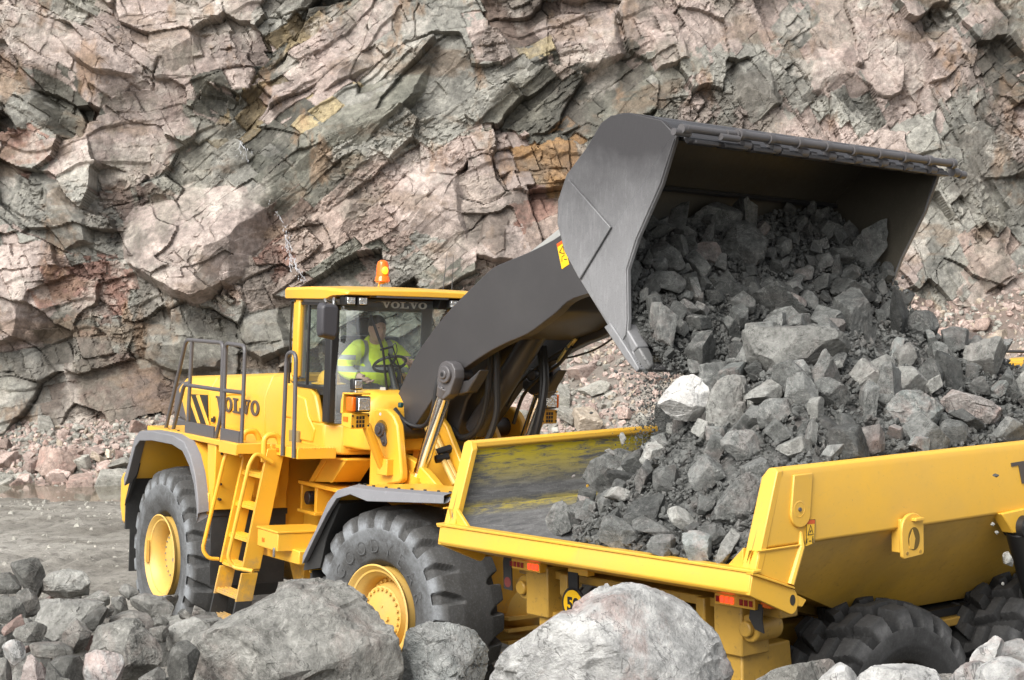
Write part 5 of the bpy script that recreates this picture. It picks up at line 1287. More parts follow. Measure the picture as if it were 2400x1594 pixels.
# fenders, lips and mud flaps, both sides
LIP = [(-2.585, 1.52), (-2.50, 1.62), (-2.31, 1.93), (-2.18, 2.005), (-1.83, 2.035), (-1.26, 2.04), (-.98, 2.0), (-.80, 1.88), (-.67, 1.72), (-.585, 1.52), (-.565, 1.38)]
for s in (-1, 1):
    f = MB()
    inn = [(x * 1 + (.02 if x < -1.7 else -.02), z - .03) for x, z in LIP]
    f.loft([[(x, s * 1.44, z) for x, z in LIP], [(x, s * .70, z) for x, z in LIP], [(x, s * .70, z) for x, z in inn], [(x, s * 1.44, z) for x, z in inn], [(x, s * 1.44, z) for x, z in LIP]], cap=False, closed=False)
    f.box(-.62, -.575, min(s*1.43, s*.70), max(s*1.43, s*.70), 1.37, 1.55)
    # front wall of the fender and the deck in one pressing
    f.prism([(-.66, 2.03), (-.64, 1.75), (-.57, 1.52), (-.55, 1.40), (-.50, 1.40), (-.50, 1.56), (-.46, 1.66), (-.46, 2.03)], s * 1.42, s * .68)
    f.box(-2.2, .10, min(s*1.44, s*.72), max(s*1.44, s*.72), 2.002, 2.052)
    fo = f.build('rear_fender', M_Y, P, RF, .008)
    e = MB()
    e.loft([[(x, s * 1.425, z + .004) for x, z in LIP], [(x, s * 1.53, z - .012) for x, z in LIP], [(x, s * 1.53, z - .075) for x, z in inn], [(x, s * 1.50, z - .06) for x, z in inn], [(x, s * 1.425, z - .02) for x, z in inn]], cap=False, closed=False)
    e.build('fender_lip', M_LIP, fo, RF, .008)
    k = MB()
    k.prism([(-2.585, 1.54), (-2.75, 1.25), (-2.745, .96), (-2.715, .96), (-2.72, 1.25), (-2.56, 1.52)], s * 1.45, s * .72)
    k.box(-2.735, -2.715, min(s*1.40, s*.76), max(s*1.40, s*.76), .53, .97)
    k.loft([[(-2.57, s*1.44, 1.50), (-2.30, s*1.44, 1.90), (-2.30, s*1.41, 1.90), (-2.57, s*1.41, 1.50)], [(-2.74, s*1.46, 1.2), (-2.50, s*1.44, 1.55), (-2.50, s*1.41, 1.55), (-2.74, s*1.43, 1.2)]])
    k.build('rear_mud_flap', M_RUB, fo, RF)
    k = MB(); k.box(-.575, -.555, min(s*1.40, s*.66), max(s*1.40, s*.66), .70, 1.40); k.prism([(-.56, .70), (-.62, .58), (-.60, .58), (-.54, .70)], s*1.34, s*.72)
    k.box(-.555, -.543, min(s*1.41, s*.65), max(s*1.41, s*.65), 1.34, 1.395); k.build('front_mud_flap', M_RUB, fo, RF)
    k = MB(); k.box(-.60, -.535, min(s*1.41, s*.65), max(s*1.41, s*.65), 1.396, 1.412); k.build('flap_strip', M_Y, fo, RF)
    for p0, p1 in [((x, s*1.40, z - .02), (x, s*1.40, z + .012)) for x, z in [(-1.95, 2.035), (-1.7, 2.045), (-1.45, 2.05)]] + [((-.50, s*1.36, 1.50 + .14 * i), (-.45, s*1.36, 1.50 + .14 * i)) for i in range(4)]:
        k = MB(); k.cyl(p0, p1, .012, n=8); k.build('bolt', M_BLK, fo, RF)
    if s < 0:
        h = MB(); h.cyl((-.44, -1.10, 1.45), (-.44, -1.10, 1.98), .03); h.cyl((-.44, -1.10, 1.60), (-.44, -1.10, 1.66), .038); h.cyl((-.44, -1.10, 1.75), (-.44, -1.10, 1.80), .038)
        h.box(-.46, -.42, -1.05, -.80, 1.52, 1.95); h.tube(rpath([(-.41, -.93, 1.88), (-.38, -.93, 1.88), (-.38, -.93, 1.50), (-.40, -.99, 1.45), (-.42, -1.02, 1.45)], .05), .018)
        h.build('access_door', M_Y, fo, RF, .006)
# walkway beside the cab
d = MB(); d.prism([(-.30, -1.44), (.10, -1.44), (.12, -1.13), (.69, -1.13), (.69, -.76), (-.30, -.76)], 1.965, 2.056, 'z')
for i in range(14): d.box(.66, .695, -1.12 + .025 * i, -1.108 + .025 * i, 2.056, 2.064)
d.box(-.30, .10, -1.455, -1.43, 1.95, 2.05)
deck = d.build('walkway', M_Y, P, RF, .006)
d = MB(); d.box(.20, .30, -1.137, -1.12, 1.995, 2.03); d.build('side_marker', M_ORG, deck, RF, .003)
mat_can = mat_plain('canister_olive', (.20, .16, .06), .5)
for x in (-.10, .02):
    d = MB(); d.cyl((x, -.82, 2.05), (x, -.82, 2.16), .035); d.build('grease_canister', mat_can, deck, RF, .004)
# hand rails
def rail(paths, plates, name='handrail', mat=M_GREY, r=.019):
    m = MB()
    for pth, q in paths: m.tube(rpath(pth, q), r, 10)
    for x0, x1, y, z0, z1 in plates: m.box(x0, x1, y - .008, y + .008, z0, z1)
    return m.build(name, mat, P, RF)
rail([([(-1.90, -1.36, 2.04), (-1.37, -1.38, 2.93), (-.45, -1.38, 2.93), (-.45, -1.38, 2.26), (-.56, -1.38, 2.05)], .07), ([(-1.22, -1.38, 2.92), (-1.27, -1.38, 2.05)], .01),
      ([(-1.70, -1.36, 2.04), (-1.39, -1.38, 2.50), (-.47, -1.38, 2.50)], .06)], [(-1.27, -.55, -1.40, 2.05, 2.16)])
rail([([(-.39, -1.38, 2.05), (-.39, -1.38, 2.93), (.06, -1.38, 2.92), (.04, -1.38, 2.03)], .07), ([(-.39, -1.38, 2.50), (.05, -1.38, 2.505)], .01)], [(-.39, .04, -1.40, 2.05, 2.16)])
rail([([(.42, -1.15, 1.975), (.445, -1.15, 2.88), (.64, -1.15, 2.89), (.655, -1.15, 1.975)], .095)], [])
rail([([(-1.50, -.95, 2.05), (-1.50, -.95, 2.36), (-1.36, -.95, 2.42), (-1.30, -.78, 2.42)], .07)], [], 'grab_handle', M_Y, .018)
# ladder
def lad(t): return -1.20 - .26 * t            # y of the ladder plane, t from top (0) to foot (1)
def lx(t, s): return (-.26 - .13 * t) if s else (.22 - .10 * t)
m = MB()
for s in (1, 0):
    secs = []
    for t in (0.0, .68):
        x = lx(t, s); z = 2.02 - 1.58 * t; y = lad(t)
        secs.append([(x, y - .02, z), (x + .035, y - .02, z), (x + .035, y + .15, z), (x, y + .15, z)])
    m.loft(secs)
    m.tube(rpath([(lx(0, s), -1.24, 1.90), (lx(0, s), -1.24, 2.13), (lx(0, s), -1.12, 2.15), (lx(0, s), -1.06, 2.02)], .07), .028, 8)
ladder = m.build('ladder', M_Y, P, RF, .005)
for k, t in enumerate((.16, .34, .52, .68, .84, .985)):
    q = MB(); z = 2.02 - 1.58 * t; y = lad(t)
    q.box(lx(t, 1) + .015, lx(t, 0) + .02, y + .0, y + .15, z - .02, z + .012)
    for i in range(4): q.box(lx(t, 1) + .03, lx(t, 0), y + .01 + .035 * i, y + .022 + .035 * i, z + .012, z + .026)
    q.build('step', M_Y, ladder, RF, .003)
for s in (1, 0):
    for a0, a1, nm, mt in ((.70, .86, 'ladder_strap', M_Y), (.86, 1.02, 'rubber_strap', M_RUB)):
        secs = []
        for t in (a0, a1):
            x = lx(t, s); z = 2.02 - 1.58 * t; y = lad(t)
            secs.append([(x + .005, y - .015, z), (x + .03, y - .015, z), (x + .03, y + .14, z), (x + .005, y + .14, z)])
        q = MB(); q.loft(secs); q.build(nm, mt, ladder, RF, .003)
for s in (1, 0):
    m = MB()
    x0 = lx(0, s) + (-.03 if s else .06); x1 = lx(.68, s) + (-.03 if s else .06)
    m.tube(rpath([(x0, -1.18, 1.90), (x0, -1.34, 1.99), (x0, -1.40, 1.90), (x1, -1.55, 1.06), (x1 + .02, -1.50, .98), (x1 + (.02 if s else .22), -1.40, .97)], .07), .018, 10)
    m.build('ladder_handrail', M_Y, ladder, RF)
# tool box and the beam that carries it
m = MB(); m.box(.27, .71, -1.30, -.80, 1.17, 1.325); tb = m.build('tool_box', M_Y, P, RF, .008)
m = MB(); m.box(.262, .718, -1.308, -.79, 1.327, 1.345); m.build('lid', M_Y, tb, RF, .004)
m = MB(); m.box(.38, .43, -1.306, -1.298, 1.22, 1.255); m.build('side_marker', M_ORG, tb, RF, .002)
m = MB(); m.box(.64, .67, -1.315, -1.30, 1.12, 1.20); m.build('padlock', M_STL, tb, RF, .004)
m = MB(); m.prism([(-.15, 1.15), (.05, 1.19), (.85, 1.19), (.85, 1.07), (-.15, 1.05)], -1.16, -.70); m.build('step_beam', M_Y, P, RF, .01)
# brackets in front of the hinge
m = MB(); m.prism([(.22, 1.945), (.74, 1.965), (.46, 1.735), (-.08, 1.685)], -.66, -.40); m.prism([(.0, 1.70), (.06, 1.70), (.34, 1.945), (.27, 1.945)], -.675, -.655); m.prism([(.40, 1.72), (.46, 1.735), (.74, 1.965), (.67, 1.965)], -.675, -.655); m.prism([(.20, 1.945), (.76, 1.968), (.76, 1.95), (.20, 1.925)], -.69, -.40); m.build('cab_mount', M_Y, P, RF, .004)
m = MB(); m.box(-.22, 1.02, -.70, -.25, 1.655, 1.69); m.box(-.20, -.165, -.68, -.30, 1.42, 1.66); m.box(.10, .15, -.68, -.30, 1.42, 1.66); m.box(-.22, .16, -.70, -.28, 1.40, 1.43); m.build('valve_bracket', M_Y, P, RF, .005)
m = MB(); m.cyl((-.02, -.70, 1.545), (-.02, -.55, 1.545), .062); m.build('end_cap', M_BLK, P, RF, .006)
m = MB(); m.box(-.05, .62, -.62, -.30, 1.74, 1.98); m.build('pump_block', M_BLK, P, RF, .01) if False else None
m = MB(); m.prism([(-.40, .96), (-.22, .92), (-.14, .80), (-.04, .68), (.06, .74), (.12, .98)], -.76, -.66); m.build('hinge_lug', M_Y, P, RF, .01)
# ---------------------------------------------------------------- cab
def cab_box(mb, x0, x1, y0, y1, z0, z1): mb.box(x0, x1, y0, y1, z0, z1)
m = MB()
m.loft([[(x, y, z) for x, y in ((-.42, -.80), (.50, -.80), (.62, -.66), (.64, .66), (.50, .80), (-.42, .80))] for z in (1.99, 2.26)])
for s in (-1, 1): m.prism([(-.42, 2.255), (.42, 2.255), (.36, 2.38), (.30, 2.50), (.20, 2.565), (-.10, 2.57), (-.30, 2.58), (-.42, 2.66)], s * .80, s * .74)
m.box(-.42, -.36, -.74, .74, 2.25, 2.66)
lower = m.build('cab_base', M_Y, P, RF, .02)
m = MB(); m.box(.60, .655, -.62, .62, 2.03, 2.20); m.build('front_panel', M_Y, P, RF, .015)
m = MB(); m.prism([(-.18, 2.08), (.30, 2.08), (.34, 2.20), (.20, 2.30), (.12, 2.46), (-.16, 2.50)], -.815, -.79); m.build('side_panel', M_Y, P, RF, .012)
# rounded yellow nose below the windscreen
def nose_sec(x, g, zt): return [(x, -.66 + g, 2.06), (x, -.66 + g, zt - .16), (x, -.62 + g, zt - .06), (x, -.52 + g, zt), (x, .10 - g, zt), (x, .20 - g, zt - .05), (x, .25 - g, zt - .16), (x, .25 - g, 2.06)]
m = MB(); m.loft([nose_sec(.60, .0, 2.575), nose_sec(.86, .01, 2.575), nose_sec(.96, .04, 2.55), nose_sec(1.02, .10, 2.48), nose_sec(1.04, .16, 2.38)])
m.build('cab_nose', M_Y, P, RF, .02, seg=3)
# roof
def roof_sec(x, zb, zt, w): return [(x, -w, zb), (x, -w - .004, zt - .022), (x, -w + .018, zt - .002), (x, -w * .6, zt + .012), (x, 0, zt + .020), (x, w * .6, zt + .012), (x, w - .018, zt - .002), (x, w + .004, zt - .022), (x, w, zb)]
m = MB(); m.loft([roof_sec(-.315, 3.362, 3.445, .84), roof_sec(-.29, 3.355, 3.458, .85), roof_sec(.25, 3.358, 3.470, .86), roof_sec(.58, 3.362, 3.466, .86), roof_sec(.70, 3.392, 3.460, .855), roof_sec(.88, 3.40, 3.448, .82), roof_sec(.91, 3.405, 3.435, .80)])
roof = m.build('roof', M_Y, P, RF, .012)
m = MB(); m.box(.78, .905, -.52, .20, 3.385, 3.404); m.build('roof_visor', M_GREY, roof, RF, .006)
m = MB(); m.box(-.20, .66, -.79, .79, 3.315, 3.366); m.build('head_lining', mat_plain('lining_grey', (.30, .31, .31), .7), P, RF)
# pillars
m = MB(); m.prism([(-.17, 2.64), (-.045, 2.64), (-.025, 3.35), (-.155, 3.35)], -.83, -.77); m.build('rear_pillar', M_Y, P, RF, .018)
m = MB(); m.prism([(-.19, 2.58), (-.18, 3.34), (-.10, 3.345), (-.10, 3.33), (-.165, 3.325), (-.175, 2.58)], -.845, -.83); m.build('pillar_trim', M_BLK, P, RF)
m = MB(); m.prism([(-.17, 2.64), (-.045, 2.64), (-.025, 3.35), (-.155, 3.35)], .77, .83); m.build('rear_pillar', M_Y, P, RF, .018)
for s in (-1, 1):
    m = MB(); m.prism([(.485, 2.27), (.62, 2.27), (.635, 3.33), (.515, 3.33)], s * .815, s * .735); m.build('front_pillar', M_BLK, P, RF, .015)
    m = MB(); m.box(.115, .14, min(s*.81, s*.785), max(s*.81, s*.785), 2.58, 3.33); m.box(-.06, .50, min(s*.81, s*.785), max(s*.81, s*.785), 2.555, 2.585); m.box(-.06, .50, min(s*.81, s*.785), max(s*.81, s*.785), 3.30, 3.33)
    m.build('door_frame', M_BLK, P, RF, .004)
    m = MB(); m.add([(-.05, s*.795, 2.58), (.49, s*.795, 2.58), (.49, s*.795, 3.31), (-.05, s*.795, 3.31)], [(0, 1, 2, 3)]); m.build('side_window', M_GLS, P, RF)
m = MB(); m.box(-.36, -.34, -.72, -.60, 2.62, 3.34); m.box(-.36, -.34, .60, .72, 2.62, 3.34); m.box(-.36, -.34, -.6, .6, 3.26, 3.34); m.build('rear_frame_post', mat_plain('trim_grey', (.20, .21, .22), .5), P, RF, .006)
m = MB(); m.add([(-.35, -.60, 2.66), (-.35, .60, 2.66), (-.35, .60, 3.27), (-.35, -.60, 3.27)], [(0, 1, 2, 3)]); m.build('rear_window', M_GLS, P, RF)
# curved windscreen down to the floor at the corners
def arc(z, dx=0.0): return [(.635 + dx + .0, -.76, z), (.70 + dx, -.70, z), (.745 + dx, -.60, z), (.775 + dx, -.35, z), (.785 + dx, 0, z), (.775 + dx, .35, z), (.745 + dx, .60, z), (.70 + dx, .70, z), (.635 + dx, .76, z)]
m = MB(); m.loft([arc(2.27), arc(2.62), arc(3.36, -.085)], cap=False, closed=False); m.build('windscreen', M_GLF, P, RF)
m = MB(); m.loft([[(x - .006, y * .985, z) for x, y, z in arc(3.300, -.082)], [(x - .006, y * .985, z) for x, y, z in arc(3.372, -.088)]], cap=False, closed=False); m.build('sun_band', M_BAND, P, RF)
l = MB()
for k, ch in enumerate('VOLVO'):
    l2 = MB(); slab(ch, 0, 0, .088, .056, .7105, .7145, l2, .26)
    l.add([(q[1], -.372 + .092 * k + q[0], 3.299 + q[2]) for q in l2.v], l2.f)
l.build('windscreen_lettering', M_WHT, P, RF, smooth=None)
# interior
trim = mat_plain('cab_trim', (.07, .072, .075), .6)
m = MB(); m.box(-.34, .56, -.70, .70, 2.27, 2.30); m.prism([(.42, 2.30), (.585, 2.30), (.585, 2.50), (.56, 2.58), (.45, 2.50)], -.32, .60); m.build('dashboard', trim, P, RF, .02)
m = MB(); m.box(-.32, .16, -.24, .26, 2.28, 2.42); m.prism([(-.34, 2.40), (-.16, 2.40), (-.22, 3.02), (-.34, 3.03)], -.27, .33); m.prism([(-.32, 3.03), (-.22, 3.03), (-.23, 3.20), (-.31, 3.20)], -.12, .14)
m.box(-.20, .30, -.42, -.30, 2.30, 2.58); m.box(-.24, -.15, -.50, -.25, 2.84, 3.0); m.build('seat', M_BLK, P, RF, .03)
m = MB()
ce = Vector((.38, -.10, 2.79)); ax = Vector((-.50, 0, .86)).normalized(); u = Vector((0, 1, 0)); v_ = ax.cross(u)
ring = [ce + .15 * (math.cos(t) * u + math.sin(t) * v_) for t in np.linspace(0, 2 * math.pi, 37)]
m.tube(ring, .014, 8, cap=False)
for t in (0.3, math.pi - .3, -math.pi / 2): m.tube([ce - ax * .02, ce + .15 * (math.cos(t) * u + math.sin(t) * v_)], .012, 8)
m.cyl(ce - ax * .03, Vector((.58, -.10, 2.42)), .03); m.build('steering_wheel', M_BLK, P, RF)
m = MB(); m.box(.545, .58, .10, .24, 2.76, 2.92); m.cyl((.56, .17, 2.45), (.56, .17, 2.78), .018); m.build('display_screen', M_BLK, P, RF, .01)
# wiper
m = MB(); m.tube([(.80, -.33, 2.52), (.815, -.40, 2.95)], .011, 8); m.tube([(.80, -.40, 2.95), (.755, -.50, 3.235)], .013, 8); m.tube([(.80, -.20, 2.54), (.81, -.34, 2.90)], .007, 6); m.tube([(.80, -.12, 2.52), (.81, -.30, 2.96)], .006, 6)
m.tube([(.81, -.42, 2.93), (.815, -.30, 2.96)], .01, 6); m.tube(spline([(.81, -.31, 2.95), (.82, -.28, 2.99), (.82, -.26, 2.92), (.815, -.29, 2.86)]), .004, 6)
m.build('wiper', M_BLK, P, RF)
m = MB(); m.box(.788, .792, -.40, -.335, 2.565, 2.60); m.build('sticker', M_WHT, P, RF)
# mirror
m = MB(); m.loft([[(.86, y, z) for y, z in ((-1.06, 3.03), (-.90, 3.00), (-.875, 3.06), (-.875, 3.30), (-.90, 3.33), (-1.05, 3.335), (-1.075, 3.30), (-1.075, 3.08))], [(.94, y, z) for y, z in ((-1.04, 3.06), (-.92, 3.03), (-.90, 3.08), (-.90, 3.28), (-.92, 3.305), (-1.03, 3.31), (-1.05, 3.28), (-1.05, 3.10))]])
mir = m.build('mirror', mat_plain('mirror_shell', (.045, .043, .048), .5), P, RF, .02, seg=3)
m = MB(); m.tube(rpath([(.66, -.80, 3.34), (.84, -.90, 3.37), (.90, -.93, 3.34), (.90, -.93, 3.28)], .04), .012); m.tube(rpath([(.66, -.80, 3.32), (.86, -1.0, 3.36), (.90, -1.0, 3.33)], .03), .010); m.build('mirror_arm', M_STL, mir, RF)
# work lamps under the roof edge
for ys in ((-.79, -.715), (-.675, -.60), (.235, .31), (.35, .425)):
    m = MB(); m.box(.74, .875, ys[0] - .012, ys[1] + .012, 3.31, 3.392); la = m.build('work_lamp', M_BLK, P, RF, .012)
    m = MB(); m.box(.872, .884, ys[0], ys[1], 3.322, 3.382); m.build('lens', M_LENS, la, RF, .004)
m = MB(); m.box(.70, .86, -.82, -.56, 3.385, 3.40); m.build('lamp_housing', M_BLK, P, RF, .01)
m = MB(); m.prism([(.70, 3.30), (.80, 3.30), (.84, 3.39), (.70, 3.39)], .15, .46); m.build('lamp_housing', M_BLK, P, RF, .01)
# beacon
m = MB(); m.lathe([(.058, 0), (.072, .005), (.062, .05), (.058, .055), (.056, .15), (.046, .185), (.024, .2), (.001, .203)], (.10, -.06, 3.535), (0, 0, 1), 32); be = m.build('beacon', M_BEA, P, RF)
m = MB(); m.tube(rpath([(.10, -.095, 3.47), (.10, -.095, 3.52), (.10, -.04, 3.528)], .03), .009); m.box(.07, .13, -.11, -.01, 3.524, 3.532); m.build('beacon_bracket', M_Y, be, RF)
m = MB(); m.ball((.135, -.06, 3.64), (.035, .035, .045)); m.build('bulb', mat_glow('beacon_bulb', (1.0, .42, .02), .9), be, RF)
m = MB(); m.tube([(-.1, .69, 3.44), (-.1, .705, 3.62), (-.12, .735, 3.84)], [.006, .004, .002], 6); m.tube([(-.1, .79, 3.44), (-.1, .79, 3.55)], .009, 6); m.tube([(-.1, .79, 3.55), (-.1, .795, 3.82)], [.004, .002], 6); m.build('antenna', M_BLK, P, RF)
HAT = thing('hard_hat', tuple(RF @ Vector((.16, -.60, 2.60))), 'yellow hard hat lying behind the cab side window', 'hard hat')
m = MB(); m.ball((.20, -.62, 2.62), (.12, .10, .11)); m.build('shell', M_Y, HAT, RF); m = MB(); m.lathe([(.10, 0), (.155, -.012), (.155, -.02), (.10, -.012)], (.20, -.62, 2.615), (0, 0, 1), 28); m.build('brim', M_Y, HAT, RF)
m = MB(); m.box(-.34, .34, -.74, -.46, 2.50, 2.592); m.build('shelf', trim, P, RF, .01)

# ---------------------------------------------------------------- driver
DR = thing('person', tuple(RF @ Vector((-.05, 0.0, 2.42))), 'driver in a lime hi-vis jacket with grey bands sitting at the wheel', 'person')
skin = mat_plain('skin', (.56, .36, .28), .55); jean = mat_plain('trousers', (.03, .035, .06), .8); hairm = mat_plain('hair', (.05, .04, .033), .7)
def limb(mb, pts, rad): mb.tube(spline(pts, 6) if len(pts) > 2 else pts, list(np.interp(np.linspace(0, 1, (len(pts) - 1) * 6 + 1 if len(pts) > 2 else 2), np.linspace(0, 1, len(rad)), rad)), 14)
hc = Vector((.06, -.075, 3.10))
body = MB()
limb(body, [(-.12, -.02, 2.50), (-.10, -.03, 2.70), (-.06, -.04, 2.88), (-.02, -.055, 2.97)], [.16, .155, .15, .09])
body.tube([(-.02, -.06, 2.93), (.04, -.07, 3.05)], .058, 14)
body.ball(hc, (.098, .076, .118), 24, 16); body.ball(hc + Vector((.035, 0, -.055)), (.066, .058, .062), 18, 12)
body.ball(hc + Vector((.102, 0, -.012)), (.020, .014, .022), 10, 8); body.ball(hc + Vector((.088, 0, .018)), (.016, .012, .02), 10, 8)
body.ball(hc + Vector((.085, 0, -.062)), (.016, .026, .007), 10, 8)
for s in (-1, 1): body.ball(hc + Vector((-.005, s * .078, -.005)), (.022, .010, .032), 10, 8)
HR = Vector((.22, -.28, 2.655)); HL = Vector((.40, .10, 2.80))
limb(body, [(-.03, -.24, 2.90), (.0, -.36, 2.76), (.10, -.34, 2.68), tuple(HR)], [.06, .055, .045, .03])
limb(body, [(-.03, .16, 2.90), (.08, .28, 2.74), (.22, .22, 2.76), tuple(HL)], [.06, .055, .045, .03])
for s, hx in ((-1, -.11), (1, .11)): limb(body, [(-.12, hx, 2.50), (.20, hx * 1.3, 2.50), (.40, hx * 1.3, 2.44), (.48, hx * 1.2, 2.14)], [.09, .08, .065, .045])
def hand(mb, c, d, side):
    d = Vector(d).normalized(); sd = Vector((0, 1, 0)) if abs(d.y) < .8 else Vector((1, 0, 0)); sd = (sd - d * sd.dot(d)).normalized(); dn = d.cross(sd)
    c = Vector(c); mb.ball(c + d * .03, (.042, .042, .024), 12, 8)
    for i, L in enumerate((.062, .074, .07, .054)):
        p0 = c + d * .055 + sd * (-.03 + .02 * i); p1 = p0 + d * L * .5 + dn * .008; p2 = p1 + d * L * .28 + dn * .028; mb.tube([p0, p1, p2], [.0105, .0095, .008], 8)
    t0 = c + d * .015 + sd * side * .035; mb.tube([t0, t0 + d * .03 + sd * side * .025 + dn * .015, t0 + d * .055 + sd * side * .012 + dn * .03], [.012, .011, .009], 8)
hand(body, HR, (.55, .25, -.35), -1); hand(body, HL, (.35, -.75, .25), 1)
bo = body.build('body', skin, DR, RF)
rm = bo.modifiers.new('remesh', 'REMESH'); rm.mode = 'VOXEL'; rm.voxel_size = .0055; rm.use_smooth_shade = True
sm = bo.modifiers.new('smooth', 'SMOOTH'); sm.factor = .5; sm.iterations = 2
for s in (-1, 1):
    e = MB(); e.ball(hc + Vector((.086, s * .030, .012)), (.007, .010, .005), 10, 8); e.build('eye', M_BLK, DR, RF)
hmb = MB(); hmb.ball(hc + Vector((-.010, 0, .048)), (.094, .081, .082), 24, 16); hmb.ball(hc + Vector((-.045, 0, -.02)), (.062, .072, .075), 18, 12); hmb.build('hair', hairm, DR, RF)
j = MB()
limb(j, [(-.12, -.02, 2.46), (-.11, -.03, 2.62), (-.07, -.04, 2.80), (-.03, -.05, 2.95), (.0, -.06, 3.0)], [.165, .175, .165, .12, .08])
j.ball((-.04, -.20, 2.91), (.10, .10, .09)); j.ball((-.04, .12, 2.91), (.10, .10, .09)); j.ball((.02, -.04, 2.68), (.13, .20, .16))
limb(j, [(-.03, -.24, 2.90), (.0, -.37, 2.76), (.09, -.35, 2.685), (.17, -.31, 2.665)], [.082, .078, .066, .05])
limb(j, [(-.03, .16, 2.90), (.08, .29, 2.74), (.20, .24, 2.755), (.33, .15, 2.79)], [.082, .078, .066, .05])
j.lathe([(.085, 0), (.08, .05), (.088, .06)], (.0, -.06, 2.975), (.3, 0, 1), 20)
def mat_hivis():
    m, nt, bs = nmat('hi_vis')
    co = coords(nt, 'Object'); sx = nd(nt, 'ShaderNodeSeparateXYZ'); nt.links.new(co, sx.inputs[0])
    n = noise_n(nt, co, 9, 5, .6)
    z = mth(nt, 'ADD', sx.outputs[2], mth(nt, 'MULTIPLY', n, .012)); y = sx.outputs[1]
    b1 = mth(nt, 'LESS_THAN', mth(nt, 'ABSOLUTE', mth(nt, 'SUBTRACT', z, 2.735)), .026)
    ay = mth(nt, 'ABSOLUTE', mth(nt, 'ADD', y, .045))
    b2 = mth(nt, 'MULTIPLY', mth(nt, 'LESS_THAN', mth(nt, 'ABSOLUTE', mth(nt, 'SUBTRACT', ay, .125)), .024), mth(nt, 'GREATER_THAN', z, 2.735))
    b3 = mth(nt, 'MULTIPLY', mth(nt, 'GREATER_THAN', ay, .24), mth(nt, 'LESS_THAN', mth(nt, 'ABSOLUTE', mth(nt, 'SUBTRACT', z, 2.84)), .022))
    k = mth(nt, 'MAXIMUM', mth(nt, 'MAXIMUM', b1, b2), b3)
    c = mix(nt, k, mix(nt, n, (.70, .98, .015), (.88, 1.0, .06)), (.34, .36, .36))
    nt.links.new(c, bs.inputs['Base Color']); bs.inputs['Roughness'].default_value = .75
    nt.links.new(c, bs.inputs['Emission Color']); bs.inputs['Emission Strength'].default_value = 0.0
    bump(nt, bs, n, .6, .02)
    return m
jo = j.build('jacket', mat_hivis(), DR, RF)
rm = jo.modifiers.new('remesh', 'REMESH'); rm.mode = 'VOXEL'; rm.voxel_size = .008; rm.use_smooth_shade = True
sm = jo.modifiers.new('smooth', 'SMOOTH'); sm.factor = .5; sm.iterations = 3
t = MB()
for s, hx in ((-1, -.11), (1, .11)): limb(t, [(-.14, hx * .9, 2.49), (.20, hx * 1.3, 2.50), (.41, hx * 1.3, 2.44), (.485, hx * 1.2, 2.16)], [.115, .10, .085, .07])
to = t.build('trousers', jean, DR, RF)
# ---------------------------------------------------------------- wheel loader, front half
P = LOADER
m = MB(); m.prism([(.25, .95), (.45, .72), (1.2, .62), (2.05, .75), (2.15, 1.3), (1.75, 1.60), (.9, 1.75), (.3, 1.65)], -.52, .52)
for s in (-1, 1):
    m.prism([(.80, 1.66), (.86, 2.05), (1.0, 2.36), (1.16, 2.40), (1.30, 2.28), (1.95, 1.30), (1.9, 1.0), (1.0, 1.0)], s * .30, s * .24)
m.build('front_frame', M_Y, P, FF, .012)
for s in (-1, 1):
    m = MB(); m.prism([(.83, 1.70), (.835, 2.06), (.87, 2.40), (.90, 2.42), (1.05, 2.425), (1.14, 2.37), (1.20, 2.29), (1.235, 2.10), (1.27, 1.90), (1.27, 1.83), (1.24, 1.80), (1.10, 1.78), (1.02, 1.70)], s * .77, s * .69)
    tw = m.build('tower_plate', M_Y, P, FF, .02)
    m = MB(); m.cyl((.985, s * .765, 2.24), (.985, s * .80, 2.24), .062); m.cyl((.985, s * .79, 2.24), (.985, s * .815, 2.24), .035)
    m.prism([(.93, 2.25), (1.04, 2.26), (1.075, 2.13), (1.055, 2.10), (1.02, 2.105)], s * .765, s * .785); m.cyl((1.035, s * .78, 2.14), (1.035, s * .80, 2.14), .018, n=8)
    m.build('pivot_pin', M_GREY, tw, FF, .006)
    m = MB(); m.cyl((.985, s * .77, 2.24), (.985, s * .30, 2.24), .085); m.build('pivot_bush', M_ARM, P, FF)
m = MB(); m.cyl((.968, -.772, 2.375), (.968, -.766, 2.375), .014, n=12); m.build('white_mark', M_WHT, P, FF)
m = MB(); m.cyl((1.775, -.82, .805), (1.775, .82, .805), .19); m.ball((1.775, .02, .82), (.36, .40, .37), 32, 20)
for k in range(3): m.prism([(2.02, .72 - .10 * k), (2.15, .735 - .10 * k), (2.15, .705 - .10 * k)], -.30, .06)
m.build('front_axle', M_RIM, P, FF)
m = MB(); m.prism([(1.50, .80), (1.60, 1.35), (1.95, 1.35), (2.10, 1.05), (2.02, .95), (1.90, 1.16), (1.66, 1.16), (1.62, .80)], -.45, .45); m.build('axle_bracket', M_RIM, P, FF, .02)
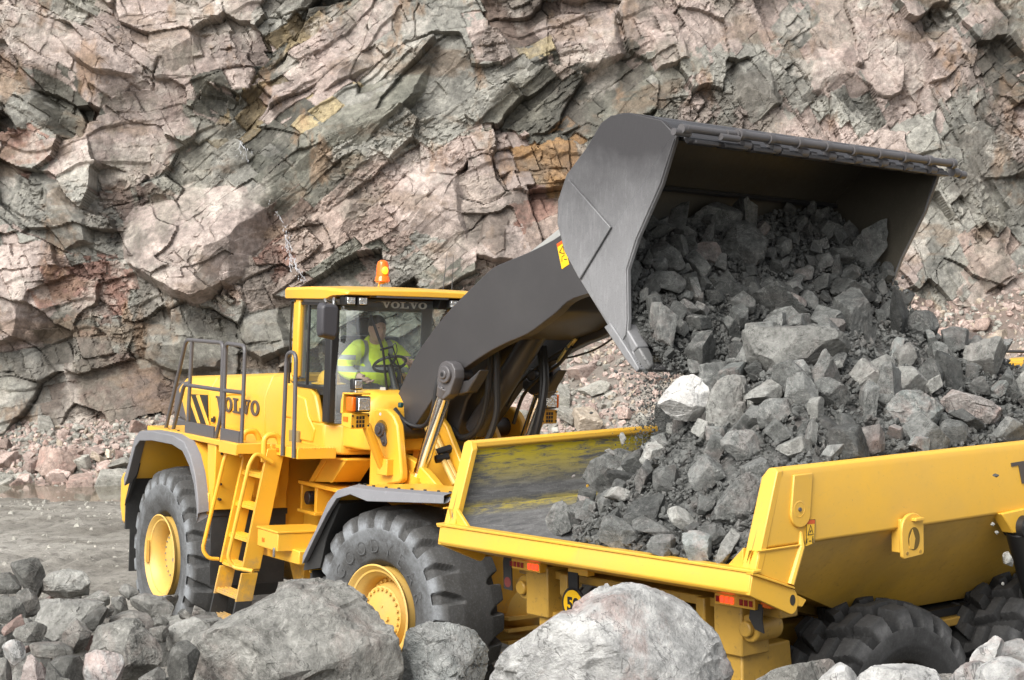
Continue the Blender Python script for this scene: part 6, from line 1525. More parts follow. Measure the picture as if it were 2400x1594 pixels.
# front fenders
LF = [(.86, 1.07), (.885, 1.21), (1.05, 1.44), (1.20, 1.68), (1.32, 1.79), (1.50, 1.835), (1.72, 1.83), (2.65, 1.865)]
for s in (-1, 1):
    f = MB(); inn = [(x + .02, z - .03) for x, z in LF]
    f.loft([[(x, s * 1.42, z) for x, z in LF], [(x, s * .62, z - .02) for x, z in LF], [(x, s * .62, z - .05) for x, z in inn], [(x, s * 1.42, z) for x, z in inn], [(x, s * 1.42, z) for x, z in LF]], cap=False, closed=False)
    f.box(.92, 1.0, min(s*1.35, s*.62), max(s*1.35, s*.62), 1.10, 1.30)
    fo = f.build('front_fender', M_Y, P, FF, .006)
    e = MB()
    lip = LF[1:]; li = [(x + .02, z - .085 + .02 * math.sin(k * 2.2)) for k, (x, z) in enumerate(lip)]
    e.loft([[(x, s * 1.415, z + .006) for x, z in lip], [(x, s * 1.50, z - .012) for x, z in lip], [(x, s * 1.52, z) for x, z in li], [(x, s * 1.47, z + .01) for x, z in li], [(x, s * 1.41, z - .02) for x, z in lip]], cap=False, closed=False)
    e.build('fender_lip', M_LIP, fo, FF, .006)
    k = MB(); k.loft([[(.845, s*1.46, 1.06), (.88, s*1.46, 1.23), (1.05, s*1.46, 1.45), (1.24, s*1.46, 1.70), (1.30, s*1.44, 1.66), (1.10, s*1.42, 1.36), (1.02, s*1.42, 1.10)], [(.845, s*.70, 1.06), (.88, s*.70, 1.23), (1.05, s*.70, 1.45), (1.24, s*.70, 1.70), (1.27, s*.70, 1.69), (1.07, s*.70, 1.43), (.87, s*.70, 1.06)]])
    k.box(.86, .89, min(s*1.40, s*.72), max(s*1.40, s*.72), .80, 1.06); k.build('mud_flap', M_RUB, fo, FF)
    for x in (1.36, 1.48, 1.55, 1.66, 1.82, 1.98, 2.14, 2.30, 2.46, 2.60):
        k = MB(); k.cyl((x, s*1.39, np.interp(x, [p[0] for p in LF], [p[1] for p in LF]) - .02), (x, s*1.39, np.interp(x, [p[0] for p in LF], [p[1] for p in LF]) + .014), .013, n=8)
        k.build('bolt', M_BLK, fo, FF)
    # lamp bracket with its lamps
    a, b_ = sorted((s * 1.02, s * 1.22)); g = MB()
    g.prism([(1.00, 2.285), (1.13, 2.265), (1.13, 2.395), (1.00, 2.395)], s * 1.22, s * 1.02)
    g.box(1.00, 1.02, a, b_, 2.39, 2.555); g.box(1.00, 1.14, a, b_, 2.553, 2.567); g.prism([(.985, 2.39), (1.02, 2.39), (1.02, 2.555), (.99, 2.50)], s * 1.225, s * 1.205)
    g.tube([(1.10, s * 1.03, 2.29), (1.06, s * .80, 1.92)], .042, 8); g.box(1.02, 1.16, min(s*.84, s*.76), max(s*.84, s*.76), 1.86, 2.0)
    br = g.build('lamp_bracket', M_Y, P, FF, .006)
    h = MB()
    for i in range(3):
        for jx in range(3):
            yc = s * 1.12 + (jx - 1) * .032; zc = 2.325 + (i - 1) * .034; h.box(1.128, 1.1335, yc - .011, yc + .011, zc - .013, zc + .013)
    h.build('air_grid', M_BLK, br, FF)
    for yc in (s * 1.035, s * 1.205):
        for zc in (2.29, 2.375): h = MB(); h.cyl((1.12, yc, zc), (1.138, yc, zc), .008, n=8); h.build('bolt', M_BLK, br, FF)
    h = MB(); yo = s * 1.221; h.box(1.03, 1.09, min(yo, yo + s * .006), max(yo, yo + s * .006), 2.325, 2.365); h.build('side_marker', M_ORG, br, FF)
    yc = s * 1.11
    h = MB(); h.box(1.06, 1.165, yc - .075, yc + .075, 2.405, 2.54); hl = h.build('headlamp', M_BLK, P, FF, .014)
    h = MB(); h.box(1.160, 1.172, yc - .062, yc + .062, 2.42, 2.528); h.build('lens', M_LENS, hl, FF, .01)
    h = MB(); h.box(1.06, 1.15, min(yc + s * .07, yc + s * .115), max(yc + s * .07, yc + s * .115), 2.41, 2.535); h.build('indicator', M_ORG, hl, FF, .012)
    h = MB(); h.box(1.02, 1.08, yc - .05, yc + .05, 2.59, 2.685); wl = h.build('work_lamp', M_BLK, P, FF, .012); h = MB(); h.box(1.078, 1.088, yc - .038, yc + .038, 2.602, 2.672); h.cyl((1.05, yc, 2.56), (1.05, yc, 2.60), .012); h.build('lens', M_LENS, wl, FF, .006)
# lift arms
ARM = [(.80, 2.24), (.80, 2.36), (.86, 2.52), (1.08, 2.86), (1.21, 3.005), (1.50, 3.27), (1.87, 3.53), (2.05, 3.645), (2.22, 3.70), (2.48, 3.775), (2.75, 3.87), (3.0, 3.98), (3.35, 4.02), (3.72, 3.90), (3.86, 3.72), (3.80, 3.56), (3.50, 3.50), (3.0, 3.40), (2.79, 3.275), (2.50, 3.115), (2.26, 3.035), (2.05, 2.955), (1.85, 2.86), (1.66, 2.76), (1.47, 2.655), (1.20, 2.37), (1.02, 2.19), (.93, 2.13), (.85, 2.16)]
def smooth_poly(pts, k=4):
    n = len(pts); out = []
    for i in range(n):
        p0, p1, p2, p3 = [Vector(pts[(i + d) % n]) for d in (-1, 0, 1, 2)]
        for j in range(k):
            t = j / k; q = 0.5 * ((2*p1) + (p2-p0)*t + (2*p0-5*p1+4*p2-p3)*t*t + (3*p1-p0-3*p2+p3)*t**3); out.append((q.x, q.y))
    return out
ARMS = smooth_poly(ARM)
for s in (-1, 1):
    m = MB(); m.prism(ARMS, s * .50, s * .40); am = m.build('lift_arm', M_ARM, P, FF, .008)
    m = MB(); m.prism([(1.50, 2.78), (1.58, 2.68), (1.80, 2.70), (1.95, 2.80), (1.90, 2.72), (1.80, 2.60), (1.62, 2.56), (1.50, 2.62)], s * .52, s * .40); m.cyl((1.65, s * .36, 2.745), (1.65, s * .64, 2.745), .055)
    m.build('cylinder_lug', M_ARM, am, FF, .012)
    if s < 0:
        STF = FF @ Matrix.Translation((.10, 0, .035))
        q = MB(); q.prism([(2.70, 3.80), (2.78, 3.84), (2.845, 3.64), (2.765, 3.60)], -.503, -.498); st = q.build('warning_sticker', mat_plain('sticker_yellow', (.80, .46, .01), .4), am, STF)
        q = MB(); q.prism([(2.70, 3.80), (2.78, 3.84), (2.787, 3.815), (2.708, 3.777)], -.505, -.502); q.build('sticker_head', mat_plain('sticker_red', (.60, .09, .01), .4), st, STF)
        q = MB(); q.tube([(2.735, 3.735), (2.775, 3.785), (2.785, 3.715), (2.735, 3.735)] and [(2.735, -.504, 3.735), (2.772, -.504, 3.785), (2.79, -.504, 3.722), (2.735, -.504, 3.735)], .004, 4); q.tube([(2.765, -.504, 3.66), (2.765, -.504, 3.70), (2.79, -.504, 3.71)], .003, 4); q.box(2.79, 2.82, -.505, -.503, 3.675, 3.681); q.build('sticker_marks', M_BLK, st, STF)
    # lift cylinder
    top = Vector((1.65, s * .57, 2.745)); bot = Vector((1.16, s * .57, 1.62)); d = (bot - top).normalized()
    m = MB(); m.cyl(top + d * .18, top + d * .95, .058); cy = m.build('lift_cylinder', M_CHR, P, FF)
    m = MB()
    m.prism([(1.55, 2.80), (1.59, 2.845), (1.65, 2.86), (1.72, 2.84), (1.76, 2.79), (1.765, 2.72), (1.70, 2.58), (1.62, 2.53), (1.545, 2.56), (1.535, 2.70)], s * .63, s * .52)
    m.cyl((1.65, s * .62, 2.745), (1.65, s * .66, 2.745), .075); m.cyl((1.65, s * .65, 2.745), (1.65, s * .675, 2.745), .04); m.cyl((1.61, s * .62, 2.625), (1.61, s * .65, 2.625), .022, n=8)
    m.cyl(top + d * .12, top + d * .22, .085, .068)
    m.build('rod_eye', M_GREY, cy, FF, .012)
    m = MB(); m.cyl((1.65, s * .66, 2.745), (1.65, s * .679, 2.745), .018, n=12); m.build('grease_point', M_BLK, cy, FF)
    m = MB(); m.cyl(top + d * .95, bot, .095); m.build('barrel', M_Y, cy, FF)
m = MB(); m.prism([(2.10, 3.05), (2.45, 3.15), (2.75, 3.30), (2.90, 3.55), (2.55, 3.55), (2.20, 3.30)], -.40, .40); m.build('cross_tube', M_ARM, P, FF, .03)
# tilt linkage in the middle
m = MB(); m.prism([(1.02, 2.0), (1.16, 2.0), (1.36, 2.5), (1.80, 3.0), (2.15, 3.5), (1.95, 3.55), (1.60, 3.15), (1.15, 2.60)], -.13, .13); m.cyl((1.08, -.16, 2.05), (1.08, .16, 2.05), .13); m.build('tilt_lever', M_ARM, P, FF, .02)
m = MB(); m.cyl((1.35, .0, 2.25), (2.50, .0, 3.62), .10); m.cyl((2.45, -.10, 3.56), (2.62, -.10, 3.78), .075); m.build('tilt_cylinder', M_ARM, P, FF)
m = MB(); m.prism(smooth_poly([(1.95, 3.52), (2.12, 3.66), (2.40, 3.90), (2.72, 4.08), (3.05, 4.13), (3.40, 4.05), (3.6, 3.85), (3.3, 3.78), (3.0, 3.90), (2.70, 3.86), (2.40, 3.66), (2.15, 3.40)]), .04, .26); m.build('tilt_link', M_ARM, P, FF, .015)
m = MB(); m.cyl((2.42, -.34, 3.70), (2.78, -.34, 3.90), .105, n=28); m.cyl((2.78, -.34, 3.90), (2.84, -.34, 3.93), .09, .04, n=28); m.build('link_pin_cover', mat_plain('pale_casting', (.26, .26, .245), .6, 0, .3, (.36, .35, .33)), P, FF, .008)
# hoses
def hose(pts, r, name='hose', mat=M_BLK): h = MB(); h.tube(spline(pts, 10), r, 10); return h.build(name, mat, P, FF)
hose([(.95, -.60, 2.42), (1.05, -.54, 2.30), (1.22, -.50, 2.28), (1.36, -.52, 2.40), (1.40, -.52, 2.60), (1.42, -.50, 2.72)], .020)
hose([(1.20, -.14, 2.25), (1.35, -.17, 2.18), (1.55, -.18, 2.25), (1.68, -.20, 2.45), (1.75, -.22, 2.75), (1.80, -.25, 2.95)], .030)
hose([(1.20, -.15, 2.08), (1.40, -.17, 2.02), (1.65, -.17, 2.14), (1.80, -.18, 2.40), (1.84, -.22, 2.70), (1.86, -.25, 3.0)], .030)
hose([(1.35, .22, 2.10), (1.55, .24, 2.02), (1.82, .22, 2.14), (1.95, .20, 2.40), (1.98, .22, 2.70), (1.92, .24, 3.0)], .032)
hose([(1.30, .30, 2.14), (1.50, .32, 2.06), (1.72, .30, 2.16), (1.84, .30, 2.45), (1.85, .30, 2.80), (1.80, .28, 3.05)], .028)
hose([(1.45, .36, 2.30), (1.55, .37, 2.55), (1.75, .37, 2.72), (2.0, .36, 2.85), (2.15, .36, 3.0)], .016)
hose([(1.35, .37, 2.45), (1.50, .37, 2.66), (1.80, .37, 2.86), (2.05, .36, 2.98)], .013)
hose([(1.90, .38, 2.88), (2.2, .385, 2.93), (2.5, .385, 3.03), (2.85, .385, 3.25)], .009)
m = MB(); m.cyl((1.98, .37, 2.86), (2.08, .37, 2.98), .022); m.cyl((2.10, .37, 3.0), (2.19, .37, 3.08), .020); m.build('hose_coupling', mat_plain('brass', (.45, .36, .14), .4, .6), P, FF)
m = MB()
for a_ in (.0, -.09): m.tube([(1.16 + a_ * .3, -.34 + a_ * .4, 2.26), (1.52, -.34 + a_ * .4, 1.80)], .028, 10)
m.build('pipe', M_RIM, P, FF); m = MB(); m.tube([(1.30, -.40, 2.05), (1.35, -.28, 2.09)], .040, 10); m.tube([(1.33, -.44, 2.00), (1.37, -.33, 2.02)], .036, 10); m.build('pipe_clamp', M_BLK, P, FF)
m = MB(); m.prism(smooth_poly([(.98, 2.0), (1.15, 2.02), (1.45, 1.88), (1.72, 1.66), (1.66, 1.60), (1.42, 1.76), (1.2, 1.86), (1.0, 1.88)]), -.62, -.54); m.build('cylinder_bracket', M_Y, P, FF, .01)
m = MB(); m.box(.99, 1.03, -.60, -.56, 2.43, 2.475); m.build('green_valve', M_BLUE, P, FF, .01)

# ---------------------------------------------------------------- bucket
BO = [(5.00, 4.49), (4.86, 4.605), (4.55, 4.675), (4.38, 4.665), (4.29, 4.62), (4.15, 4.45), (3.96, 4.27), (3.88, 4.09), (3.88, 3.92), (3.96, 3.72), (4.14, 3.50), (4.28, 3.345), (4.51, 3.09), (4.70, 2.93)]
FRONT = [(4.70, 2.93), (4.66, 3.02), (4.60, 3.14), (4.605, 3.25), (4.585, 3.59), (4.67, 3.80), (4.88, 4.17), (5.00, 4.49)]
BW = 1.575
for s in (-1, 1):
    m = MB(); m.prism(BO + FRONT[1:-1], s * BW, s * (BW - .035)); sp = m.build('bucket_side', M_BUK, P, FF, .006)
    m = MB(); m.prism([(4.00, 4.235), (4.43, 3.885), (4.175, 3.565), (4.14, 3.52), (3.985, 3.715), (3.905, 3.915), (3.905, 4.08)], s * BW, s * (BW + .022)); m.build('wear_plate', M_BUK, sp, FF, .006)
    m = MB(); m.prism([(4.99, 4.475), (4.87, 4.17), (4.66, 3.80), (4.577, 3.59), (4.597, 3.25), (4.592, 3.14), (4.55, 3.08), (4.30, 3.345), (4.20, 3.575), (4.455, 3.885), (4.70, 4.16), (4.93, 4.46)], s * BW, s * (BW + .012)); m.build('side_cutter', M_BUK, sp, FF, .005)
T_ = .03
def inset(pts, t):
    out = []
    for i, p in enumerate(pts):
        a = Vector(pts[max(i-1, 0)]); b2 = Vector(pts[min(i+1, len(pts)-1)]); d = (b2 - a).normalized(); n = Vector((-d.y, d.x)); out.append((p[0] + n.x * t, p[1] + n.y * t))
    return out
SHELL = smooth_poly(BO)[:-4 * 1 - 3] if False else [tuple(v)[:2] for v in [(p.x, p.y) for p in spline([(x, z, 0) for x, z in BO], 4)]]
m = MB(); ou = SHELL; it = inset(SHELL, T_)
m.loft([[(x, -BW + .02, z) for x, z in ou], [(x, BW - .02, z) for x, z in ou], [(x, BW - .02, z) for x, z in it], [(x, -BW + .02, z) for x, z in it], [(x, -BW + .02, z) for x, z in ou]], cap=False, closed=False)
m.build('bucket_shell', M_BUK, P, FF)
it2 = inset(SHELL, T_ + .006)
m = MB(); m.loft([[(x, -BW + .037, z) for x, z in it2], [(x, BW - .037, z) for x, z in it2]], cap=False, closed=False); inner = m.build('bucket_lining', M_BIN, P, FF)
m = MB(); m.tube([(4.02, -BW + .05, 4.235), (4.02, BW - .05, 4.235)], .022, 6); m.build('weld_seam', M_BLK, inner, FF)
m = MB(); m.box(4.10, 5.0, BW - .045, BW - .036, 3.0, 4.46); 
m = MB(); m.prism([(4.96, 4.46), (4.86, 4.57), (4.55, 4.63), (4.30, 4.57), (4.0, 4.25), (3.93, 4.0), (4.0, 3.75), (4.5, 3.15), (4.60, 3.25), (4.57, 3.59), (4.66, 3.80), (4.87, 4.17)], BW - .040, BW - .036); m.build('side_lining', M_BIN, P, FF)
# spill guard with its rows of pinned bars along the upper lip
m = MB(); m.prism([(4.80, 4.63), (5.0, 4.50), (5.015, 4.47), (4.97, 4.47), (4.78, 4.60)], -1.50, BW); sg = m.build('spill_guard', M_BUK, P, FF, .006)
m = MB()
m.cyl((5.085, -1.06, 4.545), (5.085, 1.60, 4.545), .030); m.cyl((5.085, -1.08, 4.545), (5.085, -1.16, 4.545), .022)
m.cyl((5.07, -1.56, 4.54), (5.07, -1.12, 4.54), .026); m.cyl((5.06, -1.60, 4.535), (5.06, -1.52, 4.535), .033); m.cyl((5.045, -1.66, 4.51), (5.045, -1.50, 4.51), .024); m.cyl((5.10, -1.24, 4.51), (5.10, -1.05, 4.51), .024)
m.build('guard_bar', M_GREY, sg, FF)
for k in range(9):
    yv = -1.04 + .325 * k
    for x_, y_, z_, w_, r_ in ((5.085, yv, 4.545, .045, .043), (5.05, yv + .08, 4.485, .08, .036), (5.04, yv + .20, 4.475, .07, .032)):
        m = MB(); m.cyl((x_, y_, z_), (x_, y_ + w_, z_), r_, n=16); m.build('guard_collar', M_GREY, sg, FF)
for k in range(10):
    m = MB(); m.box(4.985, 5.075, -1.46 + .31 * k, -1.22 + .31 * k, 4.445, 4.475); m.build('guard_lug', M_BUK, sg, FF, .008)
m = MB(); m.cyl((5.03, -1.5, 4.47), (5.03, BW, 4.47), .022); m.build('guard_bar', M_BUK, sg, FF)
mat_tooth = mat_plain("tooth_steel", (.13, .13, .13), .5, .1, .4, (.26, .26, .25), 70)
# cutting edge, corner guards and teeth
m = MB(); m.prism([(4.40, 3.19), (4.62, 2.965), (4.72, 2.885), (4.745, 2.91), (4.66, 3.01), (4.46, 3.22)], -BW - .03, BW + .03); m.build('cutting_edge', M_BUK, P, FF, .008)
for k in range(9):
    yv = -BW + .01 + k * (2 * BW - .02 - .10) / 8
    m = MB(); a_ = .055
    m.loft([[(4.46, yv - .01, 3.10), (4.46, yv + .115, 3.10), (4.56, yv + .115, 3.22), (4.56, yv - .01, 3.22)], [(4.60, yv - .01, 2.97), (4.60, yv + .115, 2.97), (4.70, yv + .115, 3.06), (4.70, yv - .01, 3.06)]])
    to = m.build('tooth_holder', M_BUK, P, FF, .012)
    m = MB(); m.loft([[(4.585, yv, 2.985), (4.585, yv + .105, 2.985), (4.70, yv + .105, 3.06), (4.70, yv, 3.06)], [(4.66, yv + .005, 2.925), (4.66, yv + .10, 2.925), (4.745, yv + .10, 3.0), (4.745, yv + .005, 3.0)], [(4.765, yv + .03, 2.90), (4.755, yv + .075, 2.90), (4.785, yv + .075, 2.935), (4.785, yv + .03, 2.935)]])
    m.build('tooth', mat_tooth if k else mat_tooth, to, FF, .014, seg=3)
# ---------------------------------------------------------------- articulated hauler
TRUCK = thing('dump_truck', tuple(TF @ Vector((2.0, 0, -1.88))), 'yellow articulated hauler seen from its tail, dump body heaped with rock', 'dump truck')
P = TRUCK
L_ = 5.4
RIMZ, FOLD = .58, .11
def ysec(x):
    t = min(max((x - .05) / 1.6, 0), 1)
    return 1.42 - .60 * t, -.02 - .54 * t - .05 * max(0, x - 1.65) / 3.8
# lower hull
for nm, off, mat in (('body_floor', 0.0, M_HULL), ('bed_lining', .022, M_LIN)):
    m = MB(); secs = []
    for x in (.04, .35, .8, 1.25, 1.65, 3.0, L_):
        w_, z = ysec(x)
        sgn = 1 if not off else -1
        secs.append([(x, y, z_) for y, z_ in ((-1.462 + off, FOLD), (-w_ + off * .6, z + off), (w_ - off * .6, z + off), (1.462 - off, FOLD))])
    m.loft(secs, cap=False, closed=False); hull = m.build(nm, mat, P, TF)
    if off:
        m = MB()
        for s in (-1, 1):
            m.loft([[(.06, s * (1.462 - off), FOLD), (.235, s * (1.475 - off), RIMZ - .02)], [(L_, s * (1.462 - off), FOLD), (L_, s * (1.475 - off), RIMZ - .02)]], cap=False, closed=False)
            m.add([(.03, s * 1.44, .0), (.06, s * 1.44, FOLD), (.35, s * 1.44, FOLD)], [(0, 1, 2)])
        m.build('side_lining', M_LIN, P, TF)
# side walls with a rolled rim
for s in (-1, 1):
    m = MB()
    prof = [(s * 1.462, FOLD - .005), (s * 1.50, FOLD + .015), (s * 1.505, RIMZ - .06), (s * 1.49, RIMZ - .012), (s * 1.46, RIMZ), (s * 1.42, RIMZ - .008), (s * 1.415, RIMZ - .05), (s * 1.46, RIMZ - .07), (s * 1.445, FOLD + .01)]
    x0 = lambda z: .05 + (z - 0) * .33
    m.loft([[(x0(z) + .0, y, z) for y, z in prof], [(L_, y, z) for y, z in prof]])
    sw = m.build('body_side', M_YT, P, TF, .012)
    # tail post, its foot and the stiffener behind it
    m = MB()
    m.prism([(s * 1.385, .0), (s * 1.505, .0), (s * 1.505, RIMZ - .02), (s * 1.47, RIMZ), (s * 1.43, RIMZ - .005), (s * 1.39, RIMZ - .06)], .0, .05, 'x')
    m.v = [(x + .03 + z * .335, y, z) for x, y, z in m.v]
    m.prism([(.02, -.01), (.30, -.115), (.415, .11), (.06, .11)], s * 1.502, s * 1.45)
    m.prism([(s * 1.385, .12), (s * 1.385, -.005), (s * 1.245, -.005)], .045, .075, 'x')
    post = m.build('tail_post', M_YT, P, TF, .006)
    m = MB(); m.tube([(.415, s * 1.50, .19), (.412, s * 1.505, .10), (.31, s * 1.51, -.11)], [.01, .022, .024], 8); m.tube([(.03, s * 1.508, .112), (.41, s * 1.508, .112)], .007, 6); m.build('stiffener', M_YT, post, TF)
    # raised pad with a pin hole
    m = MB()
    pad = [(.345, .53), (.51, .53)] + [(.40 + .085 * math.cos(t), .30 + .085 * math.sin(t)) for t in np.linspace(.15, -math.pi - .25, 14)]
    m.prism(pad, s * 1.500, s * 1.519); pd = m.build('pin_pad', M_YT, post, TF, .006)
    m = MB(); m.lathe([(.052, -.006), (.052, .004), (.044, .006), (.040, -.004), (.012, -.004)], (.385, s * 1.515, .325), (0, s, 0), 28); m.build('pin_ring', M_YT, pd, TF); m = MB(); m.cyl((.385, s * 1.515, .325), (.385, s * 1.528, .325), .012, n=10); m.build('pin_bolt', M_GREY, pd, TF)
    # lip end plate with its eye
    m = MB()
    ear = [(.0, -.012), (.31, -.125)] + [(.325 + .055 * math.cos(t), -.215 + .075 * math.sin(t)) for t in np.linspace(1.35, -1.9, 12)] + [(-.03, -.135)]
    hole = [(.33 + .022 * math.cos(t), -.205 + .032 * math.sin(t)) for t in np.linspace(0, 2 * math.pi, 20, endpoint=False)]
    m.prism(ear, s * 1.505, s * 1.475); ep = m.build('end_plate', M_YT, P, TF, .005)
    m = MB(); m.prism(hole, s * 1.508, s * 1.50); m.build('eye', mat_plain('eye_shade_paint', (.03, .026, .018), .9), ep, TF)  # dark disc painted as the shade inside the eye; the plate is solid
    m = MB(); m.prism([(-.02, .0), (.33, -.125), (.335, -.14), (-.02, -.016)], s * 1.525, s * 1.47); m.build('edge_strip', M_YT, ep, TF, .003)
    # lifting lug on the fold
    m = MB(); xc = 1.40
    o_ = [(1.285, -.05), (1.275, .10)] + [(1.385 + .105 * math.cos(t), .125 + .09 * math.sin(t)) for t in np.linspace(math.pi, 0, 10)] + [(1.49, -.04), (1.475, -.055), (1.30, -.065)]
    hole = [(1.39 + .055 * math.cos(t), .055 + .072 * math.sin(t)) for t in np.linspace(0, 2 * math.pi, 24, endpoint=False)]
    m.prism(o_, s * 1.545, s * 1.52); m.box(1.30, 1.33, min(s*1.52, s*1.44), max(s*1.52, s*1.44), -.03, .18); lg = m.build('lug_plate', M_YT, P, TF, .006)
    m = MB(); m.prism(hole, s * 1.548, s * 1.54); m.build('lug_hole_shade', mat_plain('lug_shade_paint', (.12, .075, .012), .9), lg, TF)  # brown disc painted as the shaded opening; the lug plate is solid
    m = MB(); m.prism([(1.345, -.005), (1.385, -.01), (1.40, .055), (1.375, .115), (1.345, .06)], s * 1.5495, s * 1.547); m.build('painted_lug_glint', M_YT, lg, TF)  # flat yellow patch painted as a glint within the dark disc
    m = MB(); m.box(1.37, 1.455, min(s*1.54, s*1.58), max(s*1.54, s*1.58), .165, .185); m.build('lug_tab', M_YT, lg, TF, .004)
    for xb in (1.325, 1.45): m = MB(); m.cyl((xb, s*1.53, -.03), (xb, s*1.549, -.03), .011, n=8); m.build('bolt', M_CH, lg, TF)
    # hoist cylinder and its bracket
    m = MB(); m.prism([(2.30, .125), (3.1, .16), (3.1, .08), (2.62, .09), (2.50, -.02), (2.42, -.015), (2.36, .06)], s * 1.53, s * 1.44); m.build('hoist_bracket', M_YT, P, TF, .008)
    m = MB(); m.cyl((2.52, s * 1.50, .02), (3.35, s * 1.16, -.95), .095, n=24); m.cyl((2.52, s * 1.58, .02), (2.52, s * 1.42, .02), .075, n=24); hc_ = m.build('hoist_cylinder', M_BLK, P, TF)
    m = MB(); m.cyl((2.52, s * 1.58, .02), (2.52, s * 1.60, .02), .045, n=20); m.cyl((2.52, s * 1.60, .02), (2.52, s * 1.61, .02), .012, n=8); m.build('pin_cap', M_STL, hc_, TF, .004)
m = MB(); m.box(L_ - .06, L_ + .02, -1.5, 1.5, -.6, .95); m.prism([(L_ - 1.0, .56), (L_ + .02, .56), (L_ + .02, .95), (L_ - .3, .95)], -1.50, -1.44); m.prism([(L_ - 1.0, .56), (L_ + .02, .56), (L_ + .02, .95), (L_ - .3, .95)], 1.44, 1.50); m.build('headboard', M_YT, P, TF, .01)
# tail lip beam
m = MB(); m.prism([(.0, .0), (-.012, -.012), (-.032, -.118), (-.02, -.14), (.05, -.155), (.42, -.26), (.46, -.22), (.06, -.03)], -1.50, 1.50); lip = m.build('tail_lip', M_YT, P, TF, .006)
m = MB(); m.box(-.022, .05, -1.53, 1.53, -.008, .010); m.build('lip_strip', M_YT, lip, TF, .004)
# faded lettering starts at the photo's edge
def seg_letter(px, z0, z1, y): pass
m = MB(); m.prism([(2.435, .445), (2.64, .450), (2.645, .428), (2.592, .427), (2.632, .305), (2.552, .300), (2.515, .425), (2.44, .420)], -1.5095, -1.504); m.build('side_lettering', M_DRK, P, TF, smooth=None)
# warning sticker
m = MB(); m.prism([(.448, .10), (.52, .112), (.532, .252), (.455, .256)], -1.5085, -1.503); st = m.build('warning_sticker', mat_plain('sticker_amber', (.74, .44, .04), .45), P, TF)
def fr_(pts, r=.0022): 
    q = MB(); q.tube([(x, -1.509, z) for x, z in pts], r, 4); return q
q = fr_([(.449, .112), (.456, .255), (.531, .251), (.521, .112)])
q2 = fr_([(.466, .165), (.490, .222), (.512, .165), (.466, .165)], .003); q.add(q2.v, q2.f)
q2 = fr_([(.482, .178), (.494, .192)], .003); q.add(q2.v, q2.f); q2 = fr_([(.474, .128), (.492, .128)], .003); q.add(q2.v, q2.f)
q.box(.503, .513, -1.510, -1.5085, .112, .142); q.box(.504, .512, -1.510, -1.5085, .145, .153); q2 = fr_([(.456, .118), (.457, .142), (.468, .142)], .002); q.add(q2.v, q2.f)
q.build('sticker_marks', M_BLK, st, TF)
q = MB(); q.prism([(.4555, .229), (.456, .255), (.531, .2515), (.530, .226)], -1.5095, -1.508); q.build('sticker_head', mat_plain('sticker_scarlet', (.55, .10, .025), .45), st, TF)
# chassis
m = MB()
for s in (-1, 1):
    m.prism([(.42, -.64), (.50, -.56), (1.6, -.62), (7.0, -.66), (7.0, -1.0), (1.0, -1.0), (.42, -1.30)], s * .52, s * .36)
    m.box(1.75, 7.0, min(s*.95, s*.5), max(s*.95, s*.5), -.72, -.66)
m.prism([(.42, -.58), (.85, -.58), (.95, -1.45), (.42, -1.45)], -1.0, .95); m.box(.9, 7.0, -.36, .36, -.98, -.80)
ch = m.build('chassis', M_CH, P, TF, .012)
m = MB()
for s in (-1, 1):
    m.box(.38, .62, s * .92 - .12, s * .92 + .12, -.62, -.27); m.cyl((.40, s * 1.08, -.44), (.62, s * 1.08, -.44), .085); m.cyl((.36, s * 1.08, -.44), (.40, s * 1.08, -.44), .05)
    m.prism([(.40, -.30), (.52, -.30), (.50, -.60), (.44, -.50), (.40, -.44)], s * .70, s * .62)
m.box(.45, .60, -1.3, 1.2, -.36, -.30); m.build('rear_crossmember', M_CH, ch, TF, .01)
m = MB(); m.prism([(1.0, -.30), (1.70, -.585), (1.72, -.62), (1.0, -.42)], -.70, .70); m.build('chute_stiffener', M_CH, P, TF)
m = MB(); m.box(2.2, 6.5, -.90, .90, -.655, -.60); m.build('chassis_gap_shade', M_BLK, P, TF)  # black slab added as the shade between body and chassis
# tail lamps
for y0, flip in ((1.16, 1), (-.86, -1)):
    m = MB(); a, c_ = sorted((y0, y0 - .34)); m.box(.33, .40, a, c_, -.305, -.235); lp = m.build('tail_lamp', M_YT, P, TF, .004)
    for i in range(8):
        if i == 4: continue
        y = y0 - .028 - .040 * i; lit = (i in (5, 6, 7)) if flip > 0 else (i in (1, 2, 3))
        m = MB(); m.box(.3235 if lit else .325, .332, y - .014, y + .013, -.288, -.252); m.build('lit_lens' if lit else 'dark_lens', M_LED if lit else M_REDL, lp, TF)
m = MB(); m.box(.36, .46, -1.30, -1.215, -.29, -.235); m.build('indicator', M_ORG, P, TF, .008)
# rubber tags hanging below the lamps
m = MB(); m.prism([(1.20, -.20), (1.13, -.20), (1.125, -.46), (1.215, -.455), (1.22, -.26)], .325, .335, 'x'); tg = m.build('rubber_tag', M_RUB, P, TF)
m = MB(); m.cyl((.323, 1.17, -.405), (.327, 1.17, -.405), .036, n=20); m.build('tag_reflector', mat_plain('dull_red', (.16, .03, .025), .6), tg, TF)
m = MB(); m.loft([[(.36, -1.14, -.27), (.36, -1.235, -.27), (.37, -1.235, -.27), (.37, -1.14, -.27)], [(.34, -1.14, -.36), (.345, -1.24, -.36), (.355, -1.24, -.36), (.35, -1.14, -.36)], [(.37, -1.16, -.43), (.35, -1.25, -.44), (.36, -1.25, -.44), (.38, -1.16, -.43)]]); m.build('rubber_tag', M_RUB, P, TF)
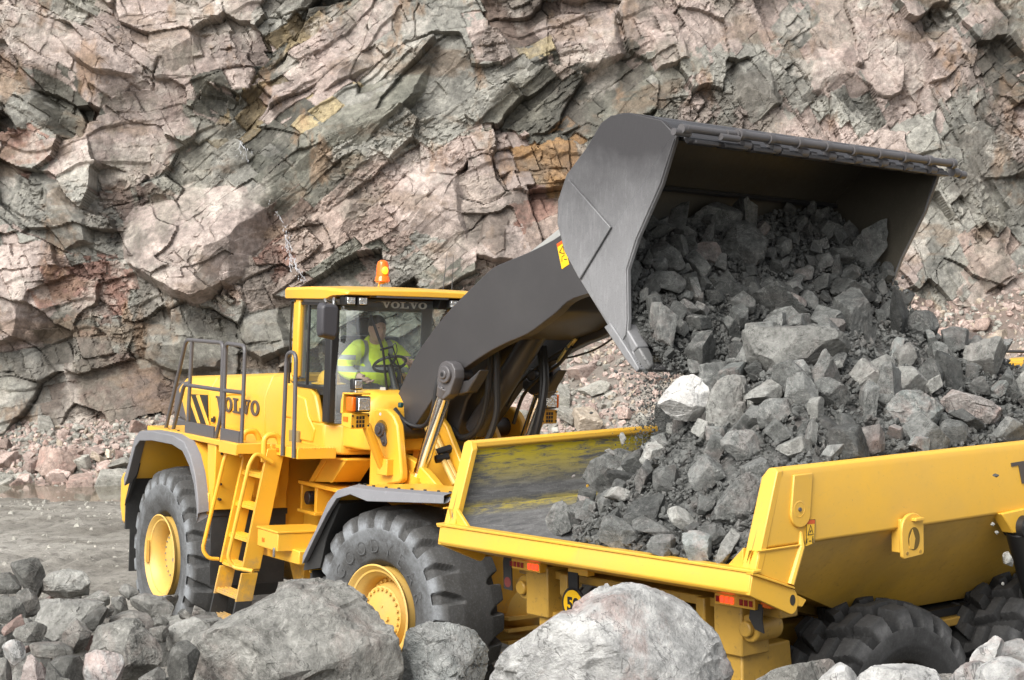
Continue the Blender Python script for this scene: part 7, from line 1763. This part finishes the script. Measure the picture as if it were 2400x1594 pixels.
# speed roundel
m = MB(); m.prism([(.525, -.26), (.425, -.26), (.43, -.42), (.52, -.42)], .33, .345, 'x'); m.cyl((.33, .475, -.475), (.345, .475, -.475), .115, n=36); sg_ = m.build('speed_sign', M_BLK, P, TF)
m = MB(); m.cyl((.326, .475, -.475), (.331, .475, -.475), .095, n=36); m.build('sign_face', mat_plain('sign_yellow', (.72, .42, .008), .4), sg_, TF)
me = text_mesh('50', .125, .002, .004)
link('sign_digits', me, M_BLK, sg_, TF @ Matrix.Translation((.3245, .472, -.48)) @ Matrix.Rotation(-math.pi / 2, 4, 'Z') @ Matrix.Rotation(math.pi / 2, 4, 'X'))
m = MB(); m.box(.335, .40, .33, .53, -.275, -.235); m.build('sign_bar', M_YT, P, TF, .004)
# bogie wheels
TYRE_T = tyre_mesh('tyre', .748, .60, .33, 18, .070, 'chevron')
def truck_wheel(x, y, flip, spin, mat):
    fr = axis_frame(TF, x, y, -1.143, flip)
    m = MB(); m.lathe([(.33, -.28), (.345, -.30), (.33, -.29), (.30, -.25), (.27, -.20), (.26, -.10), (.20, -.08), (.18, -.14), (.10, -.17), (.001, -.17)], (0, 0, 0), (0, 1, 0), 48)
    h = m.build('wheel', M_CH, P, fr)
    me = TYRE_T if mat is M_TYRT else TYRE_T.copy()
    if mat is not M_TYRT: me.materials.clear()
    link('tyre', me, mat, h, fr @ Matrix.Rotation(spin, 4, 'Y'))
for x, sp in ((1.55, .0), (3.18, .12)):
    truck_wheel(x, -1.05, False, sp, M_TYRT)
    truck_wheel(x, 1.12, True, sp + .1, M_TYRD)
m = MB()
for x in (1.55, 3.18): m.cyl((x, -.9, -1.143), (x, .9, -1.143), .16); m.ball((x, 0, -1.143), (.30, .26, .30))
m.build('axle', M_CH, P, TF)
# tractor unit beyond the right edge of the frame
m = MB(); m.box(5.9, 7.1, -1.1, 1.1, -.75, .95); m.box(7.1, 9.0, -.85, .85, -.75, .15); m.build('tractor_body', M_YT, P, TF, .05)
m = MB(); m.box(5.88, 5.905, -.9, .9, .15, .85); m.build('cab_window', M_BLK, P, TF, .01)
for y in (-1.05, 1.05): truck_wheel(7.9, y, y > 0, .2, M_TYRT)

# corner of another yellow machine parked beyond the load
MACH = thing('parked_machine', (6.7, 23.2, 0.0), 'yellow machine hood with a black rail, just showing beyond the load at right', 'machine')
m = MB(); m.box(5.93, 8.6, 22.4, 24.0, .75, 2.42); m.box(5.93, 8.6, 22.38, 24.02, 2.40, 2.45); m.build('hood', M_YT, MACH, WF, .05)
m = MB(); m.tube(rpath([(5.72, 22.5, 2.66), (7.8, 22.5, 2.62)], .05), .018); m.tube([(5.86, 22.5, 2.45), (5.86, 22.5, 2.65)], .018); m.tube([(7.6, 22.5, 2.42), (7.6, 22.5, 2.63)], .018); m.build('guard_rail', M_BLK, MACH, WF)
m = MB(); m.box(5.83, 5.95, 22.48, 22.56, 2.48, 2.53); m.build('marker_lamp', M_ORG, MACH, WF, .01)
for x in (6.4, 8.0):
    m = MB(); m.cyl((x, 22.3, .55), (x, 22.8, .55), .55, n=32); w_ = m.build('wheel', M_RUB, MACH, WF, .06); m = MB(); m.cyl((x, 22.28, .55), (x, 22.32, .55), .28, n=24); m.build('rim', M_YT, w_, WF, .01)
